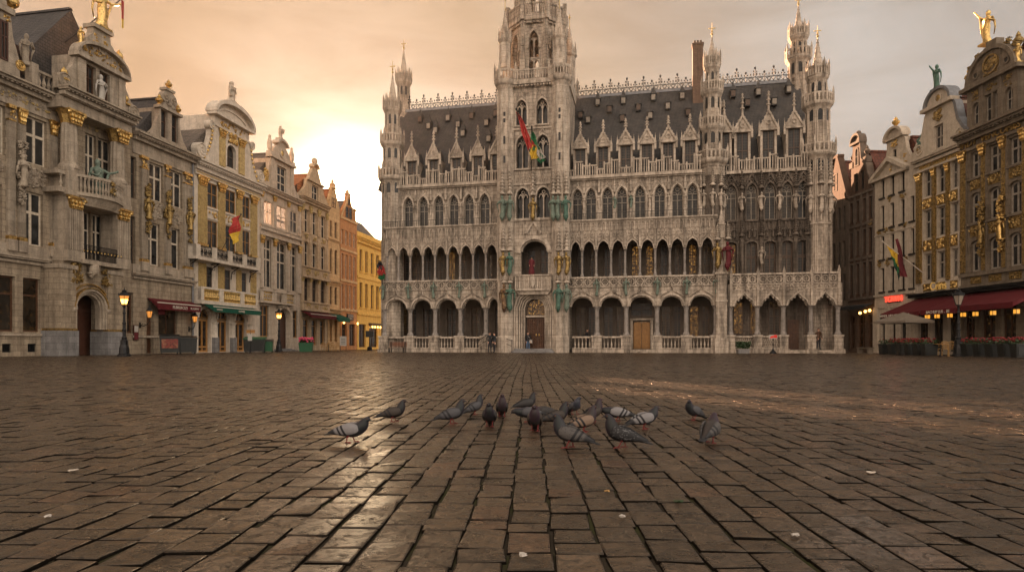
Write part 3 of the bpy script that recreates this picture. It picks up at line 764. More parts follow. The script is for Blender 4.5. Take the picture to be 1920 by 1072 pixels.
def parapet(u0, u1, d, z=None):
    """Stepped openwork parapet along the eaves: upright slots between posts at alternating heights."""
    z = zE+.06 if z is None else z
    n = max(2, round((u1-u0)/.62)); s = (u1-u0)/n; rn = random.Random(int(u0*10)); lv = [.62,1.05,1.3,.95]
    for i in range(n):
        h = lv[(i+rn.randint(0,1))%4]; a = u0+i*s
        trim.box(a, a+s, d-.06, d+.06, z, z+.09); trim.box(a, a+s, d-.07, d+.07, z+h-.1, z+h)
        for k in range(3): trim.box(a+s*k/3, a+s*k/3+.075, d-.045, d+.045, z+.09, z+h-.1)
        trim.box(a-.06, a+.06, d-.1, d+.1, z, z+h+.12)
LG = [719,767.3,814,861.6,909.6,941]; LA = [724,745.6,767.7,791.5,814.3,837.8,861.6,885.8,910,934]
wing(LG, LA, [766,794,823,851,879.6,909], 742, 937, glit=(), alit=(4,))
RG = [1064,1119,1174,1232,1287,1343]; RA = [1068,1091,1117.6,1145.5,1172,1199.8,1228.5,1256,1284,1313,1340]
wing(RG, RA, [1083,1108,1139,1166,1200,1237,1270.5,1298.5], 1066, 1316, glit=(8,), alit=(4,5,8), door=2)
# --- right section behind the projecting loggia
DB = 2.0
def UB(x): return TU(x, DB)
ub0, ub1 = UB(1356), UB(1516)
lo_w, up_w = [1373,1411,1446,1478,1508], [1369,1407.5,1442,1474,1504]
lows, ups = [], []
zL0, zL1, zU0, zU1 = 6.5, 9.15, 10.95, 13.95
for i, (x, y) in enumerate(zip(lo_w, up_w)):
    c = (UB(x)+UB(y))/2
    lows.append(hole(c-.42, c+.42, zL0, zL1, 'round', .26)); ups.append(hole(c-.42, c+.42, zU0, zU1, 'pointed', .75))
dkw, dkt = MB(), MB()
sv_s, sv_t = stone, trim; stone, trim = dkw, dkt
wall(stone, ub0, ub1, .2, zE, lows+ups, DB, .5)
for k, h in enumerate(lows):
    archband(trim, h['ua'], h['ub'], zL1-.26, .26, 'round', .12, DB-.12, DB+.06, leg=zL0)
    window(hall, h, DB+.26, M['sash'], [M['glasslit'],M['glassdim'],M['glassdim'],M['glassdim'],M['glasslead']][k], 2, (.5,.55), .07, .08)
for k, h in enumerate(ups):
    archband(trim, h['ua'], h['ub'], zU1-.75, .75, 'pointed', .14, DB-.14, DB+.06, leg=zU0)
    window(hall, h, DB+.26, M['sashgrey'], [M['glassdim'],M['glassdim'],M['glasslead'],M['glassdim'],M['glass']][k], 2, (.02,.62), .07, .07, tracery=True)
    c = (h['ua']+h['ub'])/2                     # crocketed gable over the window
    for sx in (-1,1):
        trim.strip([(c+sx*.62,zU1-.25),(c,zE+.1)], [(c+sx*.48,zU1-.25),(c,zE-.25)], DB-.2, DB-.05)
        for j in range(6): trim.ball(c+sx*(.6-.1*j), DB-.2, zU1-.15+.19*j, .065, .06, .07, 4, 2)
    trim.ring(c, zU1+.22, .1, .17, DB-.16, DB-.02, 10)
    bay_tracery(h['ua']-.02, h['ub']+.02, zL1+.2, zU0-.2, DB, 3)
    trim.box(h['ua']-.1, h['ub']+.1, DB-.16, DB+.02, zU0-.16, zU0); trim.box(h['ua']-.1, h['ub']+.1, DB-.1, DB+.02, zL1+.12, zL1+.22)
    s = MB()
    for j in (-1,1): statue(s, c+j*.21, DB-.12, zL1+.32, .95, k*5+j, None, 7, .9)
    s.build('statue', M['hall_dark'], hall, True)
gaps = [ub0+.12]+[(p['ub']+q['ua'])/2 for p, q in zip(lows[:-1], lows[1:])]+[ub1-.1]
for i, u in enumerate(gaps):
    trim.box(u-.13, u+.13, DB-.25, DB+.02, zL0-.4, zL1+.5); trim.box(u-.05, u+.05, DB-.33, DB-.24, zL0-.4, zL1)
    trim.box(u-.1, u+.1, DB-.2, DB+.02, zL1+.5, zE-.3)
    canopy(u, DB-.28, zL1+.4, 1.3, .3); canopy(u, DB-.28, zU1-.5, 1.4, .3)
    if 0 < i < 5:
        small_statue(u, DB-.34, zU0+.9, 1.3, M['hall_light'] if i in (2,3) else M['hall'], 30+i)
        if i in (2,): small_statue(u, DB-.36, zL0+.9, 1.3, M['hall'], 40+i)
stone, trim = sv_s, sv_t
trim.box(ub0, ub1, DB-.3, DB+.6, zE-.1, zE+.08)
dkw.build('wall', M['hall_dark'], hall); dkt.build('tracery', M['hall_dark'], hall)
parapet(ub0, ub1, DB-.2, zE+.08)
# loggia of four arches in front of it
LC = [1370.4,1421,1470,1522,1573]
lus = ground_arcade(LC, 0, 'ogee', None, zt=zB0, hood=False, zc=3.75, za=4.75)
for i, u in enumerate(lus):
    column(col, u, .28, zP, 3.75, .17); stone.box(u-.32, u+.32, -.05, .6, 0, zP-.1); trim.box(u-.37, u+.37, -.1, .65, zP-.12, zP); stone.box(u-.42, u+.42, -.15, .65, 0, .35)
    trim.box(u-.09, u+.09, -.12, .02, 3.75, zB1+.15); trim.lathe(u, -.08, [(.13,zB1+.1),(.02,zB1+.55)], 4)
for i in range(4):
    a, b = lus[i]+.1, lus[i+1]-.1; n = 6
    for k in range(n):                           # net tracery over the arches
        c = a+(b-a)*(k+.5)/n; zb = 4.55+.42*abs(2*(k+.5)/n-1)*0+.12*(k%2)
        trim.ring(c, 5.12+.1*(k%2), .13, .2, -.06, .02, 9); trim.tube([(c-.3,-.04,4.95),(c,-.06,5.4),(c+.3,-.04,4.95)], .035, 4)
    quatrefoil_band(a, b, zB0, zB1, -.02, .66)
    for k in range(7):
        t = (k+.5)/7; P = arc(lus[i]+.24, lus[i+1]-.24, 3.75, 1.0, 'ogee', 14)[k*2+1]; trim.ball(P[0], .05, P[1]-.09, .09, .06, .09, 6, 3)
    if i < 2:
        stone.box(a+.2, b-.2, .05, .5, 0, .42); trim.box(a+.2, b-.2, .05, .45, 1.26, 1.38); trim.box(a+.2, b-.2, .12, .38, .42, .5)
        k = 9
        for j in range(k):
            for sx in (-1,1):
                c = a+.25+(b-a-.5)*(j+.5)/k; trim.tube([(c-sx*.13,.25,.5),(c+sx*.13,.25,1.26)], .035, 4)
stone.box(lus[2]+.3, lus[4]-.2, -.2, .5, 0, .13); stone.box(lus[2]+.3, lus[4]-.2, .0, .5, .13, .26)
gal.box(lus[0], lus[-1], .5, DB+.1, zB0-.2, zB0-.05); gal.box(lus[0], lus[-1], .3, DB, .2, .3); stone.box(lus[0], lus[-1], .16, DB, zB1-.5, zB1-.32)
stone.box(lus[-1]-.25, lus[-1]+.2, .55, DB+.6, 3.9, zB1)
for k, (xa, xb, za, zb, g) in enumerate(((1374,1393,1.55,4.2,'glasslit'),(1406,1418,1.55,4.2,'glasslit'),(1440,1462,1.55,4.2,'glassdim'),(1507,1519,1.55,4.2,'glassdim'))):
    window(hall, hole(TU(xa,DB), TU(xb,DB), za, zb), DB-.1, M['sash'], M[g], 2, (.55,.8))
m = MB(); a, b = TU(1476,DB), TU(1497,DB); m.box(a,b,DB-.14,DB-.03,.3,2.7)
for k in range(4): m.box(a+.1+k*.22*(b-a), a+.1+k*.22*(b-a)+.12, DB-.17, DB-.13, .4, 2.6)
m.build('door', M['wood'], hall)
# --- buttress pier between the wings, with the middle turret on top
up = TU(1352); 
stone.prism([(up-.42,0),(up+.42,0),(up+.42,4.2),(up+.36,9.2),(up-.36,9.2),(up-.42,4.2)], -.35, .9)
trim.box(up-.52, up+.52, -.45, .9, 0, 1.2); trim.box(up-.46, up+.46, -.42, .9, 4.1, 4.25); trim.box(up-.5, up+.5, -.5, .6, 6.3, 6.45)
for k, sx in enumerate((-1,1)): trim.box(up+sx*.25-.04, up+sx*.25+.04, -.41, -.34, 1.2, 9)
pinnacle(trim, up, -.2, 9.2, .5, 2.6, 5)
small_statue(up-.33, -.6, 7.05, 1.75, M['darkgold'], 71, name='statue')
o = small_statue(up+.42, -.62, 6.95, 1.9, M['darkred'], 72)
canopy(up-.33, -.55, 8.95, 1.1, .36); canopy(up+.45, -.55, 9.0, 1.1, .36)
# carved niches below the turret
ut = TU(1335, 1.4)
dn = MB()
dn.lathe(ut, 1.75, [(.95,zT-.4),(.95,zE-.2)], 8, PI/8); dn.build('turret_base', M['hall_dark'], hall)
for a in range(8):
    x, y = ut+.98*math.cos(a*PI/4), 1.75+.98*math.sin(a*PI/4)
    if y < 2.1:
        canopy(x, y, zW-.3, 1.2, .32)
        if y < 1.8: small_statue(x, y-.05, zT+1.0, 1.3, M['hall_light'], 80+a)
        trim.box(x-.06, x+.06, y-.06, y+.06, zT-.4, zT+.8)
def turret(pxc, d, levels, tip, fin, n=8):
    """Octagonal turret; levels = [(z0, z1, radius, has balcony at z1)], then crown and crocketed spire."""
    u = TU(pxc, d); stone, trim = MB(), MB()
    for z0, z1, r, bal in levels:
        stone.lathe(u, d, [(r,z0),(r,z1)], n, PI/8)
        for k in range(n):
            a0, a1 = PI/8+k*2*PI/n, PI/8+(k+1)*2*PI/n
            x, y = u+r*math.cos(a0), d+r*math.sin(a0); trim.lathe(x, y, [(.07,z0),(.07,z1-.4)], 5)
            if z1-z0 > 1.5:                        # flat dark polygon standing for a shaded lancet recess
                am = (a0+a1)/2; c, s = math.cos(am), math.sin(am); rr = r*math.cos(PI/n)
                w = r*.2; zz0, zz1 = z1-1.35, z1-.6
                def pt(o, t, z): return (u+c*(rr+o)-s*t, d+s*(rr+o)+c*t, z)
                stone.cur = 1; stone.add([pt(.006,-w,zz0),pt(.006,w,zz0),pt(.006,w,zz1),pt(.006,0,zz1+w*1.4),pt(.006,-w,zz1)], [(0,1,2,3,4)]); stone.cur = 0
                for t in (-w-.05, w+.05): trim.add([pt(.0,t-.04,z0+.15),pt(.07,t-.04,z0+.15),pt(.07,t+.04,z0+.15),pt(0,t+.04,z0+.15),pt(0,t-.04,zz1+.1),pt(.07,t-.04,zz1+.1),pt(.07,t+.04,zz1+.1),pt(0,t+.04,zz1+.1)], [(0,1,5,4),(1,2,6,5),(2,3,7,6),(4,5,6,7)])
        if bal: oct_parapet(trim, u, d, z1, r*1.32 if bal is True else bal, .85, n, PI/8)
    zt = levels[-1][1]; r = levels[-1][2]
    spire(trim, u, d, zt+.15, r*.86, tip-zt-.15, n, 7)
    for k in range(n):
        a = PI/8+k*2*PI/n; pinnacle(trim, u+r*1.0*math.cos(a), d+r*1.0*math.sin(a), zt+.3, .16, 1.1, 2)
    f = MB(); f.tube([(u,d,tip-.2),(u,d,fin)], .035, 5, .02); f.ball(u,d,tip+(fin-tip)*.25,.12,.12,.1,8,4); f.box(u-.28,u+.28,d-.02,d+.02,tip+(fin-tip)*.6,tip+(fin-tip)*.66); f.ball(u,d,tip+(fin-tip)*.45,.09,.09,.14,6,3)
    o = stone.build('turret', [M['hall'], M['glass']], hall); trim.build('tracery', M['hall_light'], o); f.build('finial', M['goldpaint'], o)
def zz(px, py, d): return TZ(px, py, d)
# corner turrets: left front, left rear, middle, right front, right rear
turret(736, 1.2, [(zT-.6,zz(736,337,1.2),.92,True),(zz(736,337,1.2),zz(736,272,1.2),.78,True),(zz(736,272,1.2),zz(736,208,1.2),.62,.8)], zz(738,143,1.2), zz(738,114,1.2))
stone.lathe(TU(736,1.2), 1.2, [(1.02,0.0),(1.02,zT-.6)], 8, PI/8)
turret(757, 7.5, [(14,zz(757,215,7.5),.75,False),(zz(757,215,7.5),zz(757,156,7.5),.58,.78)], zz(755,96,7.5), zz(755,75,7.5))
turret(1335, 1.75, [(zE-.3,zz(1335,306,1.75),.98,True),(zz(1335,306,1.75),zz(1334,242,1.75),.78,True),(zz(1334,242,1.75),zz(1333,176,1.75),.68,True),(zz(1333,176,1.75),zz(1331,128,1.75),.5,.68)], zz(1327,72,1.75), zz(1327,44,1.75))
turret(1533, 2.6, [(zL0-.3,zz(1533,293,2.6),1.02,True),(zz(1533,293,2.6),zz(1528,200,2.6),.88,True),(zz(1528,200,2.6),zz(1526,148,2.6),.66,.84)], zz(1520,76,2.6), zz(1517,50,2.6))
turret(1497, 7.5, [(15,zz(1497,113,7.5),.82,True),(zz(1497,113,7.5),zz(1496,73,7.5),.6,.84)], zz(1495,14,7.5), zz(1494,-6,7.5))
u = TU(1533,2.6); stone.lathe(u, 2.6, [(1.1,0),(1.1,zL0-.3)], 8, PI/8); trim.lathe(u, 2.6, [(1.02,zU0-.7),(1.14,zU0-.55),(1.02,zU0-.4)], 8, PI/8)
for a in range(8):
    x, y = u+1.06*math.cos(a*PI/4), 2.6+1.06*math.sin(a*PI/4)
    if y < 3.0:
        canopy(x, y, zW-.4, 1.9, .34); trim.box(x-.05, x+.05, y-.05, y+.05, zU0-.3, zE)
        if y < 2.7: small_statue(x, y-.06, zU0+.55, 1.55, M['hall_light'], 60+a)
# --- steep slate roof with ridge cresting
zR, dR, d0R = 24.1, 7.2, 1.25
u0, u1 = TU(752,7), TU(1500,7)
rf = MB(); ze = zE-.05
um = TU(1340,1.25); dB0 = DB+.3; rf.quad((u0,d0R,ze),(um,d0R,ze),(um,dR,zR),(u0,dR,zR)); rf.quad((um,dB0,ze),(u1,dB0,ze),(u1,dR,zR),(um,dR,zR)); rf.quad((u1,13.2,ze),(u0,13.2,ze),(u0,dR,zR),(u1,dR,zR))
rf.quad((u0,13.2,ze),(u0,d0R,ze),(u0,dR,zR)); rf.quad((u1,dB0,ze),(u1,13.2,ze),(u1,dR,zR)); rf.quad((um,d0R,ze),(um,dB0,ze),(um,dR,zR))
roof = rf.build('roof', M['hallslate'], hall)
mm = MB(); mm.box(u0, u1, dR-.12, dR+.12, zR-.1, zR+.14); mm.build('ridge_capping', M['lead'], roof)
def cresting(a, b):
    cr = MB()
    n = round((b-a)/.75); s = (b-a)/n; zb = zR+.1
    cr.box(a, b, dR-.02, dR+.02, zb+.05, zb+.12); cr.box(a, b, dR-.015, dR+.015, zb+.5, zb+.55)
    for i in range(n+1):
        u = a+i*s; tall = i%2 == 0; h = 1.35 if tall else .95
        cr.box(u-.025, u+.025, dR-.025, dR+.025, zb, zb+h)
        for k, q in enumerate((.62,.78,.94)): 
            if tall: cr.ball(u+(-1)**k*.12*(k<2), dR, zb+h*q, .085, .05, .08, 5, 3); cr.ball(u-(-1)**k*.12*(k<2), dR, zb+h*q-.02, .075, .05, .07, 5, 3)
        cr.ball(u, dR, zb+h, .1, .06, .12, 6, 3); cr.ball(u-.13, dR, zb+.72, .075,.04,.075,5,3); cr.ball(u+.13, dR, zb+.72, .075,.04,.075,5,3)
        if i < n:
            cr.ring(u+s/2, zb+.31, .13, .185, dR-.02, dR+.02, 9)
            cr.tube([(u,dR,zb+.12),(u+s*.5,dR,zb+.72),(u+s,dR,zb+.12)], .022, 4); cr.tube([(u,dR,zb+.6),(u+s*.5,dR,zb+.2),(u+s,dR,zb+.6)], .022, 4)
            cr.ball(u+s/2, dR, zb+.78, .07,.04,.08,5,3)
    cr.build('ridge_cresting', M['ironlight'], roof)
cresting(TU(768,dR), TU(931,dR)); cresting(TU(1084,dR), TU(1302,dR)); cresting(TU(1347,dR), TU(1486,dR))
slope = (zR-ze)/(dR-d0R)
def roofhit(px, py):
    lo, hi = d0R, dR
    for _ in range(40):
        md = (lo+hi)/2
        if T.Z(px, py, md) > ze+slope*(md-d0R): lo = md
        else: hi = md
    return TU(px, md), md, ze+slope*(md-d0R)
LUC = [(789,228),(805,240),(818,248),(841,225),(860,237),(869,254),(885,221),(913,234),(917,264),(930,216),
       (1121,196),(1143,209),(1169,193),(1197,206),(1225,187),(1252,203),(1279,184),(1167,226),(1219,221),(1290,215),(1089,220),(1103,229),
       (1374,180),(1421,177),(1478,172),(1401,197),(1451,195),(1355,200)]
for px, py in LUC:
    u, d, z = roofhit(px, py); m = MB()
    m.box(u-.22, u+.22, d-.32, d+.3, z-.2, z+.42)
    m.loft([[(u-.28,d-.38,z+.42),(u+.28,d-.38,z+.42),(u+.28,d+.4,z+.46),(u-.28,d+.4,z+.46)],[(u-.02,d-.1,z+1.15),(u+.02,d-.1,z+1.15),(u+.02,d+.1,z+1.15),(u-.02,d+.1,z+1.15)]])
    m.tube([(u,d,z+1.1),(u,d,z+1.4)], .025, 4)
    o = m.build('roof_dormer', M['hallslate'], hall)
    s = MB(); s.box(u-.17, u+.17, d-.345, d-.31, z-.12, z+.36); s.build('shutter', M['sashgrey'] if px%3 else M['sash'], o)
def dormer(px, d, wpx, y0, yg, ya, yf, stone_d):
    """Stone-gabled dormer standing on the eaves."""
    u = TU(px, d); hw = wpx/2/22.6; zg, za, zf = TZ(px,yg,d), TZ(px,ya,d), TZ(px,yf,d); z0 = zE+.1
    m = MB(); h = hole(u-hw*.72, u+hw*.72, z0+.25, zg-.05)
    wall(m, u-hw, u+hw, z0, zg, [h], d, .2); m.box(u-hw, u+hw, d+.2, d+2.2, zg-.12, zg)
    m.quad((u-hw,d+.2,z0),(u-hw,d,z0),(u-hw,d,zg),(u-hw,d+1.6,zg)); m.quad((u+hw,d,z0),(u+hw,d+.2,z0),(u+hw,d+1.6,zg),(u+hw,d,zg))
    m.prism([(u-hw*1.15,zg),(u+hw*1.15,zg),(u,za)], d-.1, d+.12)
    for sx in (-1,1):
        m.strip([(u+sx*hw*1.3,zg-.02),(u,za+.12)], [(u+sx*hw*1.05,zg-.02),(u,za-.18)], d-.2, d+.14)
        for k in range(5): m.ball(u+sx*hw*1.2*(1-k/5), d-.1, zg+.1+(za-zg)*k/5, .08, .07, .08, 4, 2)
        pinnacle(m, u+sx*hw*1.15, d-.08, zg-.55, .17, 1.35, 2)
    m.ring(u, zg+(za-zg)*.36, .13, .21, d-.17, d-.08, 10)
    m.box(u-hw*1.25, u+hw*1.25, d-.18, d+.1, zg-.08, zg+.03)
    m.lathe(u, d, [(.09,za),(.06,zf)], 5)
    for q in (.35,.6,.85): m.ball(u, d, za+(zf-za)*q, .19*(1.15-q*.5), .16*(1.15-q*.5), .09, 6, 3)
    m.ball(u, d, zf, .09, .09, .13, 6, 3)
    # slate cheeks and little roof behind the gable
    o = m.build('dormer', M['hall_light'], hall)
    s = MB(); s.prism([(u-hw,zg),(u+hw,zg),(u,za-.05)], d+.12, d+2.4); s.build('dormer_roof', M['hallslate'], o)
    f = MB(); e = d+.1
    w_ = window(o, h, e, M['sash'], M['glasslead'] , 2, (.5,), .06, .07)
for px, yg, ya, yf in ((772,301,273,248),(813,298,269,247),(856,295,267,241),(896,291,263,237),(931,288,262,238)): dormer(px, 1.15, 25, 0, yg, ya, yf, 0)
for px, yg, ya, yf in ((1088,278,252,231),(1131,274,248,227),(1173,271,244,224),(1213,269,241,221),(1253,266,238,219),(1294,262,234,216)): dormer(px, 1.15, 27, 0, yg, ya, yf, 0)
for px, yg, ya, yf in ((1357,248,216,190),(1392,247,217,178),(1441,243,208,173),(1489,239,208,177)): dormer(px, DB+.1, 29, 0, yg, ya, yf, 0)
# brick chimney beside the middle turret
m = MB(); u = TU(1308,6.5); z1 = TZ(1308,88,6.5); m.box(u-.45,u+.45,6.1,6.9,20,z1); m.box(u-.52,u+.52,6.03,6.97,z1,z1+.18)
for k in range(3): m.box(u-.35+k*.26,u-.18+k*.26,6.2,6.8,z1+.18,z1+.45)
m.build('chimney', M['brownbrick'], hall)
# --- core of the building behind the galleries (solid body)
core = MB(); core.box(TU(724,3), TU(1512,3), 2.92, 13, 0, zE-.15); core.box(TU(745,1.4), TU(1340,1.4), WD+.5, 2.92, zT+.02, zE-.15)
core.box(TU(720,1.2), TU(745,1.2), 1.2, 12.6, 0, zE-.3); core.box(TU(1514,3), TU(1556,3), 3.0, 12.6, 0, zE-.3)
core.build('rear_wall', M['hall'], hall)
# --- tower
TD = -.7
def WU(x): return TU(x, TD)
def WZ(y): return TZ(1000, y, TD)
tl, tr = WU(938), WU(1064); zTop = WZ(156)
tw = MB(); th = []
portal = hole(WU(968), WU(1034), .35, WZ(547), 'pointed', 1.35)
loggia = hole(WU(976.5), WU(1027.5), WZ(515), WZ(449), 'round', 1.0)
th += [portal, loggia]
pairs = []
def pair(xa, xb, xc, xd, y0, y1, rise):
    for a, b in ((xa,xb),(xc,xd)): pairs.append(hole(WU(a), WU(b), WZ(y1), WZ(y0), 'pointed', rise))
pair(968,992.5,1006,1031.5,352,409,.75); pair(968,990.5,1006,1029.5,254,315,.75); pair(968,988,1006,1027,186,234,.7)
th += pairs
wall(tw, tl, tr, 0, zTop, th, TD, .5)
tw.box(tl, tl+.3, TD+.5, 5.2, 0, zTop); tw.box(tr-.3, tr, TD+.5, 5.2, 0, zTop); tw.box(tl, tr, 4.9, 5.2, 0, zTop); tw.box(tl+.3, tr-.3, TD+.5, 4.9, zTop-.3, zTop)
tw.box(tl+.3, tr-.3, 2.2, 2.4, 0, zTop)
tower = tw.build('tower', M['hall'], hall)
tt = MB(); sv_t = trim; trim = tt
for h in pairs:
    zt = h['zb']-h['rise']
    archband(tt, h['ua'], h['ub'], zt, h['rise'], 'pointed', .13, TD-.13, TD+.06, leg=h['za'])
    c = (h['ua']+h['ub'])/2
    for q in (-.22,.22):                           # two lights with open heads, dark belfry behind
        P = arc(c+q-.2, c+q+.2, zt-.05, .34, 'pointed', 6); Q = arc(c+q-.14, c+q+.14, zt-.05, .25, 'pointed', 6); tt.strip(Q, P, TD+.16, TD+.3)
    tt.box(c-.05, c+.05, TD+.15, TD+.31, h['za'], zt+.25); tt.ring(c, zt+.42, .09, .16, TD+.16, TD+.3, 9)
    if h['za'] > 20: tt.box(h['ua'], h['ub'], TD+.17, TD+.29, (h['za']+zt)/2-.25, (h['za']+zt)/2-.13)
    td = MB(); td.quad((h['ua'],TD+.49,h['za']),(h['ub'],TD+.49,h['za']),(h['ub'],TD+.49,h['zb']),(h['ua'],TD+.49,h['zb'])); td.build('belfry_opening', M['glass'], tower)
    tt.box(h['ua']-.15, h['ub']+.15, TD-.14, TD+.05, h['za']-.14, h['za'])
    tt.tube([(c-.3,TD-.1,h['zb']+.05),(c-.08,TD-.12,h['zb']+.3),(c,TD-.12,h['zb']+.65)], .05, 4, .03); tt.tube([(c+.3,TD-.1,h['zb']+.05),(c+.08,TD-.12,h['zb']+.3),(c,TD-.12,h['zb']+.65)], .05, 4, .03)
for y in (241, 317, 345, 412): tt.box(tl-.06, tr+.06, TD-.12, TD+.1, WZ(y)-.07, WZ(y)+.07)
relief(tt, WU(966), WU(1032), WZ(180), WZ(168), TD, 14, 3, .07); relief(tt, WU(966), WU(1032), WZ(345), WZ(322), TD, 20, 5, .06)
for i in range(9):
    u = WU(966)+(WU(1032)-WU(966))*i/8; tt.box(u-.03, u+.03, TD-.07, TD+.02, WZ(345), WZ(320))
    tt.box(u-.03, u+.03, TD-.07, TD+.02, WZ(440), WZ(414))
tt.prism([(WU(984),WZ(437)),(WU(1000.5),WZ(413)),(WU(1000.5),WZ(419)),(WU(988),WZ(439))], TD-.16, TD-.02); tt.prism([(WU(1000.5),WZ(413)),(WU(1017),WZ(437)),(WU(1013),WZ(439)),(WU(1000.5),WZ(419))], TD-.16, TD-.02)
# portal: four stepped orders, gold-lit tympanum, latticed oak door, sculpted flanks
p = portal
for k in range(4):
    i = .02+.17*k; archband(tt, p['ua']+i+.12, p['ub']-i-.12, p['zb']-p['rise'], p['rise']-.1-i*.9, 'pointed', .12, TD-.08+.17*k, TD+.12+.17*k, leg=.35)
archband(tt, p['ua']-.05, p['ub']+.05, p['zb']-p['rise'], p['rise']+.04, 'pointed', .14, TD-.16, TD+.0, leg=.35)
for k in range(26):
    for i in (0,1):
        A = arc(p['ua']+.1+i*.17, p['ub']-.1-i*.17, p['zb']-p['rise'], p['rise']-.08-i*.15, 'pointed', 26)[k]; tt.ball(A[0], TD-.06+.17*i, A[1], .06, .05, .06, 4, 2)
da, db = WU(984), WU(1027); zd, zy = WZ(592), WZ(559)
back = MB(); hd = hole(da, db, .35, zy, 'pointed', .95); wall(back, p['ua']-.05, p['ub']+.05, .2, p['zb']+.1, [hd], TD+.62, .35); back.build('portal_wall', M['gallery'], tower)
m = MB(); dm = (da+db)/2
for a, b in ((da+.05,dm-.015),(dm+.015,db-.05)):
    m.box(a, b, TD+.8, TD+.9, .35, zd-.08)
    for r in range(11):
        for c in range(5):
            u = a+.14+(b-a-.28)*c/4; z = .55+(zd-.9)*r/10; m.lathe(u, TD+.79, [(.075,z-.1),(.02,z)], 4); m.ball(u, TD+.785, z, .05, .04, .075, 4, 2)
dr = m.build('door', M['wood'], hall)
m = MB(); m.ball(dm-.12,TD+.74,1.5,.05,.05,.12,6,4); m.ball(dm+.12,TD+.74,1.5,.05,.05,.12,6,4); m.build('handle', M['gold'], dr)
window(hall, hole(da+.02, db-.02, zd, zy-.02, 'pointed', .93), TD+.78, M['sash'], M['glasslit'], 4, (.35,), .09, .05, name='tympanum_window')
tt.box(da-.02, db+.02, TD+.55, TD+.8, zd-.1, zd+.04)
stp = MB()
for k in range(3): stp.box(p['ua']-.3+.1*k, p['ub']+.3-.1*k, TD-.75+.25*k, TD+.6, .117*k, .117*(k+1))
stp.build('step', M['base'], hall)
# balcony over the portal and the tall arched loggia
q0, q1 = WU(969), WU(1034); zb0, zb1 = WZ(543), WZ(516)
bm = MB(); bm.box(q0, q1, TD-.55, TD, zb0-.1, zb0+.05); bm.box(q0-.05, q1+.05, TD-.6, TD+.1, zb1-.1, zb1+.02); bm.box(q0, q1, TD-.45, TD-.35, zb0, zb1-.1)
for k in range(9):
    u = q0+(q1-q0)*k/8; bm.box(u-.05, u+.05, TD-.54, TD-.44, zb0+.05, zb1-.1)
    if k < 8:
        c = u+(q1-q0)/16; bm.ring(c, zb1-.35, .08, .13, TD-.5, TD-.44, 9); bm.lathe(c, TD-.47, [(.09,zb0+.1),(.05,zb0+.4),(.08,zb0+.65)], 6)
sh = (q0+q1)/2; bm.prism([(sh-.22,zb1-.15),(sh-.22,zb0+.45),(sh,zb0+.1),(sh+.22,zb0+.45),(sh+.22,zb1-.15)], TD-.63, TD-.5)
bm.prism([(q0,zb0-.1),(q1,zb0-.1),(q1-.25,zb0-.42),(q0+.25,zb0-.42)], TD-.35, TD+.05)
bm.build('balcony', M['hall_light'], hall)
archband(tt, loggia['ua'], loggia['ub'], loggia['zb']-1.0, 1.0, 'round', .3, TD-.18, TD+.05); archband(tt, loggia['ua']+.12, loggia['ub']-.12, loggia['zb']-1.0, .88, 'round', .12, TD+.05, TD+.35)
tt.box(loggia['ua']-.35, loggia['ua']+.02, TD-.2, TD+.1, loggia['zb']-1.12, loggia['zb']-.96); tt.box(loggia['ub']-.02, loggia['ub']+.35, TD-.2, TD+.1, loggia['zb']-1.12, loggia['zb']-.96)
bk = MB(); lh = [hole(WU(980), WU(998), loggia['za']+.3, loggia['zb']-.6), hole(WU(1007), WU(1025), loggia['za']+.3, loggia['zb']-.6)]
wall(bk, tl+.3, tr-.3, loggia['za']-.1, loggia['zb']+.2, lh, 1.0, .2); bk.box(tl+.3, tr-.3, TD+.5, 1.0, loggia['zb']+.1, loggia['zb']+.2); bk.box(tl+.3, tr-.3, TD+.5, 1.0, loggia['za']-.12, loggia['za'])
bk.build('loggia_wall', M['gallery'], tower)
for h in lh: window(hall, h, 1.08, M['sash'], M['glasslead'], 2, (.45,.7))
# corner turrets of the tower with tiers of statues under canopies
for x0, x1 in ((937,959),(1036,1065)):
    u = WU((x0+x1)/2); r = .72; d = TD+.18
    tt.lathe(u, d, [(r*1.08,0),(r*1.08,1.3),(r,1.45),(r,zTop-.5),(r*1.15,zTop-.1),(r*1.3,zTop+.1)], 8, PI/8)
    for k in range(8):
        a = PI/8+k*PI/4; x, y = u+r*math.cos(a), d+r*math.sin(a)
        if y < d+.4: tt.lathe(x, y, [(.06,6),(.06,zTop-1)], 5)
    for y0 in (210,222,255,262,292,298):
        tt.cur = 1; tt.box(u-.09, u+.09, d-r*math.cos(PI/8)-.012, d-r*math.cos(PI/8)+.05, WZ(y0)-.35, WZ(y0)); tt.cur = 0
    oct_parapet(tt, u, d, zTop+.1, r*1.36, WZ(130)-zTop-.1, 8, PI/8)
STAT = [(941,'verdigris',3),(955,'verdigris',3),(1037,'verdigris',3),(1046,'verdigris',3),(1061,'greenstat',3),(943,'darkgold',2),(955,'greenstat',2),(1047,'darkgold',2),(1062,'darkgold',2),
        (945,'bronze',1),(956,'greenstat',1),(1046,'greenstat',1),(1062,'verdigris',1)]
LV = {3:(406,366),2:(509,472),1:(576,532)}
for k, (x, mt, lv) in enumerate(STAT):
    y0, y1 = LV[lv]; u = TU(x, TD-.75); z0, z1 = TZ(x,y0,TD-.75), TZ(x,y1,TD-.75)
    small_statue(u, TD-.72, z0, z1-z0, M[mt], 100+k)
    canopy(u, TD-.62, z1+.08, 1.9 if lv > 1 else .8, .34)
u = WU(1000); small_statue(u, TD-.3, WZ(408), WZ(372)-WZ(408), M['darkgold'], 130); canopy(u, TD-.25, WZ(368), 2.0, .32)
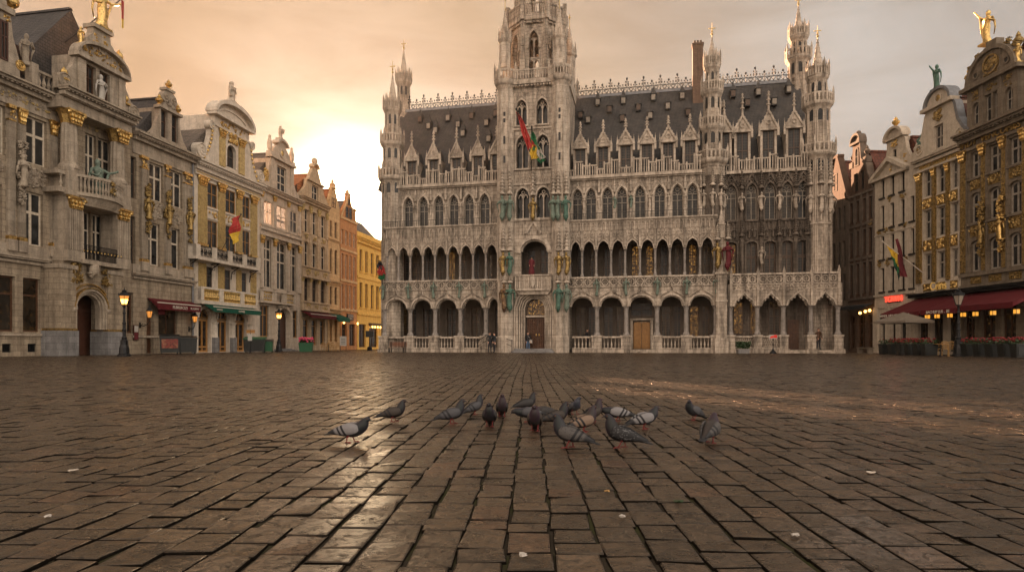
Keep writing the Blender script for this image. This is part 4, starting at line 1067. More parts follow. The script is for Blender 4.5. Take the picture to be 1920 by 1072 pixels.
# parapet round the tower top, octagon lantern with open windows, upper balcony
tt.box(tl-.15, tr+.15, TD-.3, TD+.4, zTop-.12, zTop+.12)
for k in range(22): tt.ball(tl+(tr-tl)*(k+.5)/22, TD-.18, zTop-.22, .12, .12, .12, 6, 3)
zq = WZ(130)
a, b = WU(961), WU(1034); tt.box(a, b, TD-.22, TD-.06, zq-.12, zq); tt.box(a, b, TD-.22, TD-.06, zTop+.1, zTop+.3)
for k in range(15):
    u = a+(b-a)*k/14; tt.box(u-.05, u+.05, TD-.2, TD-.08, zTop+.3, zq-.12)
    if k < 14: tt.ring(u+(b-a)/28, zq-.35, .06, .11, TD-.17, TD-.1, 8)
tt.box(tr-.1, tr+.1, TD+.6, 5.0, zTop, zq); tt.box(tl-.1, tl+.1, TD+.6, 5.0, zTop, zq)
oc = TU(1007, 2.2); od = 2.2; orr = 2.45; oz0, oz1 = zTop, TZ(1007, 34, 0.0); ph = R(-90-20)
om = MB(); ob = MB()
for k in range(8):
    a0, a1 = ph+k*PI/4, ph+(k+1)*PI/4
    P0 = Vector((oc+orr*math.cos(a0), od+orr*math.sin(a0))); P1 = Vector((oc+orr*math.cos(a1), od+orr*math.sin(a1)))
    L = (P1-P0).length; t = (P1-P0)/L; nn_ = Vector((-t.y, t.x))          # inward normal
    f = MB(); h = hole(L/2-.42, L/2+.42, zq-.4, oz1-1.1, 'pointed', .8)
    wall(f, 0, L, oz0, oz1, [h], 0, .4)
    archband(f, h['ua'], h['ub'], h['zb']-.8, .8, 'pointed', .16, -.14, .05, leg=h['za']+2.4)
    f.box(L/2-.05, L/2+.05, .12, .26, h['za'], h['zb']-.5); f.box(h['ua'], h['ub'], .12, .26, (h['za']+h['zb'])/2-.35, (h['za']+h['zb'])/2-.22)
    for c_ in (L/2-.21, L/2+.21):
        for zt_ in (h['zb']-.85, (h['za']+h['zb'])/2-.65):
            f.strip(arc(c_-.13,c_+.13,zt_,.2,'pointed',6), arc(c_-.2,c_+.2,zt_,.32,'pointed',6), .13, .25)
    f.box(-.02, L+.02, -.3, .1, oz1-.25, oz1); f.box(0, L, -.15, .1, oz1-.45, oz1-.25)
    for j in range(5): f.ball(L*(j+.5)/5, -.16, oz1-.4, .13, .13, .13, 6, 3)
    relief(f, .2, L-.2, oz1-1.0, oz1-.55, 0, 5, k, .07)
    # balcony parapet
    f.box(0, L, -.3, -.16, oz1, oz1+.2); f.box(0, L, -.3, -.16, oz1+1.1, oz1+1.25)
    for j in range(8): f.box(L*j/8, L*j/8+.09, -.28, -.18, oz1+.2, oz1+1.1)
    f.box(-.17, .17, -.42, -.08, oz1-.2, oz1+1.6)
    f.box(-.16, .16, -.25, .15, oz0, oz1); pinnacle(f, 0, -.25, oz1-2.4, .24, 2.0, 4); f.box(-.2, .2, -.34, .1, oz0, oz0+2.2)
    om.add([(P0.x+t.x*x+nn_.x*y, P0.y+t.y*x+nn_.y*y, z) for x, y, z in f.v], f.f)
    # next tier, mostly above the picture
    Q0 = Vector((oc+1.85*math.cos(a0), od+1.85*math.sin(a0))); Q1 = Vector((oc+1.85*math.cos(a1), od+1.85*math.sin(a1))); L2 = (Q1-Q0).length; t2 = (Q1-Q0)/L2; n2_ = Vector((-t2.y,t2.x))
    g = MB(); wall(g, 0, L2, oz1, oz1+5.5, [hole(L2/2-.35, L2/2+.35, oz1+.8, oz1+4.6, 'pointed', .6)], 0, .3); g.box(-.15,.15,-.2,.1,oz1,oz1+5.5)
    om.add([(Q0.x+t2.x*x+n2_.x*y, Q0.y+t2.y*x+n2_.y*y, z) for x, y, z in g.v], g.f)
om.loft([[(oc+orr*math.cos(ph+k*PI/4), od+orr*math.sin(ph+k*PI/4), z) for k in range(8)] for z in (oz1-.1, oz1+.02)])
spire(om, oc, od, oz1+5.4, 1.9, 12, 8, 12, ph)
lant = om.build('octagon', M['hall'], tower)
def tower_pin(px, d, y0, y1, ytip, r):
    u = TU(px, d); z0, z1, zt = TZ(px,y0,d), TZ(px,y1,d), TZ(px,ytip,d)
    tt.lathe(u, d, [(r,z0),(r,z1-.3),(r*1.25,z1-.1),(r*1.3,z1)], 8, PI/8)
    for k in range(8):
        a = PI/8+k*PI/4; pinnacle(tt, u+r*1.05*math.cos(a), d+r*1.05*math.sin(a), z1, .13, 1.2, 2)
    spire(tt, u, d, z1, r*.95, zt-z1, 8, 8)
    f = MB(); f.tube([(u,d,zt),(u,d,zt+1.3)], .03, 4); f.ball(u,d,zt+1.0,.1,.1,.12,6,3); f.build('finial', M['goldpaint'], tower)
tower_pin(947, TD+.3, 130, 77, 22, .5); tower_pin(1049, TD+.3, 130, 70, 18, .55); tower_pin(1068, 4.9, 165, 104, 54, .55); tower_pin(965, 4.9, 150, 60, 10, .5)
u = TU(1075,4.9); oct_parapet(tt, TU(1067,4.9), 4.9, TZ(1070,180,4.9), .85, .9)
tt.build('tower_tracery', [M['hall_light'], M['glass']], tower)
trim = sv_t
# finish the stone meshes of the hall
stone.build('wall', M['hall'], hall); trim.build('tracery', M['hall_light'], hall)
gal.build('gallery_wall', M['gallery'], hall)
# ---------------------------------------------------------------- guild houses
def split_build(mb, name, mat, parent, gap=.04, most=95):
    """Build each separate piece (islands that touch or nearly touch) as an object of its own."""
    n = len(mb.v); par = list(range(n))
    if not n: return []
    def find(a):
        while par[a] != a: par[a] = par[par[a]]; a = par[a]
        return a
    for f in mb.f:
        r = find(f[0])
        for i in f[1:]: par[find(i)] = r
    V = np.array(mb.v); roots = np.array([find(i) for i in range(n)]); ids, inv = np.unique(roots, return_inverse=True)
    lo = np.full((len(ids),3), 1e9); hi = np.full((len(ids),3), -1e9); np.minimum.at(lo, inv, V); np.maximum.at(hi, inv, V)
    lo -= gap; hi += gap; k = len(ids); cp = list(range(k))
    def cf(a):
        while cp[a] != a: cp[a] = cp[cp[a]]; a = cp[a]
        return a
    for i in range(k):
        hit = np.where(((lo[i+1:] <= hi[i]) & (hi[i+1:] >= lo[i])).all(1))[0]
        for j in hit: cp[cf(i+1+int(j))] = cf(i)
    cl = {}
    for fi, f in enumerate(mb.f): cl.setdefault(cf(int(inv[f[0]])), []).append(fi)
    if len(cl) > most: return [mb.build(name, mat, parent)]
    out = []
    for fs in cl.values():
        m = MB(); mp = {}
        for fi in fs:
            for i in mb.f[fi]:
                if i not in mp: mp[i] = len(m.v); m.v.append(mb.v[i])
            m.f.append(tuple(mp[i] for i in mb.f[fi])); m.m.append(mb.m[fi])
        out.append(m.build(name, mat, parent))
    return out
class House:
    def __init__(s, fr, xl, xr, name, label, cat='guild house'):
        s.f = fr.sub(xl); s.root = thing(name, label, cat, s.f.world(0,0), s.f.ang)
        s.W = s.f.U(xr); s.U, s.Z = s.f.U, s.f.Z
        s.holes = []; s.pend = []; s.mbs = {}
    def mb(s, nm, mat):
        if nm not in s.mbs: s.mbs[nm] = (MB(), mat)
        return s.mbs[nm][0]
    def h(s, xa, xb, za, zb, kind=None, rise=None, d=0.0):
        return hole(s.U(xa,d), s.U(xb,d), za, zb, kind, rise)
    def row(s, xs, za, zb, fm, gm, nx=2, bars=(.6,), kind=None, rise=None, fw=.07, mw=.07, sill=None, d=.2, trim=None):
        out = []
        for xa, xb in xs:
            h = s.h(xa, xb, za, zb, kind, rise); s.holes.append(h); out.append(h)
            g = gm if not isinstance(gm, (list, tuple)) else gm[len(out)-1]
            s.pend.append((h, d, fm, g, nx, bars, fw, mw))
            if sill: s.mb(*sill).box(h['ua']-.1, h['ub']+.1, -.12, .05, za-.13, za)
            if trim:
                m = s.mb(*trim); a, b = h['ua'], h['ub']
                if kind: archband(m, a, b, zb-h['rise'], h['rise'], kind, .13, -.05, .04, leg=za)
                else:
                    m.box(a-.12, a, -.05, .04, za, zb+.12); m.box(b, b+.12, -.05, .04, za, zb+.12); m.box(a, b, -.05, .04, zb, zb+.12)
        return out
    def cornice(s, z, h=.35, proj=.4, u0=None, u1=None, m=None, d=0.0, dent=True):
        m = m or s.mb('cornice', s.trimmat); u0 = -.05 if u0 is None else u0; u1 = s.W+.05 if u1 is None else u1
        m.box(u0, u1, d-proj*.45, d+.1, z-h, z-h*.6); m.box(u0-.02, u1+.02, d-proj*.8, d+.1, z-h*.45, z-h*.2); m.box(u0-.05, u1+.05, d-proj, d+.1, z-h*.2, z)
        if dent:
            n = int((u1-u0)/.28)
            for i in range(n): a = u0+(u1-u0)*(i+.25)/n; m.box(a, a+.13, d-proj*.72, d, z-h*.6, z-h*.45)
    def body(s, wallmat, z1, z0g=0.0, depth=9.0, u0=0.0, u1=None, raised=0.0, bands=None, dep=.35):
        u1 = s.W if u1 is None else u1
        m = s.mb('facade_wall', wallmat); wall(m, u0, u1, z0g, z1, s.holes, 0, dep)
        for za, zb in (bands or [(raised, z1-.02)]): b = MB(); b.box(u0+.01, u1-.01, .62, depth, za, zb); b.box(u0+.01, u0+.04, .3, .62, za, zb); b.box(u1-.04, u1-.01, .3, .62, za, zb); b.build('rear_wall', wallmat, s.root)
    def gable_roof(s, uc, ze, zr, u0, u1, mat, d0=.5, d1=9.0):
        m = MB(); m.quad((u0,d0,ze),(uc,d0,zr),(uc,d1,zr),(u0,d1,ze)); m.quad((uc,d0,zr),(u1,d0,ze),(u1,d1,ze),(uc,d1,zr)); m.quad((u0,d1,ze),(uc,d1,zr),(u1,d1,ze)); m.quad((u1,d0,ze),(uc,d0,zr),(u0,d0,ze))
        m.box(uc-.12, uc+.12, d0, d1, zr-.05, zr+.1)
        return m.build('roof', mat, s.root)
    def finish(s):
        for h, d, fm, g, nx, bars, fw, mw in s.pend: window(s.root, h, d, fm, g, nx, bars, fw, mw)
        for nm, (m, mat) in s.mbs.items():
            if nm in ('facade_wall',): m.build(nm, mat, s.root)
            else: split_build(m, nm, mat, s.root)
def lettering(text, parent, loc, size, mat, rot=(PI/2,0,0), ext=.012, sx=1.0):
    cu = bpy.data.curves.new('lettering', 'FONT'); cu.body = text; cu.size = size; cu.extrude = ext; cu.align_x = 'CENTER'; cu.align_y = 'CENTER'
    cu.materials.append(mat); o = bpy.data.objects.new('lettering', cu); COL.objects.link(o)
    me = bpy.data.meshes.new_from_object(o); bpy.data.objects.remove(o); o = bpy.data.objects.new('lettering', me); COL.objects.link(o)
    if not me.materials: me.materials.append(mat)
    o.parent = parent; o.location = loc; o.rotation_euler = rot; o.scale = (sx,1,1); return o
def awning(H, ua, ub, zt, proj, drop, mat, val=.3, text=(), stripe=False, d0=0.0):
    m = MB(); n = 6
    for i in range(n):
        a, b = ua+(ub-ua)*i/n, ua+(ub-ua)*(i+1)/n; s0, s1 = .02*(i%2), .02*((i+1)%2)
        m.quad((a,d0-.05,zt),(b,d0-.05,zt),(b,d0-proj,zt-drop-s1),(a,d0-proj,zt-drop-s0))
        m.quad((a,d0-proj,zt-drop-s0),(b,d0-proj,zt-drop-s1),(b,d0-proj-.015,zt-drop-val-s1*.5),(a,d0-proj-.015,zt-drop-val-s0*.5))
    m.quad((ua,d0-.05,zt),(ua,d0-proj,zt-drop),(ua,d0-proj,zt-drop-val*.8)); m.quad((ub,d0-.05,zt),(ub,d0-proj,zt-drop-val*.8),(ub,d0-proj,zt-drop))
    o = m.build('awning', mat, H.root)
    if stripe:
        s = MB(); s.box(ua, ub, d0-proj-.03, d0-proj+.03, zt-drop-.03, zt-drop+.05); s.build('front_bar', M['lettering'], o)
    a = MB()
    for u in (ua+.2, ub-.2): a.tube([(u,d0,zt-.6),(u,d0-proj*.5,zt-drop-.12),(u,d0-proj+.05,zt-drop-.05)], .025, 4)
    a.build('awning_arm', M['iron'], o)
    for t, u, sz in text: lettering(t, o, (u, d0-proj-.035, zt-drop-val*.55), sz, M['lettering'])
    return o
def bracket_lamp(H, u, z, out=.75, h=.8, scroll=True, lit=True):
    """Wall lantern on a scrolled iron bracket."""
    m = MB()
    m.box(u-.06,u+.06,-.05,.02,z-.75,z-.35); m.tube([(u,-.03,z-.55),(u,-out*.45,z-.6),(u,-out*.85,z-.45),(u,-out,z-.2),(u,-out,z)], .03, 5)
    m.tube([(u,-.03,z-.7),(u,-out*.3,z-.42),(u,-out*.55,z-.5),(u,-out*.45,z-.62),(u,-out*.35,z-.55)], .022, 4)
    y = -out
    m.lathe(u,y,[(.07,z-.06),(.12,z)],6)
    for k in range(6):
        a = k*PI/3; m.tube([(u+.115*math.cos(a),y+.115*math.sin(a),z),(u+.2*math.cos(a),y+.2*math.sin(a),z+.45)], .016, 4)
    m.lathe(u,y,[(.24,z+.45),(.23,z+.5),(.12,z+.65),(.13,z+.7),(.05,z+.78),(.02,z+.92)],6)
    o = m.build('wall_lamp', M['iron'], H.root)
    g = MB(); g.lathe(u,y,[(.11,z+.01),(.19,z+.45)],6); g.build('lamp_glass', M['lampglass'] if lit else M['lampoff'], o)
    b = MB(); b.ball(u,y,z+.2,.125,.125,.16,8,5); b.build('flame', M['lampglow'], o)
    return o
def top_statue(name, label, cat, fr, px, d, z, h, mat, seed, arm=None, yaw=0, base=True, n=14, fat=1.0):
    t = thing(name, label, cat, fr.world(fr.U(px,d), d, z), fr.ang)
    m = MB(); statue(m, 0, 0, .12 if base else 0, h, seed, arm, n, fat, yaw); m.build('figure', mat, t, True)
    if base: b = MB(); b.box(-h*.2,h*.2,-h*.17,h*.17,0,.12); b.build('plinth', mat, t)
    return t
L = Frame(1180.0, .028, 0)

# ===== A: big sandstone guild house with projecting columned bay
A = House(L, -150, 363, 'guild_house', 'wide sandstone guild house with columned centre bay at the left edge'); A.trimmat = M['left_trim']
g2, g1 = (11.5, 14.3), (6.62, 9.8)
bayx = (112, 247)
A.row([(-92,-52),(-32,10),(48,88)], *g2, M['sashpale'], M['glass'], 2, (.62,), mw=.16, fw=.1); A.row([(280,306),(317,342)], *g2, M['sashpale'], M['glass'], 2, (.62,), mw=.14, fw=.1)
A.row([(-96,-56),(-38,4),(41,81)], *g1, M['sashpale'], M['glass'], 2, (.62,), mw=.16, fw=.1); A.row([(273,300),(311,337)], *g1, M['sashpale'], M['glass'], 2, (.62,), mw=.14, fw=.1)
A.row([(160,180),(184,209)], 11.0, 14.6, M['sashpale'], M['glass'], 2, (.62,), mw=.12); A.row([(245,256)], 11.2, 14.2, M['sash'], M['glass'], 1, (.6,)); A.row([(245,254)], 6.5, 9.9, M['sash'], M['glass'], 1, (.6,))
A.row([(152,170),(174,194)], 6.3, 9.4, M['sashpale'], M['glass'], 2, (.62,), mw=.1)
A.row([(-60,-20),(-5,28),(43,76)], 1.45, 4.65, M['wood'], M['warmglass'], 1, (.68,), mw=.09, fw=.1); A.row([(297,333)], 1.2, 3.9, M['wood'], M['warmglass'], 2, (.75,), fw=.1)
A.row([(238,250)], 1.5, 4.4, M['wood'], M['shopglass'], 1, (.7,), fw=.12)
A.row([(4,21),(52,68)], .25, .75, M['iron'], M['glass'], 6, (), fw=.04, mw=.03, d=.1)
arch = A.h(145, 200, 0, 4.95, 'round', 1.75); A.holes.append(arch)
door2 = A.h(275, 288, .05, 3.0); A.holes.append(door2); A.pend.append((door2,.25,M['wood'],M['wood'],1,(.6,.3),.12,.1))
A.body(M['left'], 15.4)
tr = A.mb('facade_trim', M['left_trim']); gd = A.mb('gilding', M['gold']); cv = A.mb('carving', M['left_trim'])
U, Z = A.U, A.Z
bu0, bu1 = U(bayx[0]), U(bayx[1])
# string course, plinth course, frieze
for u0, u1 in ((0,bu0),(bu1,A.W)):
    A.cornice(5.85, .4, .4, u0, u1, dent=False); tr.box(u0, u1, -.12, .02, 5.85, 6.5); A.cornice(16.0, .55, .75, u0, u1)
    tr.box(u0, u1, -.06, .02, 14.65, 15.45); tr.box(u0, u1, -.1, .02, 1.2, 1.35); tr.box(u0, u1, -.08, .02, 14.5, 14.66)
relief(cv, U(-140), U(110), 14.75, 15.35, -.06, 60, 2, .06)
for i in range(14): relief(A.mb('gilding_frieze', M['goldpaint']), U(-120)+i*.75*1.0, U(-120)+i*.75+.6, 14.8, 15.3, -.08, 4, i+50, .06)

# giant fluted pilasters with gilt capitals and gilt bases
for xa, xb in ((-48,-36),(12,24),(32,44),(92,104),(262,274),(308,317),(343,357)):
    a, b = U(xa), U(xb); c = (a+b)/2
    fluted(tr, a, b, 0, 6.95, 13.6, .2, 5); tr.box(a-.08, b+.08, -.26, .02, 6.1, 6.75); gd.box(a-.05, b+.05, -.24, .02, 6.75, 6.95)
    if xa > 24 and xa < 250: capital(gd, c, -.1, 13.6, 14.5, b-a, .14)
    else: relief(gd, a-.03, b+.03, 13.65, 14.3, -.2, 8, xa, .06); gd.box(a-.05, b+.05, -.22, .02, 14.3, 14.5); gd.box(a-.04, b+.04, -.22, .02, 13.58, 13.66)
for xa, xb in ((44,86),(276,303),(314,340),(-36,6)):                # carved panels between the floors
    relief(cv, U(xa), U(xb), 9.95, 11.4, 0, 26, xa+3, .12)
for x, mt, k in ((34,'left_trim',1),(272,'darkgold',2),(310,'darkgold',3),(350,'darkgold',4)):       # caryatid trophies on the pilasters
    m = MB(); u = U(x); statue(m, u, -.36, 9.9, 1.9, k, None, 9, 1.05); relief(m, u-.3, u+.3, 8.6, 10.3, -.3, 26, k, .14); relief(m, u-.34, u+.34, 11.4, 12.7, -.3, 26, k+9, .14); relief(m, u-.4, u+.4, 10.2, 11.5, -.2, 18, k+19, .2); m.build('caryatid', M[mt], A.root, True)
# --- projecting bay
D1 = -1.25
def UD(x): return U(x, D1)
bx0, bx1 = UD(117), UD(246)
pw = .95
for xa, xb in ((109,146),(199,231)):
    a, b = UD(xa), UD(xb); c = (a+b)/2
    bs = A.mb('bay_base', M['base']); bs.box(c-.68, c+.68, D1-.1, .02, 0, 1.55); gd.box(c-.64, c+.64, D1-.06, 0, 1.55, 1.68)
    w_ = A.mb('facade_wall', M['left']); w_.box(c-.58, c+.58, D1, .02, 1.68, 5.35)
    tr.box(c-.66, c+.66, D1-.08, .02, 5.35, 5.6)
for xa, xb in ((124,158),(215,245)):
    a, b = UD(xa), UD(xb); c = (a+b)/2
    tr.box(c-.62, c+.62, D1-.1, .02, 5.85, 6.5); fluted(tr, c-.52, c+.52, D1, 6.5, 9.1, .1, 6); tr.box(c-.52, c+.52, D1+.02, .02, 6.5, 9.9); capital(gd, c, D1, 9.1, 9.85, .95, .2)
    relief(cv, c+.3*0-.5, c+.5, 7, 9, .0, 2, 3, .02)
    tr.box(c-.66, c+.66, D1-.15, .02, 9.9, 10.2); tr.box(c-.6, c+.6, D1-.1, .02, 10.2, 11.6)
    col_ = MB(); col_.lathe(c, D1+.45, [(.62,11.6),(.62,11.75),(.5,11.9),(.47,12.0)], 20)
    n = 24
    def fr_(r, k): return r*(1 if k%2 else .9)
    col_.loft([[(c+fr_(r,k)*math.cos(2*PI*k/n), D1+.45+fr_(r,k)*math.sin(2*PI*k/n), z) for k in range(n)] for r, z in ((.46,12.0),(.47,13.0),(.42,14.4))])
    col_.build('column', M['left_trim'], A.root)
    capital(gd, c, D1+.05, 14.35, 15.2, .92, .2); gd.lathe(c, D1+.45, [(.42,14.4),(.55,14.9),(.7,15.2)], 8)
# second-floor balcony: straight sides and bowed middle
bm = A.mb('balcony', M['left_trim']); c0, c1 = UD(140), UD(230); zb = 10.0
P = [(c0+(c1-c0)*k/10, D1-.75*math.sin(PI*k/10)) for k in range(11)]
for (x0,y0),(x1,y1) in zip(P[:-1],P[1:]):
    for za, zc_, e in ((zb,zb+.22,.12),(zb+1.15,zb+1.32,.1)):
        bm.add([(x0,y0-e,za),(x1,y1-e,za),(x1,y1+.3,za),(x0,y0+.3,za),(x0,y0-e,zc_),(x1,y1-e,zc_),(x1,y1+.3,zc_),(x0,y0+.3,zc_)], [(0,1,5,4),(3,2,1,0),(4,5,6,7),(2,3,7,6)])
    for t in (.25,.75): baluster_row(bm, x0+(x1-x0)*t-.1, x0+(x1-x0)*t+.1, y0+(y1-y0)*t, zb+.22, zb+1.15, .2, .085)
bm.box(c0, c1, D1, .1, zb-.25, zb); bm.loft([[(x,y,zb) for x,y in P]+[(c1,0,zb),(c0,0,zb)], [(x,D1+(y-D1)*.5,zb-.55) for x,y in P]+[(c1,0,zb-.55),(c0,0,zb-.55)]])
bm.box(UD(112), UD(126), D1+.1, 0, 10.0, 10.3); bm.box(UD(112), UD(126), D1+.1, 0, 11.1, 11.3); baluster_row(bm, UD(113), UD(125), D1+.2, 10.3, 11.1, .24, .09)
relief(A.mb('balcony_gilding', M['darkgold']), UD(184), UD(197), 10.2, 11.6, D1-.85, 14, 5, .14)
gs = top_statue('green_statue', 'green bronze robed statue standing on the bowed balcony of the sandstone house', 'statue', A.f, 183, D1+.2, 10.05, 2.6, M['verdigris'], 12, 'out', -.3)
# iron balcony over the door
ib = MB(); a, b = UD(152), UD(228)
ib.box(a, b, D1-.06, D1-.03, 6.98, 7.03); ib.box(a, b, D1-.06, D1-.03, 6.05, 6.1)
for k in range(34): u = a+(b-a)*k/33; ib.box(u-.012, u+.012, D1-.06, D1-.035, 6.1, 6.98)
for k in range(11): ib.ring(a+(b-a)*(k+.5)/11, 6.6, .1, .14, D1-.07, D1-.03, 9)
ib.build('iron_balcony', M['iron'], A.root); tr.box(a-.1, b+.1, D1-.25, .05, 5.8, 6.05)
for k in range(12): gd.ball(a+(b-a)*(k+.5)/12, D1-.09, 6.62, .06, .04, .06, 6, 3)
# entrance arch with gilt archivolt, carving and door
aa, ab = UD(146), UD(200); ac = (aa+ab)/2; hw = (ab-aa)/2; zs = 3.0
pw_ = MB(); wall(pw_, UD(109)+.3, UD(231)-.2, 1.68, 5.85, [hole(aa, ab, 0, zs+hw, 'round', hw)], D1+.25, .5); pw_.build('portal_wall', M['left'], A.root)
for k in range(3): archband(tr, aa+.12*k, ab-.12*k, zs, hw-.12*k, 'round', .14, D1+.05+.12*k, D1+.4+.12*k, 16, leg=1.68)
archband(gd, aa-.16, ab+.16, zs, hw+.16, 'round', .06, D1-.02, D1+.2, 16); archband(gd, aa-.42, ab+.42, zs, hw+.42, 'round', .05, D1+.1, D1+.28, 16)
dg_ = A.mb('portal_carving', M['darkgold']); lc_ = A.mb('portal_mask', M['left_trim'])
relief(dg_, aa-.5, aa+.45, 4.3, 6.0, D1+.1, 20, 8, .22); relief(dg_, ab-.3, ab+.5, 4.4, 5.8, D1+.1, 18, 9, .22); relief(lc_, ac-.5, ac+.5, 4.9, 6.2, D1+.0, 18, 10, .25); lc_.ball(ac, D1-.1, 5.5, .34, .3, .42, 10, 6)
relief(dg_, aa-.45, aa-.1, 3.2, 4.4, D1+.1, 8, 18, .12); relief(dg_, ab+.1, ab+.45, 3.2, 4.4, D1+.1, 8, 19, .12)
for x in (aa-.2, ab+.2): lc_.ball(x, D1+.1, zs-.1, .2, .18, .2, 7, 4)
da, db_ = UD(146)+.25, UD(190)
dm = MB(); dm.box(U(146)-.2, U(200)+.2, .45, .6, 0, 5.2); dm.box(da, da+1.7, .3, .45, 0, 2.85); dm.box(da-.2, da+2.3, .28, .44, 2.85, 3.05)
for k in range(2):
    for z0, z1 in ((.25,.85),(1.0,2.6)): dm.box(da+.12+k*.85, da+.72+k*.85, .26, .3, z0, z1)
do = dm.build('door', M['redwood'], A.root)
m = MB(); m.ring(da+.85, 1.9, .25, .3, .22, .27, 12); [m.tube([(da+.65+k*.1,.24,1.3),(da+.75+k*.06,.24,1.9),(da+.6+k*.12,.24,2.4)], .015, 4) for k in range(5)]; m.build('door_grille', M['iron'], do)
m = MB(); m.box(da+.55, da+1.25, .22, .27, 2.98, 3.22); o = m.build('sign_plate', M['lettering'], do)
# entablature and gable of the bay
e0, e1 = UD(117)-.05, UD(252)
tr.box(e0+.1, e1-.1, D1+.1, .1, 15.2, 15.9); A.cornice(16.45, .55, .7, e0, e1, d=D1+.1); tr.box(e0+.1, e1-.1, D1-.1, .1, 15.85, 16.0)
G = -.8
def UG(x): return U(x, G)
ga, gb = UG(147), UG(231); gz0, gz1 = 16.4, 19.15
gw = MB(); gh = [hole(UG(161), UG(180), 16.75, 18.75), hole(UG(187), UG(206), 16.75, 18.75)]
wall(gw, ga, gb, gz0, gz1, gh, G, .4); gw.box(ga+.01, gb-.01, G+.4, 6.5, gz0, gz1-.02)
gc = (ga+gb)/2
for sx, u in ((-1,ga),(1,gb)):                                     # scroll volutes either side
    pts = [(u,gz0),(u+sx*1.5,gz0),(u+sx*1.5,gz0+.9),(u+sx*.8,gz0+1.25),(u+sx*.35,gz0+1.9),(u+sx*.1,gz0+2.7),(u,gz0+2.9)]
    gw.prism(pts if sx > 0 else pts[::-1], G+.05, G+.35); volute(gw, u+sx*.95, gz0+.62, .5, G-.05, G+.3, sx)
for sx, u in ((-1,ga+.2),(1,gb-.2)): gw.box(u-.28, u+.28, G-.12, G, gz0, gz1-.3)
gw.box(ga-.35, gb+.35, G-.35, G+.4, gz1-.25, gz1)
hw2 = (gb-ga)/2+.3; P0 = arc(gc-hw2, gc+hw2, gz1, 1.25, 'round', 16)
gw.prism([(ga,gz1)]+[(gb,gz1)]+[(x,z) for x,z in reversed(arc(gc-hw2+.2, gc+hw2-.2, gz1, 1.05, 'round', 16))], G-.02, G+.35)
gw.strip(arc(gc-hw2+.1, gc+hw2-.1, gz1, 1.02, 'round', 16), P0, G-.38, G+.4)
tz = gz1+.95
gw.prism([(gc-1.35,gz1+.9),(gc+1.35,gz1+.9),(gc+1.2,tz+.35),(gc+.75,tz+.8),(gc+.7,tz+1.25),(gc-.7,tz+1.25),(gc-.75,tz+.8),(gc-1.2,tz+.35)], G, G+.45)
gw.box(gc-.78, gc+.78, G-.2, G+.7, tz+1.25, tz+1.5); gw.ring(gc, tz+.1, .22, .36, G-.1, G, 12)
go = gw.build('gable', M['left_trim'], A.root)
for h in gh: window(go, h, G+.22, M['wood'], M['glass'], 2, (.62,), .09, .06)
gg = MB(); 
for k in range(7):
    t = -1+2*(k+.5)/7; relief(gg, gc+t*hw2*.78-.2, gc+t*hw2*.78+.25, gz1+.12, gz1+.2+.75*math.sqrt(1-t*t*.8), G-.04, 6, k, .1)
relief(gg, gc-.7, gc-.2, tz+.15, tz+1.0, G, 7, 31, .08); relief(gg, gc+.1, gc+.7, tz+.3, tz+1.15, G, 7, 32, .08); split_build(gg, 'gable_gilding', M['gold'], go)
m = MB(); statue(m, UG(184), G-.22, 16.5, 1.9, 21, None, 9); m.build('niche_statue', M['whitecloth'], go, True)
zk = tz+1.5
gsx = 189
top_statue('gilded_statue', 'gilded warrior statue with flagpole crowning the sandstone house gable', 'statue', A.f, gsx, G+.2, zk, 2.6, M['gold'], 6, 'out', -.3, fat=1.15)
fp = thing('flag', 'dark slanting flagpole with red and yellow pennant behind the gilded warrior', 'flag', A.f.world(0,0), A.f.ang)
m = MB(); u0, z0 = A.f.at(122, 80, 1.2); u1, z1 = A.f.at(226, 0, G+.2); m.tube([(u0,1.2,z0),(u1,G+.2,z1),(u1+(u1-u0)*.4,G,z1+(z1-z0)*.4)], .035, 5); m.build('pole', M['iron'], fp)
m = MB(); mats = [M['redflag'], M['yellowflag']]
for k in range(6): m.cur = 0 if k < 4 else 1; w_ = .16-.008*k; m.quad((u1+.1-w_+.03*(k%2),G+.1,z1-.32*k),(u1+.1+w_,G+.15,z1-.32*k),(u1+.1+w_-.01,G+.15,z1-.32*k-.32),(u1+.1-w_+.03*((k+1)%2),G+.1,z1-.32*k-.32))
m.build('pennant', mats, fp)
for x, y0, y1, d, nm, lb in ((152,84,52,G,'golden warrior figurine left of the segmental pediment',0),(223,118,92,G,'gilded urn on the right shoulder of the tall gable',1),(120,146,124,G,'small golden bust above the left gable scroll',2),(236,193,176,G,'golden crown ornament above the right gable scroll',3)):
    z0, z1 = A.f.Z(x,y0,d), A.f.Z(x,y1,d)
    if lb in (0,): top_statue('gilded_figure', nm, 'figurine', A.f, x, d+.1, z0, z1-z0, M['gold'], lb+40, None, 0)
    else:
        t = thing('gilded_ornament', nm, 'ornament', A.f.world(A.f.U(x,d+.1), d+.1, z0), A.f.ang); m = MB(); urn(m, 0, 0, 0, z1-z0); m.ball(0,0,(z1-z0)*.55,(z1-z0)*.28,None,(z1-z0)*.3,8,5); m.box(-.2,.2,-.2,.2,-.1,.02); m.build('urn', M['gold'], t)
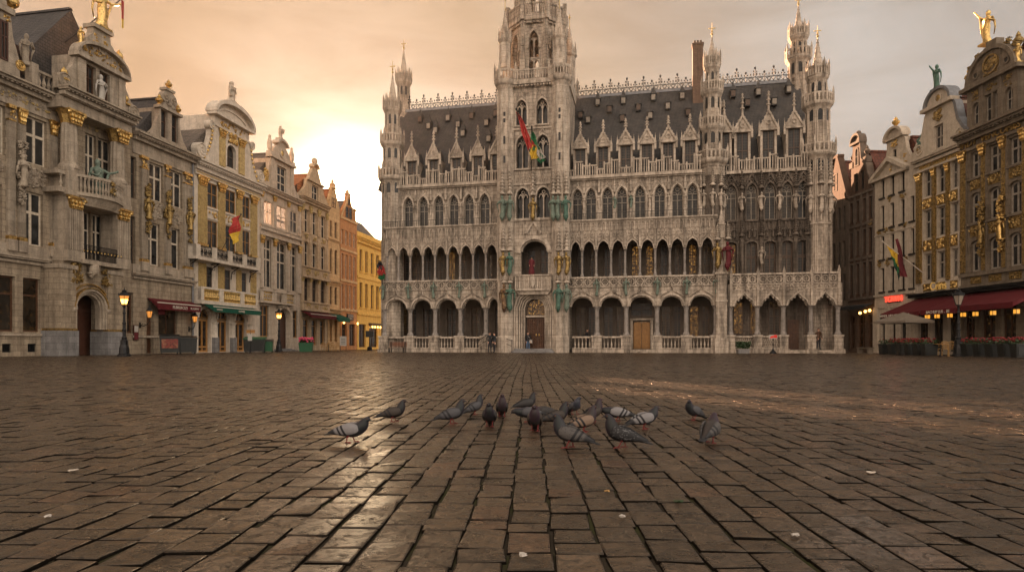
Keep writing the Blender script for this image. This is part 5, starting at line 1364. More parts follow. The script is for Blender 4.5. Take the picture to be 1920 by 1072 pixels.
# balustrade, dormer, left gable, roofs
bl = A.mb('balustrade', M['left_trim']); a, b = U(52), U(116)
bl.box(a, b, -.3, .0, 16.0, 16.2); bl.box(a, b, -.32, .02, 17.0, 17.15); baluster_row(bl, a+.1, b-.6, -.15, 16.2, 17.0, .3, .12); bl.box(b-.55, b, -.4, .1, 16.0, 17.3); bl.box(a-.1, a+.35, -.4, .1, 16.0, 17.4)
bl.box(bu1, A.W, -.3, .1, 16.0, 16.25)
r = A.gable_roof((U(60)+U(240))/2+.2, 16.0, A.f.Z(110,79,6), U(20), U(262), M['slate'], 1.2, 9.5)
m = MB(); m.loft([[(U(26),.6,16.0),(U(112),.6,16.0),(U(112),5,16.0),(U(26),5,16.0)],[(U(30),1.7,18.9),(U(108),1.7,18.9),(U(108),5,18.9),(U(30),5,18.9)]]); ms = m.build('mansard_roof', M['slate'], A.root)
m = MB(); h = hole(U(44), U(66), 16.6, 18.1, 'round', .5); wall(m, U(40), U(70), 16.2, 18.4, [h], .5, .2); m.box(U(40), U(70), .7, 2, 16.2, 18.38); o = m.build('dormer', M['redwood'], A.root); window(o, h, .58, M['redwood'], M['glass'], 2, (.5,), .07, .06)
m = MB(); statue(m, U(47), -.1, 17.15, 1.9, 51, None, 9); m.build('roof_statue', M['left_trim'], A.root, True)
m = MB(); m.prism([(U(-60),16.0),(U(30),16.0),(U(28),17.2),(U(16),18.4),(U(12),19.6),(U(6),19.9),(U(-6),21.6),(U(-30),22.2),(U(-60),22.2)], -.3, .3); m.box(U(-62), U(15), -.5, .35, 19.5, 19.85); o = m.build('side_gable', M['left_trim'], A.root); window(o, hole(U(-10), U(6), 16.8, 19.0), -.36, M['redwood'], M['glass'], 2, (.6,), .1, .07)
m = MB(); volute(m, U(30), 16.9, .3, -.34, -.3); relief(m, U(-4), U(13), 19.0, 19.5, -.3, 6, 3, .06); m.build('gable_gilding', M['gold'], o)
t = thing('gilded_ornament', 'golden ball finial on the cut-off gable at the far left edge', 'ornament', A.f.world(U(22), 0, 19.9), A.f.ang); m = MB(); m.lathe(0,0,[(.2,0),(.12,.15),(.1,.25)],8); m.ball(0,0,.6,.38,None,.38,12,8); m.lathe(0,0,[(.08,.95),(.15,1.1),(.03,1.3)],8); m.build('ball', M['gold'], t)
# small gable on the right part of the house
a, b = U(288), U(343); m = MB(); hs = [hole(U(300),U(312),16.5,18.6), hole(U(320),U(332),16.5,18.6)]
wall(m, a+.5, b-.5, 15.9, 18.75, hs, -.1, .4); m.box(a+.51, b-.51, .3, 6, 15.9, 18.7)
for sx, u in ((-1,a+.5),(1,b-.5)):
    pts = [(u,15.95),(u+sx*.9,15.95),(u+sx*.9,16.5),(u+sx*.5,16.9),(u+sx*.2,17.6),(u,18.2)]; m.prism(pts if sx > 0 else pts[::-1], -.05, .25)
gc2 = (a+b)/2; m.prism([(a+.7,18.75),(b-.7,18.75),(b-1.1,19.3)]+[(x,z) for x,z in reversed(arc(gc2-.85, gc2+.85, 19.5, .8, 'round', 10))]+[(a+1.1,19.3)], -.1, .3)
m.box(a+.35, b-.35, -.3, .3, 18.65, 18.85); m.box(gc2-.5, gc2+.5, -.2, .4, 20.25, 20.45); relief(m, gc2-.6, gc2+.6, 18.95, 20.1, -.12, 14, 4, .08)
o = m.build('small_gable', M['left_trim'], A.root)
for h in hs: window(o, h, .1, M['wood'], M['glass'], 1, (.6,), .07, .06)
for x, zz_, hh, nm in ((gc2,20.45,.75,'golden urn on top of the small rounded gable'),(a+.6,18.85,.85,'golden urn on the left shoulder of the small gable'),(b-.6,18.85,.85,'golden urn on the right shoulder of the small gable')):
    t = thing('gilded_urn', nm, 'urn', A.f.world(x, 0, zz_), A.f.ang); k = MB(); urn(k, 0, 0, 0, hh, .28, 10); k.build('urn', M['gold'], t)
A.gable_roof(gc2, 16.0, 19.8, U(262), U(372), M['slate'], .6, 9)
A.finish()
awning(A, U(275), U(358), 4.15, .9, .35, M['maroon'], .5, ((('FLBRUFCIZI'),U(318),.32),('N. KAFW',U(346),.24)), True)
ab_ = MB(); ab_.box(U(287), U(298), -.5, -.42, 2.95, 3.4); ab_.build('side_panel', M['maroon'], A.root)
bracket_lamp(A, U(87), 2.55, .9); bracket_lamp(A, U(262), 2.65, .8); bracket_lamp(A, U(354), 2.5, .55)
m = MB(); u = U(253); m.box(u-.22, u+.24, -.1, -.02, 1.0, 2.1); o = m.build('menu_board', M['redwood'], A.root); k = MB(); k.box(u-.17,u+.19,-.115,-.1,1.6,2.04); k.build('paper', M['whitecloth'], o); k = MB(); k.box(u-.17,u+.19,-.115,-.1,1.06,1.56); k.build('panel', M['darkred'], o)
m = MB(); m.tube([(A.W-.25,-.12,0),(A.W-.25,-.12,15.5)], .08, 8); m.build('drainpipe', M['lead'], A.root)

# ===== B: white house with gold pilasters and a big scrolled gable
B = House(L, 364, 487, 'guild_house', 'white guild house with gold pilasters, two balconies and a big scrolled gable'); B.trimmat = M['white']
U, Z = B.U, B.Z
wc = [(387.5,407.5),(420.5,441.5),(452.5,468.5)]
B.row(wc, 12.4, 14.45, M['tanwood'], M['glass'], 2, (.55,), mw=.06, d=.05); B.row(wc, 8.9, 11.25, M['tanwood'], M['glass'], 2, (.55,), fw=.05, mw=.04, d=.05); B.row([(380,398),(414,432),(446,462)], 5.45, 7.3, M['sash'], M['glass'], 2, (.6,), mw=.06, d=.05)
ar = [(372,396),(407,430),(440,463)]
ahs = [B.h(xa, xb, .05, 3.75, 'round', (B.U(xb)-B.U(xa))/2) for xa, xb in ar]; B.holes += ahs
B.body(M['white'], 15.6)
w = B.mb('facade_trim', M['white']); gp_ = B.mb('gilded_pilaster', M['goldpaint']); gd = B.mb('gilding', M['gold'])
B.cornice(15.95, .8, .75); w.box(0, B.W, -.15, .02, 14.75, 15.15); gp_.box(.1, B.W-.1, -.17, -.14, 14.9, 15.0); w.box(0, B.W, -.12, .02, 7.55, 7.75)
for xa, xb in ((371,386),(408,420),(442,452),(469,480)):
    a, b = U(xa), U(xb); c = (a+b)/2
    fluted(gp_, a, b, 0, 9.1, 13.95, .16, 6); capital(gd, c, -.08, 13.95, 14.75, b-a, .16); gd.box(a-.06, b+.06, -.22, .02, 8.9, 9.12); fluted(gp_, a+.05, b-.05, 0, 5.4, 7.5, .1, 5)
for xa, xb in wc: relief(gd, U(xa), U(xb), 11.55, 12.15, -.03, 12, xa, .07); w.box(U(xa)-.05, U(xb)+.05, -.08, .02, 12.22, 12.36); w.box(U(xa)-.05, U(xb)+.05, -.08, .02, 11.35, 11.45)
# upper balcony: stone posts, iron panels, iron brackets
bm = B.mb('balcony', M['white']); D = -.95; a, b = B.U(368,D), B.U(488,D); bm.box(a, b, D, 0, 7.6, 7.85)
for k in range(5):
    u = a+(b-a-.5)*k/4; bm.box(u, u+.5, D-.02, D+.3, 7.85, 8.8)
    if k in (0,4): bm.box(u, u+.5, D, 0, 8.6, 8.8)
bm.box(a, a+.25, D, 0, 7.85, 8.8)
ir = MB()
for k in range(4):
    u0_, u1_ = a+(b-a-.5)*k/4+.5, a+(b-a-.5)*(k+1)/4; ir.box(u0_, u1_, D+.1, D+.14, 8.7, 8.76)
    for j in range(9): u = u0_+(u1_-u0_)*(j+.5)/9; ir.box(u-.012, u+.012, D+.1, D+.13, 7.85, 8.7)
    for j in range(3): ir.ring(u0_+(u1_-u0_)*(j+.5)/3, 8.27, .18, .23, D+.09, D+.14, 10); ir.ring(u0_+(u1_-u0_)*(j+.5)/3, 8.27, .07, .11, D+.09, D+.14, 8)
for k in range(4):
    u = a+.3+(b-a-.6)*k/3; ir.tube([(u,-.02,6.5),(u,-.1,7.1),(u,D+.15,7.55)], .04, 5); ir.tube([(u,-.05,7.5),(u,-.45,7.35),(u,-.35,7.0),(u,-.15,7.05)], .03, 4); ir.box(u-.03,u+.03,D+.05,0,7.52,7.6)
ir.build('balcony_ironwork', M['iron'], B.root)
# lower balcony with gilded balusters, awning, columned ground-floor arches
D = -.7; a, b = B.U(377,D), B.U(484,D); bm.box(a, b, D, 0, 4.05, 4.35); bm.box(a-.05, b+.05, D-.05, D+.3, 5.3, 5.45); bm.box(a, a+.3, D, 0, 4.35, 5.3)
xs = [a+(b-a)*t for t in (0,.29,.36,.66,.73,1.0)]
for u0_, u1_ in ((a,a+.35),(xs[1],xs[2]),(xs[3],xs[4]),(b-.35,b)): bm.box(u0_, u1_, D-.03, D+.28, 4.35, 5.3)
for u0_, u1_ in ((a+.35,xs[1]),(xs[2],xs[3]),(xs[4],b-.35)):
    gp_.box(u0_, u1_, D+.14, D+.2, 4.35, 5.3); baluster_row(gd, u0_, u1_, D+.06, 4.36, 5.28, .24, .1); gp_.box(u0_, u1_, D-.0, D+.14, 4.76, 4.86)
awning(B, B.U(388,-.75), B.U(478,-.75), 4.12, 1.15, .3, M['greencanvas'], .42, (('TINMMSI',B.U(408,-1.2),.2),('DUWBSI',B.U(450,-1.2),.24)), True, -.2)
for xa, xb in ((397,406),(431,439),(464,472)):
    c = (U(xa)+U(xb))/2; w.lathe(c, -.05, [(.3,1.3),(.26,1.45),(.24,2.4),(.3,2.5),(.36,2.62)], 10); bs = B.mb('column_base', M['base']); bs.box(c-.3, c+.3, -.3, .1, 0, 1.3)
for h in ahs: archband(w, h['ua'], h['ub'], h['zb']-h['rise'], h['rise'], 'round', .2, -.1, .1, 12); archband(w, h['ua']+.08, h['ub']-.08, h['zb']-h['rise'], h['rise']-.08, 'round', .08, .08, .2, 12)
for k, h in enumerate(ahs):
    zt = h['zb']-h['rise']; c = (h['ua']+h['ub'])/2
    dd = hole(h['ua']+.1, h['ub']-.1, .05, zt-.1)
    window(B.root, dd, .28, M['tanwood'], M['shopglass'], 2, (.16,), .16, .14, name='shop_door', thick=.1)
    window(B.root, hole(h['ua']+.05, h['ub']-.05, zt-.02, h['zb']-.05, 'round', h['rise']-.05), .28, M['tanwood'], M['shopglass'], 2, (), .08, .06, name='fanlight')
# scrolled gable
ga, gb = U(402), U(467); gz0, gz1 = 15.9, 20.6; gc = (ga+gb)/2
m = MB(); h = hole(U(424), U(441), 16.5, 18.5, 'round', (U(441)-U(424))/2); wall(m, ga, gb, gz0, gz1, [h], 0, .5); m.box(ga+.01, gb-.01, .5, 5, gz0, gz1-.05)
archband(m, h['ua'], h['ub'], h['zb']-h['rise'], h['rise'], 'round', .18, -.1, .05, 12, leg=16.5)
for sx, u in ((-1,ga),(1,gb)):
    pts = [(u,gz0),(u+sx*2.3,gz0),(u+sx*2.3,gz0+.8),(u+sx*1.5,gz0+1.0),(u+sx*.9,gz0+1.6),(u+sx*.55,gz0+2.6),(u+sx*.5,gz0+3.6),(u,gz0+3.9)]
    m.prism(pts if sx > 0 else pts[::-1], .02, .45); volute(m, u+sx*1.75, gz0+1.0, .62, -.12, .5, sx); volute(m, u+sx*.45, gz0+3.55, .38, -.12, .45, sx)
    for k in range(9):
        t = k/8; gd.ball(u+sx*(.3+1.1*(1-t)**2), -.06, gz0+.5+2.9*t, .12, .1, .14, 6, 3)
m.box(ga-.35, gb+.35, -.45, .5, gz1-.15, gz1+.1); m.box(ga-.1, gb+.1, -.1, .02, 19.55, 19.7)
hw = (gb-ga)/2+.4; m.strip(arc(gc-hw+.25, gc+hw-.25, gz1+.1, 1.25, 'round', 16), arc(gc-hw, gc+hw, gz1+.1, 1.6, 'round', 16), -.5, .6)
m.prism([(x,z) for x,z in reversed(arc(gc-hw+.2, gc+hw-.2, gz1+.1, 1.3, 'round', 16))], 0, .5); m.strip(arc(gc-hw+.9, gc+hw-.9, gz1+.1, .75, 'round', 12), arc(gc-hw+.7, gc+hw-.7, gz1+.1, .9, 'round', 12), -.1, .1)
m.box(gc-.6, gc+.6, -.2, .5, gz1+1.55, gz1+1.85)
go = m.build('gable', M['white'], B.root); window(go, h, .2, M['sash'], M['glass'], 2, (.5,), .07, .06)
gg = MB(); gp2 = MB()
for xa, xb in ((411,421),(447,457)): a, b = U(xa), U(xb); gp2.box(a, b, -.12, .02, 16.3, 18.8); capital(gg, (a+b)/2, -.06, 18.8, 19.5, b-a, .16)
gp2.box(ga+.2, gb-.2, -.06, .02, 16.15, 16.25)
relief(gg, ga+.15, gb-.15, 19.75, 20.4, -.02, 26, 7, .1); relief(gg, gc-.7, gc+.7, 18.55, 19.75, -.05, 22, 8, .2); split_build(gg, 'gable_gilding', M['gold'], go); gp2.build('gable_pilaster', M['goldpaint'], go)
t = thing('stone_sculpture', 'grey stone flame-like sculpture on the arched pediment of the white house', 'sculpture', B.f.world(gc, .1, gz1+1.85), B.f.ang)
m = MB(); statue(m, 0, 0, 0, 1.9, 3, None, 11, 1.6, .3); relief(m, -.45, .45, .3, 1.6, -.1, 20, 2, .2); m.box(-.5,.5,-.3,.3,-.02,.12); m.build('figure', M['grey'], t, True)
B.gable_roof(U(418), 16.2, 20.4, U(353), U(487), M['lslate'], .6, 9)
B.finish()
fl = thing('flag', 'red and gold flag on a slanting pole over the white house balcony', 'flag', B.f.world(0,0), B.f.ang)
m = MB(); u0, z0 = B.f.at(415, 470, -.9); u1, z1 = B.f.at(452, 402, -2.2); m.tube([(u0,-.9,z0),(u1,-2.2,z1)], .03, 5); m.ball(u1,-2.2,z1,.07); m.build('pole', M['iron'], fl)
m = MB()
for k in range(8):
    m.cur = 1 if k >= 5 else 0; t0, t1 = k/8, (k+1)/8
    def fpnt(t, s): return (u1-.05-.75*s*(1-abs(2*t-.9)*.55)-.1*t, -2.15+.5*s+.12*math.sin(t*9+s*3), z1-.08-2.2*t-.35*s)
    for s0 in (0,.34,.67): m.quad(fpnt(t0,s0), fpnt(t0,s0+.33), fpnt(t1,s0+.33), fpnt(t1,s0))
m.build('cloth', [M['redflag'], M['yellowflag']], fl)
# ===== C: pale grey stone house with tall windows and arched portal
C = House(L, 488, 563, 'guild_house', 'pale grey stone house with tall mullioned windows, arched portal and crowned gable'); C.trimmat = M['grey']
U, Z = C.U, C.Z
cs = [(494,510),(518,537),(543,557)]
C.row(cs, 12.55, 14.8, M['sashpale'], [M['clearglass'],M['clearglass'],M['clearglass']], 2, (.55,), mw=.07, fw=.07, d=.05); C.row(cs, 6.3, 11.1, M['sashpale'], M['glass'], 2, (.58,.8), mw=.14, fw=.1)
C.row([(488,504)], 1.45, 4.5, M['tanwood'], M['shopglass'], 2, (.7,), fw=.1); C.row([(549,558)], 1.4, 4.3, M['tanwood'], M['shopglass'], 1, (.7,), fw=.1)
po = C.h(517, 541, .25, 4.4, 'round', 1.05); C.holes.append(po); C.body(M['grey'], 15.8, bands=[(0.0,12.3)], dep=.14)
w = C.mb('facade_trim', M['grey']); gd = C.mb('gilding', M['gold']); cv = C.mb('carving', M['left_trim'])
C.cornice(16.2, .55, .55); w.box(0, C.W, -.2, .02, 11.9, 12.2); w.box(0, C.W, -.1, .02, 12.3, 12.42); w.box(0, C.W, -.3, .02, 11.3, 11.45)
for xa, xb in ((487,493),(511,517),(537.5,542.5),(557.5,563)):
    a, b = U(xa), U(xb); c = (a+b)/2; w.box(a, b, -.12, .02, 12.4, 15.0); w.box(a, b, -.14, .02, 6.2, 10.5); capital(gd, c, -.08, 10.5, 11.3, (b-a)*.8, .14); capital(gd, c, -.06, 15.0, 15.55, (b-a)*.7, .12)
D = -.5
bm = C.mb('balcony', M['grey']); a, b = C.U(491,D), C.U(555,D); bm.box(a, b, D, 0, 4.75, 4.95); bm.box(a, b, D-.06, D+.2, 5.85, 6.0)
for t in (0,.3,.36,.6,.66,.94): bm.box(a+(b-a)*t, a+(b-a)*t+.32, D-.02, D+.2, 4.95, 5.85)
for t0, t1 in ((.05,.3),(.7,.94)):
    for k in range(4): u = a+(b-a)*(t0+(t1-t0)*(k+.5)/4); bm.ring(u, 5.4, .2, .29, D+.05, D+.15, 10); gd.ball(u, D+.05, 5.4, .14, .05, .14, 6, 3)
    gd.box(a+(b-a)*t0, a+(b-a)*t1, D+.12, D+.16, 4.97, 5.85)
archband(w, po['ua'], po['ub'], 3.35, 1.05, 'round', .35, -.3, .05, 14, leg=.25); archband(w, po['ua']+.15, po['ub']-.15, 3.35, .9, 'round', .12, .04, .25, 14, leg=.25); relief(cv, po['ua']-.5, po['ub']+.5, 4.3, 5.0, -.25, 20, 5, .2)
m = MB(); m.box(po['ua'], po['ub'], .3, .42, .25, 4.4); [m.box(po['ua']+.2+k*.95, po['ua']+.95+k*.95, .26, .31, z, z+.9) for k in range(2) for z in (.5,1.6,2.7)]; m.build('door', M['redwood'], C.root)
st = MB(); [st.box(po['ua']-.5+.1*k, po['ub']+.4-.1*k, -.9+.3*k, .3, .09*k, .09*(k+1)) for k in range(3)]; st.build('step', M['base'], C.root)
w.box(po['ub']+.5, C.W, -.1, .02, 0, 1.3)
ga, gb = U(508), U(548); gz0 = 16.2; gc = (ga+gb)/2; m = MB(); h = hole(U(520), U(537), 16.4, 18.9); wall(m, ga, gb, gz0, 19.4, [h], 0, .4); m.box(ga+.01, gb-.01, .4, 5, gz0, 19.3)
for sx, u in ((-1,ga),(1,gb)):
    pts = [(u,gz0),(u+sx*1.6,gz0),(u+sx*1.5,gz0+.6),(u+sx*.8,gz0+.9),(u+sx*.35,gz0+1.7),(u+sx*.15,gz0+3),(u,gz0+3.2)]; m.prism(pts if sx > 0 else pts[::-1], .02, .35)
    m.box(u-.3*(1+sx)/2-.0*sx-.15, u+.3*(1-sx)/2+.15, -.12, 0, gz0, 19.4)
m.box(ga-.3, gb+.3, -.3, .4, 19.35, 19.6); m.prism([(ga+.2,19.6),(gb-.2,19.6),(gb-.5,20.4),(gc+.6,21.1),(gc-.6,21.1),(ga+.5,20.4)], 0, .4); m.ring(gc, 20.3, .3, .48, -.1, .02, 12)
m.strip(arc(gc-.85, gc+.85, 21.1, .4, 'round', 10), arc(gc-1.1, gc+1.1, 21.1, .6, 'round', 10), -.25, .5); m.prism([(gc-.9,21.05),(gc+.9,21.05),(gc+.5,21.6),(gc-.5,21.6)], 0, .45); m.box(gc-.4, gc+.4, -.1, .5, 21.6, 21.85)
go = m.build('gable', M['grey'], C.root); window(go, h, .18, M['sashpale'], M['glass'], 2, (.33,.66), .1, .1)
gg = MB(); gg.ball(gc, -.03, 20.3, .2, .08, .3, 8, 4); relief(gg, ga-1.3, ga-.3, 16.5, 18.2, .1, 18, 6, .2); split_build(gg, 'gable_gilding', M['gold'], go)
t = thing('stone_sculpture', 'weathered stone animal sculpture crowning the pale grey house', 'sculpture', C.f.world(gc, .15, 21.85), C.f.ang); m = MB(); statue(m, 0, 0, 0, 1.3, 8, 'out', 9, 1.5); relief(m, -.4, .4, .3, 1.1, -.1, 10, 2, .2); m.build('figure', M['grey'], t, True)
for u, lb in ((ga-.05,'stone obelisk on the left shoulder of the grey gable'),(gb+.05,'stone obelisk on the right shoulder of the grey gable')):
    t = thing('stone_obelisk', lb, 'obelisk', C.f.world(u, .1, 19.6), C.f.ang); m = MB(); m.box(-.25,.25,-.25,.25,0,.35); m.lathe(0,0,[(.12,.35),(.24,.6),(.26,1.2),(.12,1.7),(.16,1.8),(.03,2.0)],8); m.build('shaft', M['grey'], t)
C.gable_roof(U(524), 16.3, 20.2, U(475), U(566), M['lslate'], .6, 9)
C.finish()

# ===== D: warm stone house with gilt capitals and carved balconies
Dh = House(L, 564, 614, 'guild_house', 'warm stone house with gilt balconies and a maroon awning over its cafe'); Dh.trimmat = M['dstone']
U = Dh.U; ds = [(569,579),(584,594),(600,610)]
Dh.row(ds, 13.1, 15.6, M['sashpale'], M['glass'], 2, (.55,), mw=.1); Dh.row(ds, 9.3, 12.1, M['sashpale'], M['glass'], 2, (.55,), mw=.1, kind='round', rise=.35); Dh.row(ds, 5.5, 8.0, M['sash'], M['glass'], 2, (.6,), mw=.1)
Dh.row([(568,579),(584,594),(600,609)], .6, 3.5, M['tanwood'], M['warmglass'], 1, (.75,), fw=.12); Dh.body(M['dstone'], 16.5, bands=[(0.0,12.3)])
w = Dh.mb('facade_trim', M['dstone']); gd = Dh.mb('gilding', M['goldpaint']); Dh.cornice(16.9, .55, .5)
for xa, xb in ((564,568.5),(579.5,583.5),(594.5,599.5),(610.5,614)):
    a, b = U(xa), U(xb); c = (a+b)/2; w.box(a, b, -.12, .02, 13, 15.3); capital(gd, c, -.06, 15.3, 16.1, (b-a)*.8, .14); w.box(a, b, -.12, .02, 9.2, 12.5); w.box(a, b, -.12, .02, 5.4, 7.6); capital(gd, c, -.06, 7.6, 8.1, (b-a)*.8, .12)
for xa, xb in ds: relief(gd, U(xa), U(xb), 12.3, 13.0, -.05, 10, xa, .1); relief(gd, U(xa), U(xb), 8.3, 9.1, -.32, 10, xa+1, .1); relief(gd, U(xa), U(xb), 4.65, 5.25, -.3, 10, xa+2, .1)
for z0, z1 in ((8.15,9.25),(4.5,5.4)): w.box(0, Dh.W, -.3, .02, z0, z1); w.box(-.05, Dh.W+.05, -.42, .02, z1-.1, z1+.05); w.box(-.05, Dh.W+.05, -.4, .02, z0-.1, z0+.05)
ga, gb = U(578), U(604); gc = (ga+gb)/2; m = MB(); h = hole(U(585), U(597), 17.1, 18.7); wall(m, ga, gb, 16.8, 19, [h], 0, .4); m.box(ga+.01, gb-.01, .4, 4, 16.8, 18.95)
for sx, u in ((-1,ga),(1,gb)):
    pts = [(u,16.85),(u+sx*2.2,16.85),(u+sx*1.3,17.5),(u+sx*.5,18.2),(u+sx*.25,19),(u,19.05)]; m.prism(pts if sx > 0 else pts[::-1], .02, .35)
m.box(ga-.3, gb+.3, -.2, .4, 18.95, 19.12); m.prism([(ga+.1,19.1),(gb-.1,19.1),(gc+.9,20.1),(gc+.5,20.7),(gc-.5,20.7),(gc-.9,20.1)], 0, .4); m.strip(arc(gc-.5,gc+.5,20.7,.35,'round',8), arc(gc-.75,gc+.75,20.7,.55,'round',8), -.2,.45); m.ball(gc, .1, 21.5, .35, None, .4, 8, 5)
go = m.build('gable', M['dstone'], Dh.root); window(go, h, .18, M['sashpale'], M['glass'], 2, (.5,), .09, .09); Dh.gable_roof(gc-.4, 16.9, 19.9, U(548), U(614), M['otile'], .6, 5); Dh.finish()
awning(Dh, U(564), U(613), 4.35, 1.2, .35, M['maroon'], .4, (), True)
# ===== E: golden stepped gable house
E = House(L, 615, 637, 'guild_house', 'narrow golden stone house with a stepped gable and green awning'); E.trimmat = M['estone']; U = E.U
es = [(618.5,623),(627.5,632.5)]
E.row(es, 13.6, 15.5, M['sash'], M['glass'], 1, (.6,), fw=.1); E.row(es, 9.2, 12.2, M['sash'], M['glass'], 2, (.6,), kind='round', rise=.4); E.row(es, 5.5, 7.6, M['sash'], M['glass'], 1, (.6,)); E.row(es, 1, 3.6, M['tanwood'], M['warmglass'], 1, (.75,), fw=.1)
E.body(M['estone'], 16.9, depth=5.0); w = E.mb('facade_trim', M['estone']); E.cornice(8.3, .4, .35, dent=False); E.cornice(4.9, .4, .5, dent=False); E.cornice(13.3, .25, .2, dent=False)
m = MB(); W = E.W; c = W/2
for k in range(6): t = k/6; m.box(c-(W/2)*(1-t)-.0, c+(W/2)*(1-t), 0, .4, 16.85+k*.46, 16.85+(k+1)*.46)
for k in range(6):
    for sx in (-1,1): m.lathe(c+sx*(W/2)*(1-(k+.3)/6), .2, [(.16,16.85+(k+1)*.46),(.2,17+(k+1)*.46),(.03,17.35+(k+1)*.46)], 6)
m.lathe(c, .2, [(.5,19.5),(.35,19.8),(.42,20.0),(.15,20.25),(.2,20.4),(.02,20.7)], 8); h1 = hole(U(622), U(629), 17.2, 18.3); go = m.build('gable', M['estone'], E.root); window(go, h1, -.04, M['sash'], M['glass'], 2, (.5,), .08, .08)
E.gable_roof(c, 16.9, 19.4, U(610), W, M['otile'], .5, 5); E.finish(); awning(E, U(615), U(638), 4.35, 1.3, .5, M['greencanvas'], .45)
# ===== F: orange brick gable house
Fh = House(L, 638, 669, 'guild_house', 'orange brick house with a pointed curved gable and rows of slim windows'); Fh.trimmat = M['estone']; U = Fh.U
fs = [(640,644),(647.5,652),(655,659.5),(662.5,667)]
for z0, z1 in ((13.2,15.0),(8.9,12.0),(5.2,8.2)): Fh.row(fs, z0, z1, M['sashpale'], M['glass'], 1, (.6,), fw=.12, mw=.1)
Fh.row([(641,650),(655,666)], .5, 3.3, M['wood'], M['warmglass'], 2, (.75,), fw=.1); Fh.body(M['obrick'], 16.4); w = Fh.mb('facade_trim', M['estone'])
for z in (12.4, 8.55, 4.9, 16.3): w.box(0, Fh.W, -.1, .02, z, z+.28)
W = Fh.W; c = W/2; m = MB(); m.prism([(.1,16.4),(W-.1,16.4),(W-.7,17.4),(W-1.1,17.9),(c+.6,18.7),(c+.4,19.3),(c+.3,19.8),(c-.3,19.8),(c-.4,19.3),(c-.6,18.7),(1.1,17.9),(.7,17.4)], 0, .4); go = m.build('gable', M['obrick'], Fh.root)
m = MB(); m.box(c-.45, c+.45, -.1, .5, 19.75, 19.9); m.lathe(c, .2, [(.2,19.9),(.24,20.1),(.02,20.5)], 6)
for sx in (-1,1): m.strip([(c+sx*(W/2-.1),16.4),(c+sx*(W/2-.7),17.4),(c+sx*(W/2-1.1),17.9),(c+sx*.6,18.7),(c+sx*.3,19.8)], [(c+sx*(W/2-.35),16.4),(c+sx*(W/2-.95),17.4),(c+sx*(W/2-1.35),17.8),(c+sx*.4,18.55),(c+sx*.12,19.75)], -.06, .1)
m.build('coping', M['estone'], go)
window(go, hole(c-.25, c+.25, 18.35, 19.2, 'round', .25), -.05, M['sash'], M['glass'], 1, (), .08, .06)
for sx in (-.95,.05): window(go, hole(c+sx, c+sx+.8, 16.7, 18.1), -.05, M['sash'], M['glass'], 1, (.5,), .09, .06)
Fh.gable_roof(c, 16.4, 18.9, -.8, W, M['lslate'], .5, 9); Fh.finish()
# ===== G: yellow plastered house at the end of the row
Gh = House(L, 670, 726, 'guild_house', 'yellow plastered house with flat dentilled cornice beside the town hall'); Gh.trimmat = M['yplaster']; U = Gh.U
gs_ = [(674,679),(684.5,689.5),(695,700),(705,710),(715,719)]
for z0, z1 in ((10.4,13.3),(5.6,8.9)): Gh.row(gs_, z0, z1, M['sash'], M['glass'], 1, (.62,), fw=.12, mw=.1, sill=('window_sill', M['yplaster']), trim=('window_surround', M['yplaster']))
Gh.row([(673,686),(692,708)], .3, 3.4, M['wood'], M['warmglass'], 2, (.75,), fw=.1); Gh.body(M['yplaster'], 14.4); Gh.cornice(14.9, .8, .6); w = Gh.mb('facade_trim', M['yplaster']); w.box(0, Gh.W, .0, .4, 14.9, 15.6); w.box(0, Gh.W, -.15, .02, 4.6, 4.9); w.box(0, Gh.W, -.12, .02, 9.5, 9.75)
m = MB(); m.loft([[(0,.5,15),(Gh.W,.5,15),(Gh.W,9,15),(0,9,15)],[(.2,4,18.6),(Gh.W,4,18.6),(Gh.W,5,18.6),(.2,5,18.6)]]); m.build('roof', M['lslate'], Gh.root)
for u in (U(690), U(704)): m = MB(); m.box(u-.6, u+.6, 3.2, 4.2, 16.5, 19.6); m.box(u-.7, u+.7, 3.1, 4.3, 19.6, 19.85); m.build('chimney', M['obrick'], Gh.root)
Gh.finish()
m = MB(); a, b = U(690), U(712); m.box(a, b, -.5, -.1, 3.35, 3.6)
m.build('shop_canopy', M['wood'], Gh.root)
for H_, xs, z in ((Gh,(694,699,704,709),3.1),(Fh,(640,666),3.4)):
    for x in xs:
        m = MB(); m.ball(H_.U(x), -.35, z, .13, .13, .17, 8, 5); o = m.build('wall_lamp', M['bulb'], H_.root); m = MB(); m.tube([(H_.U(x),0,z+.35),(H_.U(x),-.35,z+.3),(H_.U(x),-.35,z+.15)], .02, 4); m.build('bracket', M['iron'], o)
m = MB(); u = Fh.U(655); m.box(u-.9, u+.9, -.16, -.05, 3.75, 4.55); o = m.build('shop_sign', M['iron'], Fh.root); lettering('ZOCMO', o, (u,-.18,4.28), .42, M['lettering']); lettering('EINMIAF', o, (u,-.18,3.92), .3, M['lettering'])
# unseen wall added behind the left row to block light and sky
bw = House(L, -150, 726, 'rear_wall', 'unseen brick wall added behind the left row of houses to block light', 'wall')
m = MB(); wall(m, 0, bw.W, 0, 12.0, [], 9.02, .3); m.build('masonry', M['bbrick'], bw.root)
for xw in (510.6, 537.6, 557.6):                 # added baffles along the sun beam, hiding bright sky behind the attic windows
    m = MB(); u = bw.U(xw)+.12; k = 6.5*.806/.593; m.add([(u+q,y,z) for z in (12.3,18.0) for q, y in ((0,.16),(k,6.66),(k+.08,6.66),(.08,.16))], [(0,1,2,3),(7,6,5,4),(0,4,5,1),(1,5,6,2),(2,6,7,3),(3,7,4,0)]); m.build('sky_baffle', M['bbrick'], bw.root)
# ---------------------------------------------------------------- right row
Rr = Frame(880.0, .030, 1600)
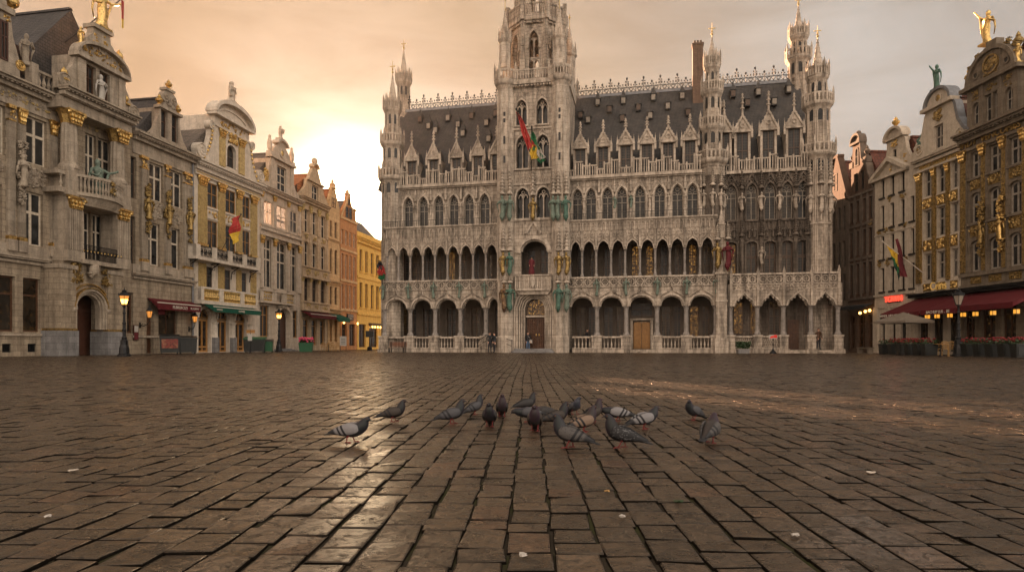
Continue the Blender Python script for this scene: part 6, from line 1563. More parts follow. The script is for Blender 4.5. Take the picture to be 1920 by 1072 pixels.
# ===== H: small dark gabled house half hidden behind the town hall
Hh = House(Rr, 1545, 1590, 'brick_house', 'small dark gabled house tucked behind the right end of the town hall', 'house'); Hh.trimmat = M['btrim']; U = Hh.U
hs_ = [(1552,1557),(1561,1566),(1571,1576),(1580,1585)]
for z0, z1 in ((10.9,13.0),(7.6,9.9),(4.6,7.0)):
    Hh.row(hs_, z0, z1, M['sashblack'], [M['glass'],M['glass'],M['glass'],M['glasslit'] if z0 == 7.6 else M['glass']], 1, (.6,), fw=.1)
Hh.body(M['btrim'], 13.6); m = MB(); W = Hh.W; c = U(1566)
m.prism([(0,13.6),(W,13.6),(c+.5,17.6),(c-.4,17.6)], 0, .4); m.strip([(-.1,13.5),(c-.5,17.7)], [(.2,13.5),(c-.2,17.7)], -.12, .5); m.strip([(c+.5,17.7),(W+.1,13.5)], [(c+.2,17.7),(W-.2,13.5)], -.12, .5); m.box(c-.5, c+.6, -.1, .5, 17.6, 17.85)
go = m.build('gable', M['bbrick'], Hh.root); window(go, hole(U(1564), U(1570), 14.6, 16.2), -.03, M['btrim'], M['blackflag'], 1, (.5,), .08, .06)
Hh.gable_roof(c+.4, 13.6, 17.2, 0, W+.5, M['tile'], .5, 9); Hh.finish()
# ===== I: dark brown brick house with a tall slim gable
I = House(Rr, 1591, 1640, 'brick_house', 'dark brown brick house with tall slim gable beside the white house', 'house'); I.trimmat = M['btrim']; U = I.U; W = I.W
ic = [(1594,1600),(1606,1612),(1618.5,1624.5),(1629,1636)]
for z0, z1 in ((11.2,13.0),(8.3,10.4),(5.0,7.6)):
    hh = I.row(ic, z0, z1, M['sashblack'], M['glass'], 1, (.65,), fw=.09, trim=('window_surround', M['btrim']))
I.row([(1594,1603),(1608,1622),(1626,1636)], .3, 3.2, M['wood'], M['warmglass'], 2, (.75,), fw=.1); I.body(M['bbrick'], 13.6); w = I.mb('facade_trim', M['btrim'])
for z in (13.4, 10.75, 7.9, 4.5): w.box(0, W, -.1, .02, z, z+.22)
for x in (1592, 1603, 1615.5, 1627, 1639): u = U(x); w.box(u-.1, u+.1, -.07, .02, 4.5, 13.5)
gc = U(1607); m = MB(); hs = [hole(U(1601), U(1608.5), 13.85, 15.4), hole(U(1613), U(1620), 13.85, 15.4)]
wall(m, U(1596), U(1625), 13.6, 15.9, hs, 0, .4)
m.prism([(U(1596),15.9),(U(1625),15.9),(U(1615),16.4),(U(1613),18.0),(U(1599),18.0),(U(1598),16.4)], 0, .4); m.prism([(U(1625),13.6),(U(1638),13.6),(U(1634),14.2),(U(1629),15.0),(U(1625),15.9)], 0, .4)
go = m.build('gable', M['bbrick'], I.root); m = MB()
m.box(U(1596.5), U(1615), -.2, .5, 17.9, 18.1); m.strip(arc(U(1598),U(1614),18.1,.55,'round',10), arc(U(1597),U(1615),18.1,.75,'round',10), -.2, .5); m.prism([(x,z) for x,z in reversed(arc(U(1598),U(1614),18.1,.6,'round',10))], 0, .45); m.ball(gc-.1, .2, 18.9, .22,None,.2,8,4)
m.strip([(U(1638),13.65),(U(1634),14.3),(U(1629),15.1),(U(1626),15.9),(U(1616),16.5),(U(1614),18)], [(U(1636.5),13.65),(U(1632.5),14.3),(U(1627.5),15.0),(U(1624.5),15.7),(U(1614.5),16.4),(U(1612.5),18)], -.1, .5)
for x, z in ((1596,16.0),(1622,16.0)): m.box(U(x)-.25, U(x)+.25, -.05, .45, z, z+.5); urn(m, U(x), .2, z+.5, 1.0, .25)
m.build('coping', M['btrim'], go)
for h in hs: window(go, h, .15, M['sashblack'], M['glass'], 1, (.6,), .09, .06)
window(go, hole(U(1603.5), U(1610.5), 16.0, 17.6, 'round', .38), -.05, M['btrim'], M['glass'], 1, (.5,), .1, .06)
I.gable_roof(gc+.9, 13.8, 17.0, 0, W+.4, M['tile'], .5, 9); I.finish()
awning(I, U(1592), U(1639), 4.1, .9, .15, M['blackflag'], .3)
for x, z in ((1619,3.35),(1629,3.45),(1637,3.5)):
    m = MB(); m.ball(U(x), -.3, z, .12); m.build('wall_lamp', M['bulb'], I.root)
m = MB(); relief(m, U(1629), U(1637), 10.5, 11.1, -.05, 10, 2, .06); m.build('gilding', M['darkgold'], I.root)
# ===== J: white house with pediment and small arched gable
J = House(Rr, 1640, 1717, 'guild_house', 'white plastered house with a triangular pediment and red neon sign'); J.trimmat = M['cream']; U = J.U; W = J.W
jc = [(1651,1658),(1669,1676.5),(1688,1696),(1707,1714.5)]
J.row(jc[:3], 12.5, 13.95, M['sashblack'], M['glass'], 2, (.6,), fw=.06, mw=.04, sill=('window_sill', M['sashblack']))
for z0, z1 in ((10.0,11.85),(7.55,9.4),(4.95,6.85)): J.row(jc, z0, z1, M['sashblack'], M['glass'], 2, (.62,), fw=.06, mw=.04, sill=('window_sill', M['sashblack']))
J.row([(1652,1662),(1671,1682),(1690,1702)], .2, 3.2, M['sashblack'], [M['shopglass'],M['warmglass'],M['warmglass']], 1, (.7,), fw=.08); J.body(M['cream'], 14.3); w = J.mb('facade_trim', M['cream'])
w.box(0, W, -.12, .02, 4.55, 4.72); w.box(0, W, -.1, .02, 3.6, 3.75); w.box(0, W, -.06, .02, 9.5, 9.58)
for x in (1643, 1666, 1686, 1706): u = U(x); w.box(u-.3, u+.3, -.1, .02, 0, 3.6)
gd = J.mb('gilding', M['darkgold'])
for (xa, xb), z0, z1, k in (((1644,1688),9.62,9.98,1),((1690,1716),9.65,10.0,2),((1646,1680),7.0,7.5,3),((1690,1716),7.0,7.5,4),((1662,1676),12.0,12.45,5),((1688,1698),11.95,12.45,6)):
    for j in range(max(1,int((U(xb)-U(xa))/.8))): relief(gd, U(xa)+j*.8, U(xa)+j*.8+.75, z0-.05, z1+.1, -.03, 9, k*7+j, .1)
pc = U(1670); m = MB(); pz = 14.3; a, b = -.1, U(1702)
m.prism([(a,pz),(b,pz),(pc,pz+1.0)], 0, .4); m.strip([(a-.2,pz-.05),(pc,pz+1.25)], [(a-.2,pz-.35),(pc,pz+.9)], -.35, .4); m.strip([(pc,pz+1.25),(b+.2,pz-.05)], [(pc,pz+.9),(b+.2,pz-.35)], -.35, .4); m.box(a-.2, b+.2, -.3, .3, pz-.35, pz-.12)
ga, gb = U(1656), U(1686); h = hole(U(1667), U(1674), 15.35, 16.1); wall(m, ga, gb, 14.5, 16.95, [h], .3, .4); m.box(ga+.01, gb-.01, .7, 4, 14.3, 16.9); m.box(ga-.2, gb+.2, .1, .7, 16.9, 17.02)
gc = (ga+gb)/2; m.prism([(x,z) for x,z in reversed(arc(ga, gb, 17.0, .75, 'round', 14))], .3, .7); m.strip(arc(ga+.05, gb-.05, 17.0, .72, 'round', 14), arc(ga-.2, gb+.2, 17.0, .9, 'round', 14), .05, .8)
pts = [(gb,14.4),(gb+1.5,14.4),(gb+.8,15.1),(gb+.4,15.8),(gb+.2,16.7),(gb,16.9)]; m.prism(pts, .32, .6); pts = [(ga,14.6),(ga,16.4),(ga-.2,15.7),(ga-.6,14.9)]; m.prism(pts, .32, .6)
m.box(W-.9, W+.0, .1, .7, 14.3, 15.0); urn(m, W-.45, .4, 15.0, .9, .24)
go = m.build('gable', M['cream'], J.root); window(go, h, .45, M['sashblack'], M['glass'], 2, (.5,), .07, .05)
gg = MB(); relief(gg, gc-.5, gc+.5, 16.2, 16.8, .27, 14, 3, .1); relief(gg, gb+.15, gb+.5, 14.6, 15.6, .25, 8, 4, .1); relief(gg, pc-.15, pc+.25, 14.4, 14.9, -.02, 5, 5, .06); relief(gg, pc-.2, pc+.4, 14.0, 14.35, -.05, 8, 6, .1); split_build(gg, 'gable_gilding', M['gold'], go)
t = thing('gilded_urn', 'small golden urn on the arched top of the white plastered house', 'urn', J.f.world(gc, .4, 17.85), J.f.ang); m = MB(); urn(m, 0, 0, 0, .85, .3, 10); m.build('urn', M['gold'], t)
t = thing('gilded_urn', 'small golden urn on the left slope of the white pediment', 'urn', J.f.world(.7, .2, 14.75), J.f.ang); m = MB(); urn(m, 0, 0, 0, .8, .24, 10); m.build('urn', M['gold'], t)
J.gable_roof(gc+1.2, 14.3, 16.7, 0, W+.3, M['tile'], .8, 9); J.finish()
o = MB(); u0_, u1_ = U(1664), U(1690); o.box(u0_, u1_, -.05, -.02, 3.98, 4.05); so_ = o.build('neon_sign', M['iron'], J.root); lettering('TCIWN', so_, ((u0_+u1_)/2,-.1,4.25), .62, M['neon'], ext=.05)
m = MB(); a, b = U(1653), U(1661); m.box(a, b, -.12, -.06, 2.35, 3.15); m.build('green_blind', M['greencanvas'], J.root)
# ===== K: cream house with gold pilasters
K = House(Rr, 1718, 1801, 'guild_house', 'cream house with flat gold pilasters and a green figure on its gable'); K.trimmat = M['cream']; U = K.U; W = K.W
kc = [(1732,1748),(1757,1774),(1783,1797)]
for z0, z1 in ((11.45,13.3),(8.4,10.45),(5.35,7.3)): K.row(kc, z0, z1, M['sashgrey'], M['glass'], 2, (.6,), fw=.1, mw=.1)
K.row([(1722,1740),(1748,1768),(1778,1796)], .2, 3.4, M['sashblack'], M['shopglass'], 2, (.75,), fw=.1); K.body(M['cream'], 13.9); w = K.mb('facade_trim', M['cream']); gp_ = K.mb('gilded_pilaster', M['darkgold']); gd = K.mb('gilding', M['gold'])
K.cornice(14.3, .5, .5, dent=False); w.box(0, W, -.15, .02, 13.35, 13.5)
for k, (xa, xb) in enumerate(((1720,1729),(1750,1756),(1776,1782))): a, b = U(xa), U(xb); gp_.box(a, b, -.14, .02, 5.2, 13.0); gp_.box(a+.06, b-.06, -.17, -.13, 5.4, 12.8); capital(gd, (a+b)/2, -.08, 12.7, 13.3, b-a, .14)
for xa, xb in kc:
    for z0, z1 in ((10.55,11.3),(7.45,8.25),(4.55,5.1)): w.box(U(xa)-.1, U(xb)+.1, -.05, .02, z0-.06, z1+.06); gp_.box(U(xa), U(xb), -.07, -.04, z0, z1); relief(gd, U(xa), U(xb), z0, z1, -.08, 13, int(xa+z0), .07)
for (xa, xb), tx in (((1726,1747),'VRIRKOS'),((1752,1774),'INSOLVIT'),((1779,1800),'WOSSEL')):
    m = MB(); a, b = U(xa), U(xb); m.box(a, b, -.07, .0, 13.5, 13.85); o = m.build('name_panel', M['goldpaint'], K.root); lettering(tx, o, ((a+b)/2,-.08,13.67), .36, M['gold'], sx=.9)
ga, gb = U(1736), U(1784); gc = (ga+gb)/2; gz = 14.3; m = MB(); h = hole(U(1751), U(1768), 14.65, 16.3); wall(m, ga, gb, gz, 17.7, [h], 0, .4); m.box(ga+.01, gb-.01, .4, 5, gz, 17.6)
for sx, u in ((-1,ga),(1,gb)):
    pts = [(u,gz),(u+sx*1.55,gz),(u+sx*1.5,gz+.7),(u+sx*1.0,gz+1.0),(u+sx*.5,gz+1.8),(u+sx*.2,gz+3.0),(u,gz+3.3)]; m.prism(pts if sx > 0 else pts[::-1], .01, .38); m.ring(u+sx*.72, gz+.75, .3, .42, -.06, .02, 14)
m.box(ga-.25, gb+.25, -.3, .4, 17.55, 17.8); m.prism([(x,z) for x,z in reversed(arc(ga+.1, gb-.1, 17.8, 1.0, 'round', 16))], .0, .4); m.ring(gc, 18.2, .24, .36, -.06, .02, 14); m.box(U(1750)-.15, U(1769)+.1, -.06, .02, 14.5, 14.62)
go = m.build('gable', M['cream'], K.root); m = MB(); m.strip(arc(ga+.1, gb-.1, 17.8, 1.0, 'round', 16), arc(ga-.1, gb+.1, 17.8, 1.2, 'round', 16), -.2, .7); m.strip([(gb,17.6),(gb+.2,17.3),(gb+.5,16.1),(gb+1.0,15.3),(gb+1.5,15.0)], [(gb+.12,17.7),(gb+.4,17.4),(gb+.7,16.2),(gb+1.15,15.5),(gb+1.6,15.1)], -.05, .5); m.build('lead_coping', M['lead'], go)
window(go, h, .18, M['sashgrey'], M['glass'], 2, (.5,), .1, .1)
gg = MB(); relief(gg, U(1750), U(1769), 16.5, 17.4, -.03, 20, 3, .08); gg.ball(gc, -.02, 18.2, .2, .08, .25, 8, 4); relief(gg, ga-.95, ga-.5, 14.8, 15.3, 0, 6, 4, .06); relief(gg, gb+.5, gb+.95, 14.8, 15.3, 0, 6, 5, .06); split_build(gg, 'gable_gilding', M['darkgold'], go)
top_statue('green_statue', 'green copper figure on top of the cream gable against the sky', 'statue', K.f, 1757, .3, 18.95, 1.75, M['greenstat'], 5, 'raise_left')
t = thing('green_statue', 'small green copper ornament on the left corner of the cream gable', 'statue', K.f.world(.3, .3, 15.0), K.f.ang); m = MB(); m.ball(0,0,.5,.4,.35,.5,9,6); m.ball(.05,0,1.05,.26,.25,.3,8,5); m.ball(-.25,-.1,.85,.2,.2,.22,7,4); m.box(-.3,.3,-.25,.25,-.7,.1); m.build('figure', M['greenstat'], t, True)
K.gable_roof(gc+1.0, 14.3, 17.9, 0, W+.6, M['tile'], .8, 9); K.finish()
# ===== Mh: dark gilded guild house at the right edge
Mh = House(Rr, 1802, 1990, 'guild_house', 'brown stone guild house with heavy gilding under a gold statue at right'); Mh.trimmat = M['mstone']; U = Mh.U; W = Mh.W
mc = [(1819,1841),(1853,1879),(1891,1917),(1930,1960)]
Mh.row(mc, 11.7, 13.4, M['sashgrey'], M['glass'], 2, (.6,), fw=.12, mw=.12); Mh.row(mc, 8.7, 10.7, M['sashgrey'], M['glass'], 2, (.62,), fw=.12, mw=.12, kind='round', rise=.3); Mh.row(mc, 5.5, 7.55, M['sashgrey'], M['glass'], 2, (.62,), fw=.12, mw=.12, kind='round', rise=.3)
Mh.row([(1808,1828),(1840,1866),(1878,1905),(1920,1955)], .2, 3.4, M['wood'], M['shopglass'], 2, (.75,), fw=.1); Mh.body(M['mstone'], 14.2); w = Mh.mb('facade_trim', M['mstone']); gd = Mh.mb('gilding', M['darkgold']); gb_ = Mh.mb('bright_gilding', M['gold'])
Mh.cornice(14.75, .6, .7); w.box(0, W, -.15, .02, 13.55, 13.75); w.box(0, W, -.12, .02, 4.5, 4.65); w.box(0, W, -.2, .02, 5.2, 5.4)
for k, (xa, xb) in enumerate(((1803,1814),(1842,1851),(1880,1889),(1919,1928))):
    a, b = U(xa), U(xb); w.box(a-.05, b+.05, -.1, .02, 5.4, 13.6); gd.box(a+.05, b-.05, -.15, -.08, 5.5, 12.9); relief(gd, a, b, 5.6, 9.3, -.14, 18, k, .07); relief(gd, a, b, 9.3, 12.9, -.14, 18, k+20, .07); capital(gb_, (a+b)/2, -.12, 12.9, 13.65, b-a, .18)
    if k in (1,2): m = MB(); statue(m, (a+b)/2, -.36, 7.2, 1.5, k, 'out', 9, 1.0); relief(m, a-.12, b+.12, 8.2, 10.2, -.3, 34, k+5, .18); relief(m, a-.1, b+.1, 6.3, 7.4, -.3, 16, k+8, .15); m.build('caryatid', M['gold'] if k == 2 else M['darkgold'], Mh.root, True)
for xa, xb in mc:
    for z0, z1 in ((10.9,11.6),(7.8,8.55),(4.7,5.15)): relief(gd, U(xa), U(xb), z0, z1, -.04, 18, int(xa+z0), .08); gd.box(U(xa)+.05, U(xb)-.05, -.03, .01, z0, z1)
    w.box(U(xa)-.15, U(xb)+.15, -.14, .02, 8.55, 8.7); w.box(U(xa)-.15, U(xb)+.15, -.14, .02, 11.55, 11.68)
lettering('LUNDY  VENCOMES', Mh.root, (U(1850), -.1, 14.02), .62, M['gold'], ext=.04, sx=.95); relief(gd, U(1888), U(1912), 13.8, 14.2, -.06, 14, 6, .06)
# attic storey and half-round gable
ga, gb = U(1813), U(1908); gc = (ga+gb)/2; gz = 14.75; m = MB(); hs = [hole(U(1822),U(1837),15.2,16.6,'round',.42), hole(U(1845),U(1858),14.95,16.75), hole(U(1861),U(1874),14.95,16.75), hole(U(1883),U(1899),15.2,16.6,'round',.42)]
wall(m, ga, gb, gz, 17.6, hs, 0, .4); m.box(ga+.01, gb-.01, .4, 5.5, gz, 17.5); m.box(ga-.3, gb+.3, -.35, .45, 17.5, 17.75)
hw = (gb-ga)/2; m.prism([(x,z) for x,z in reversed(arc(ga+.2, gb-.2, 17.75, 1.75, 'round', 20))], 0, .45); m.strip(arc(ga+.25, gb-.25, 17.75, 1.72, 'round', 20), arc(ga, gb, 17.75, 1.95, 'round', 20), -.2, .6)
for sx in (-1,1): m.ring(gc+sx*1.2, 18.35, .16, .26, -.08, .02, 12); m.box(gc+sx*.75-.04, gc+sx*.75+.04, -.06, .02, 17.75, 19.3)
for x in (1842, 1877): u = U(x); m.box(u-.14, u+.14, -.12, .02, gz, 17.5)
m.box(gc-.45, gc+.55, -.15, .6, 19.5, 19.75); m.box(gc-.35, gc+.45, -.05, .5, 19.75, 20.1)
go = m.build('gable', M['mstone'], Mh.root)
for h in hs: window(go, h, .2, M['sashgrey'], M['glass'], 1 if not h['kind'] else 2, (.5,), .08, .06)
gg = MB(); gg.ring(gc, 18.6, .52, .62, -.1, .02, 18); relief(gg, gc-.45, gc+.45, 18.2, 19.05, -.03, 20, 2, .1); relief(gg, gc-.7, gc+.7, 17.82, 18.1, -.04, 12, 4, .08)
for xa, xb in ((1822,1838),(1846,1874),(1882,1900)): relief(gg, U(xa), U(xb), 16.95, 17.4, -.03, 14, xa, .07); 
relief(gg, U(1822), U(1837), 16.65, 16.95, -.03, 8, 2, .07); relief(gg, U(1883), U(1899), 16.65, 16.95, -.03, 8, 4, .07); split_build(gg, 'gable_gilding', M['darkgold'], go)
dk = MB(); [dk.ring(gc+sx*1.2, 18.35, 0.01, .16, -.02, .01, 12) for sx in (-1,1)]; dk.build('oculus', M['glass'], go)
for u, z, lb in ((ga+.0,17.75,'gilded figurine at the left foot of the half-round gable'),(gb-.1,17.75,'gilded figurine at the right foot of the half-round gable')):
    t = thing('gilded_figurine', lb, 'figurine', Mh.f.world(u, .1, z), Mh.f.ang); m = MB(); statue(m, 0, 0, .1, 1.2, int(u*9), None, 10, 1.3); m.box(-.25,.25,-.25,.25,0,.12); m.build('figure', M['gold'], t, True)
for k, (u, z) in enumerate(((gc-1.9,19.0),(gc-1.2,19.45),(gc+1.1,19.45),(gc+1.7,19.1))):
    m = MB(); relief(m, u-.25, u+.25, z-.2, z+.35, .15, 9, k, .2); m.build('gable_ornament', M['darkgold'], go)
top_statue('gilded_statue', 'large golden robed saint with raised arm on the right-hand gable', 'statue', Mh.f, 1852, .25, 20.1, 2.1, M['gold'], 15, 'raise_left', .35)
Mh.gable_roof(gc+1.6, 14.9, 19.4, 0, W, M['tile'], .8, 9.5)
for x, z in ((1895,20.2),): m = MB(); urn(m, U(x), .5, 18.9, 1.1, .3); m.build('gable_urn', M['darkgold'], Mh.root)
Mh.finish()
# shop fronts: cornice, script sign, three big awnings with lanterns
for Hx, a, b in ((K, K.U(1716), K.W), (Mh, 0.0, Mh.W)): m = MB(); m.box(a, b, -.6, .0, 4.12, 4.3); m.box(a, b, -.75, .0, 4.3, 4.4); m.build('shop_cornice', M['iron'], Hx.root)
o = awning(K, K.U(1722), K.W-.1, 4.1, 2.9, 1.15, M['maroon'], .34, (('BRINER',K.U(1728),.26),('UP LA',K.U(1745),.26),('PERT LA BAR',K.U(1766),.26)))
o = awning(Mh, .05, Mh.U(1882), 4.1, 2.9, 1.1, M['maroon'], .34, (('BACH IT',Mh.U(1826),.27),('UP LUS .. BE',Mh.U(1846),.27)))
o = awning(Mh, Mh.U(1884), Mh.W, 4.1, 2.9, 1.0, M['maroon'], .34)
m = MB(); u = K.U(1781); m.box(u-1.3, u+1.5, -.8, -.74, 4.35, 4.42); o = m.build('script_sign', M['iron'], K.root); lettering('Crins', o, (u,-.85,4.75), .8, M['goldlit'], ext=.02, sx=.9)
LANT = [(K,1739),(K,1757),(K,1781),(Mh,1806),(Mh,1829),(Mh,1862),(Mh,1906),(Mh,1940)]
for k, (Hx, x) in enumerate(LANT):
    D = -2.3; u = Hx.U(x, D); z = 2.42
    t = thing('hanging_lantern', 'square amber glass lantern hanging under the red awnings', 'lantern', Hx.f.world(u, D, z), Hx.f.ang, 'lanterns under the red awnings')
    m = MB(); m.box(-.12,.12,-.12,.12,.0,.03); m.box(-.13,.13,-.13,.13,.27,.3); m.tube([(0,0,.3),(0,0,.75)], .012, 4)
    for sx in (-1,1):
        for sy in (-1,1): m.box(sx*.115-.01, sx*.115+.01, sy*.115-.01, sy*.115+.01, 0, .28)
    m.build('frame', M['iron'], t); m = MB(); m.box(-.105,.105,-.105,.105,.03,.27); m.build('glass', M['lantern'], t); m = MB(); m.ball(0,0,.19,.1,None,.12,8,5); 
# flag pair on a slanting pole in front of the white house
fl = thing('flag', 'yellow, black and red flags drooping from a white pole at the white house', 'flag', J.f.world(0,0), J.f.ang)
u0, z0 = J.f.at(1733, 513, -.1); u1, z1 = J.f.at(1655, 453, -2.6); m = MB(); m.tube([(u0,-.1,z0),(u1,-2.6,z1)], .035, 5); m.ball(u1,-2.6,z1,.07); m.build('pole', M['lettering'], fl)
def pole(t): return (u0+(u1-u0)*t, -.1-2.5*t, z0+(z1-z0)*t)
def drape(mats, t0, t1, L0, L1, bands, nm, nn=7, sway=.0):
    m = MB()
    for i in range(nn):
        for j in range(8):
            def P(i, j):
                s = i/nn; q = j/8; p = pole(t0+(t1-t0)*s*(1-.45*q)); return (p[0]+sway*q+.07*math.sin(i*2.1+j*.6), p[1]+.12*math.sin(i*1.7+j*.5)-.1*q, p[2]-(L0+(L1-L0)*s)*q)
            m.cur = min(len(mats)-1, int(bands(i/nn, j/8))); m.quad(P(i,j), P(i+1,j), P(i+1,j+1), P(i,j+1))
    m.build(nm, mats, fl)
drape([M['yellowflag'], M['greenflag'], M['blackflag']], .55, .92, 1.9, .5, lambda s, q: q*2.4, 'yellow_cloth')
m = MB(); a, za = J.f.at(1682, 447, -1.6); b, zb = J.f.at(1700, 517, -1.4)
for k in range(9):
    def P(t, s): c = a+(b-a)*t; wd = .12+.62*min(1,t*1.5)*(1-.35*max(0,t-.75)*4*.6); return (c+wd*(s-.5), -1.6+.14*math.sin(s*9+t*4), za+(zb-za)*t-.12*s)
    for s in range(4): m.quad(P(k/9,s/4), P(k/9,(s+1)/4), P((k+1)/9,(s+1)/4), P((k+1)/9,s/4))
m.build('red_cloth', M['darkred'], fl)
# flags on the tower, and banners at the hall's corners
def hanging_flag(name, label, fr, p0, p1, d0, d1, strips, lens):
    t = thing(name, label, 'flag', fr.world(0,0), fr.ang); a, za = fr.at(*p0, d0); b, zb = fr.at(*p1, d1)
    m = MB(); m.tube([(a,d0,za),(b,d1,zb)], .05, 5); m.ball(b,d1,zb,.1); m.build('pole', M['iron'], t)
    for mat, (xa, ya), (xb, yb), wa, wb, dd in strips:
        q, zq = fr.at(xa, ya, dd); r, zr = fr.at(xb, yb, dd); m = MB(); n = 10
        dirv = Vector((r-q, zr-zq)); nv = Vector((-dirv.y, dirv.x)).normalized()
        def P(i, s): k = i/n; wd = wa+(wb-wa)*k; c = (q+(r-q)*k, zq+(zr-zq)*k); off = (s/5-.5)*wd; return (c[0]+nv.x*off+.05*math.sin(i*.9+s), dd+.12*math.sin(s*1.9+i*.7), c[1]+nv.y*off)
        for i in range(n):
            for s in range(5): m.quad(P(i,s), P(i,s+1), P(i+1,s+1), P(i+1,s))
        m.build('cloth', mat, t)
hanging_flag('flag', 'long red flag hanging from a pole across the town hall tower windows', T, (998,300), (968,205), -.8, -2.2, [(M['redflag'],(969,209),(996,278),.2,.7,-2.0)], 0)
hanging_flag('flag', 'green, yellow and white flag drooping beside the long red flag on the tower', T, (996,318), (997,238), -.8, -2.0, [(M['greenflag'],(997,244),(1003,282),.15,.9,-1.9),(M['yellowflag'],(999,272),(1002,298),.55,.6,-1.93),(M['whitecloth'],(1006,272),(1017,298),.25,.55,-1.86),(M['greenflag'],(1008,290),(1018,304),.55,.5,-1.84)], 0)
hanging_flag('flag', 'red, white and green flag at the left corner of the town hall', T, (718,540), (712,492), -.1, -1.0, [(M['blackflag'],(711,488),(714,505),.3,.6,-.9),(M['redflag'],(714,498),(716,516),.55,.7,-.92),(M['greenflag'],(714,514),(717,524),.7,.5,-.94)], 0)
# ---------------------------------------------------------------- pigeons
def pigeon_body_mat(name, col, neck, belly=None):
    q = NT(name); o = q.obj(); p = q.N('ShaderNodeSeparateXYZ'); q.L(o, p.inputs[0])
    f = q.ramp(q.math('ADD', q.math('MULTIPLY', p.outputs[0], 8.0), q.math('MULTIPLY', q.math('SUBTRACT', p.outputs[2], .1), 3.0)), [(.42,0.0),(.62,1.0)])
    n = q.noise(q.scaled(o, (40,90,90)), 1, 4)
    c = q.mix(tuple(x*.7 for x in col), tuple(x*1.2 for x in col), n)
    sh = q.N('ShaderNodeLayerWeight'); sh.inputs[0].default_value = .35
    nk = q.mix(neck, tuple(x*1.5+y for x, y in zip(neck, (.02,.0,.02))), sh.outputs['Facing'])
    c = q.mix(c, nk, f)
    tl = q.ramp(q.math('MULTIPLY', p.outputs[0], -5.0), [(.66,0.0),(.8,1.0)])
    c = q.mix(c, (.016,.016,.018), tl)
    q.bump(n, .35, .004)
    return q.set(c, .55, 0, .35)
def wing_mat(name, col, bars=True, speck=None):
    q = NT(name); o = q.obj(); p = q.N('ShaderNodeSeparateXYZ'); q.L(o, p.inputs[0])
    n = q.noise(q.scaled(o, (35,80,110)), 1, 4); c = q.mix(tuple(x*.72 for x in col), tuple(min(1,x*1.18) for x in col), n)
    if speck: c = q.mix(c, speck, q.ramp(q.noise(o, 85, 2, .5), [(.56,0.0),(.64,1.0)]))
    t = q.math('ADD', q.math('MULTIPLY', p.outputs[0], -5.0), q.math('MULTIPLY', q.math('SUBTRACT', p.outputs[2], .1), -3.2))
    t = q.math('ADD', t, .3)
    if bars: c = q.mix(c, (.012,.012,.014), q.ramp(t, [(.46,0.0),(.49,1.0),(.56,1.0),(.58,0.0),(.655,0.0),(.68,1.0),(.74,1.0),(.76,0.0)]))
    tip = q.ramp(t, [(.84,0.0),(.93,1.0)]); c = q.mix(c, (.02,.02,.022), tip)
    q.bump(n, .4, .004)
    return q.set(c, .6, 0, .3)
PB = {'slate': pigeon_body_mat('slate_plumage', (.026,.026,.029), (.010,.014,.0145)), 'dark': pigeon_body_mat('dark_plumage', (.012,.0115,.0115), (.009,.011,.0105)),
      'brown': pigeon_body_mat('brown_plumage', (.036,.028,.024), (.018,.014,.015)), 'purple': pigeon_body_mat('purple_necked_plumage', (.022,.019,.019), (.018,.011,.013)), 'blue': pigeon_body_mat('blue_grey_plumage', (.05,.052,.06), (.025,.03,.04))}
PW = {'pale': wing_mat('pale_grey_wing', (.19,.183,.188)), 'grey': wing_mat('grey_wing', (.06,.06,.066)), 'dark': wing_mat('dark_wing', (.03,.028,.028), False), 'darkbrown': wing_mat('dark_brown_wing', (.04,.032,.027), True),
      'speck': wing_mat('black_speckled_wing', (.015,.015,.016), False, (.11,.11,.115)), 'cream': wing_mat('cream_brown_wing', (.18,.125,.09)), 'checker': wing_mat('chequered_wing', (.075,.069,.066), True, (.035,.03,.03))}
M['beak'] = plain('pigeon_beak', (.05,.045,.045), .5, 0, .2, 30); M['pfoot'] = plain('red_pigeon_leg', (.19,.03,.028), .6, 0, .2, 40); M['peye'] = plain('orange_pigeon_eye', (.12,.03,.01), .25, 0, .1, 40)
HEADS = {'walk': [(.075,.132,.037,.037),(.089,.149,.028,.027),(.099,.164,.0225,.0215),(.107,.176,.0205,.019),(.117,.182,.0195,.018),(.128,.181,.014,.0135),(.137,.178,.006,.006)],
         'up':   [(.066,.142,.038,.037),(.075,.165,.028,.027),(.082,.185,.0225,.0215),(.088,.2,.0205,.019),(.098,.207,.0195,.018),(.11,.206,.014,.0135),(.119,.203,.006,.006)],
         'low':  [(.085,.12,.035,.036),(.106,.126,.027,.027),(.122,.129,.0225,.0215),(.135,.13,.0205,.019),(.146,.127,.0195,.018),(.156,.12,.014,.0135),(.163,.113,.006,.006)],
         'peck': [(.083,.105,.036,.036),(.103,.098,.028,.027),(.119,.087,.0225,.0215),(.13,.076,.0205,.019),(.136,.065,.0195,.018),(.137,.053,.014,.0135),(.136,.044,.006,.006)],
         'tuck': [(.07,.137,.037,.037),(.078,.153,.03,.029),(.083,.167,.024,.023),(.089,.178,.021,.0195),(.099,.184,.0195,.018),(.111,.182,.014,.0135),(.119,.179,.006,.006)]}
BODY = [(-.195,.072,.0035,.02),(-.165,.078,.006,.029),(-.125,.086,.011,.027),(-.095,.092,.02,.03),(-.06,.099,.033,.039),(-.02,.104,.044,.048),(.02,.108,.049,.051),(.052,.116,.046,.047)]
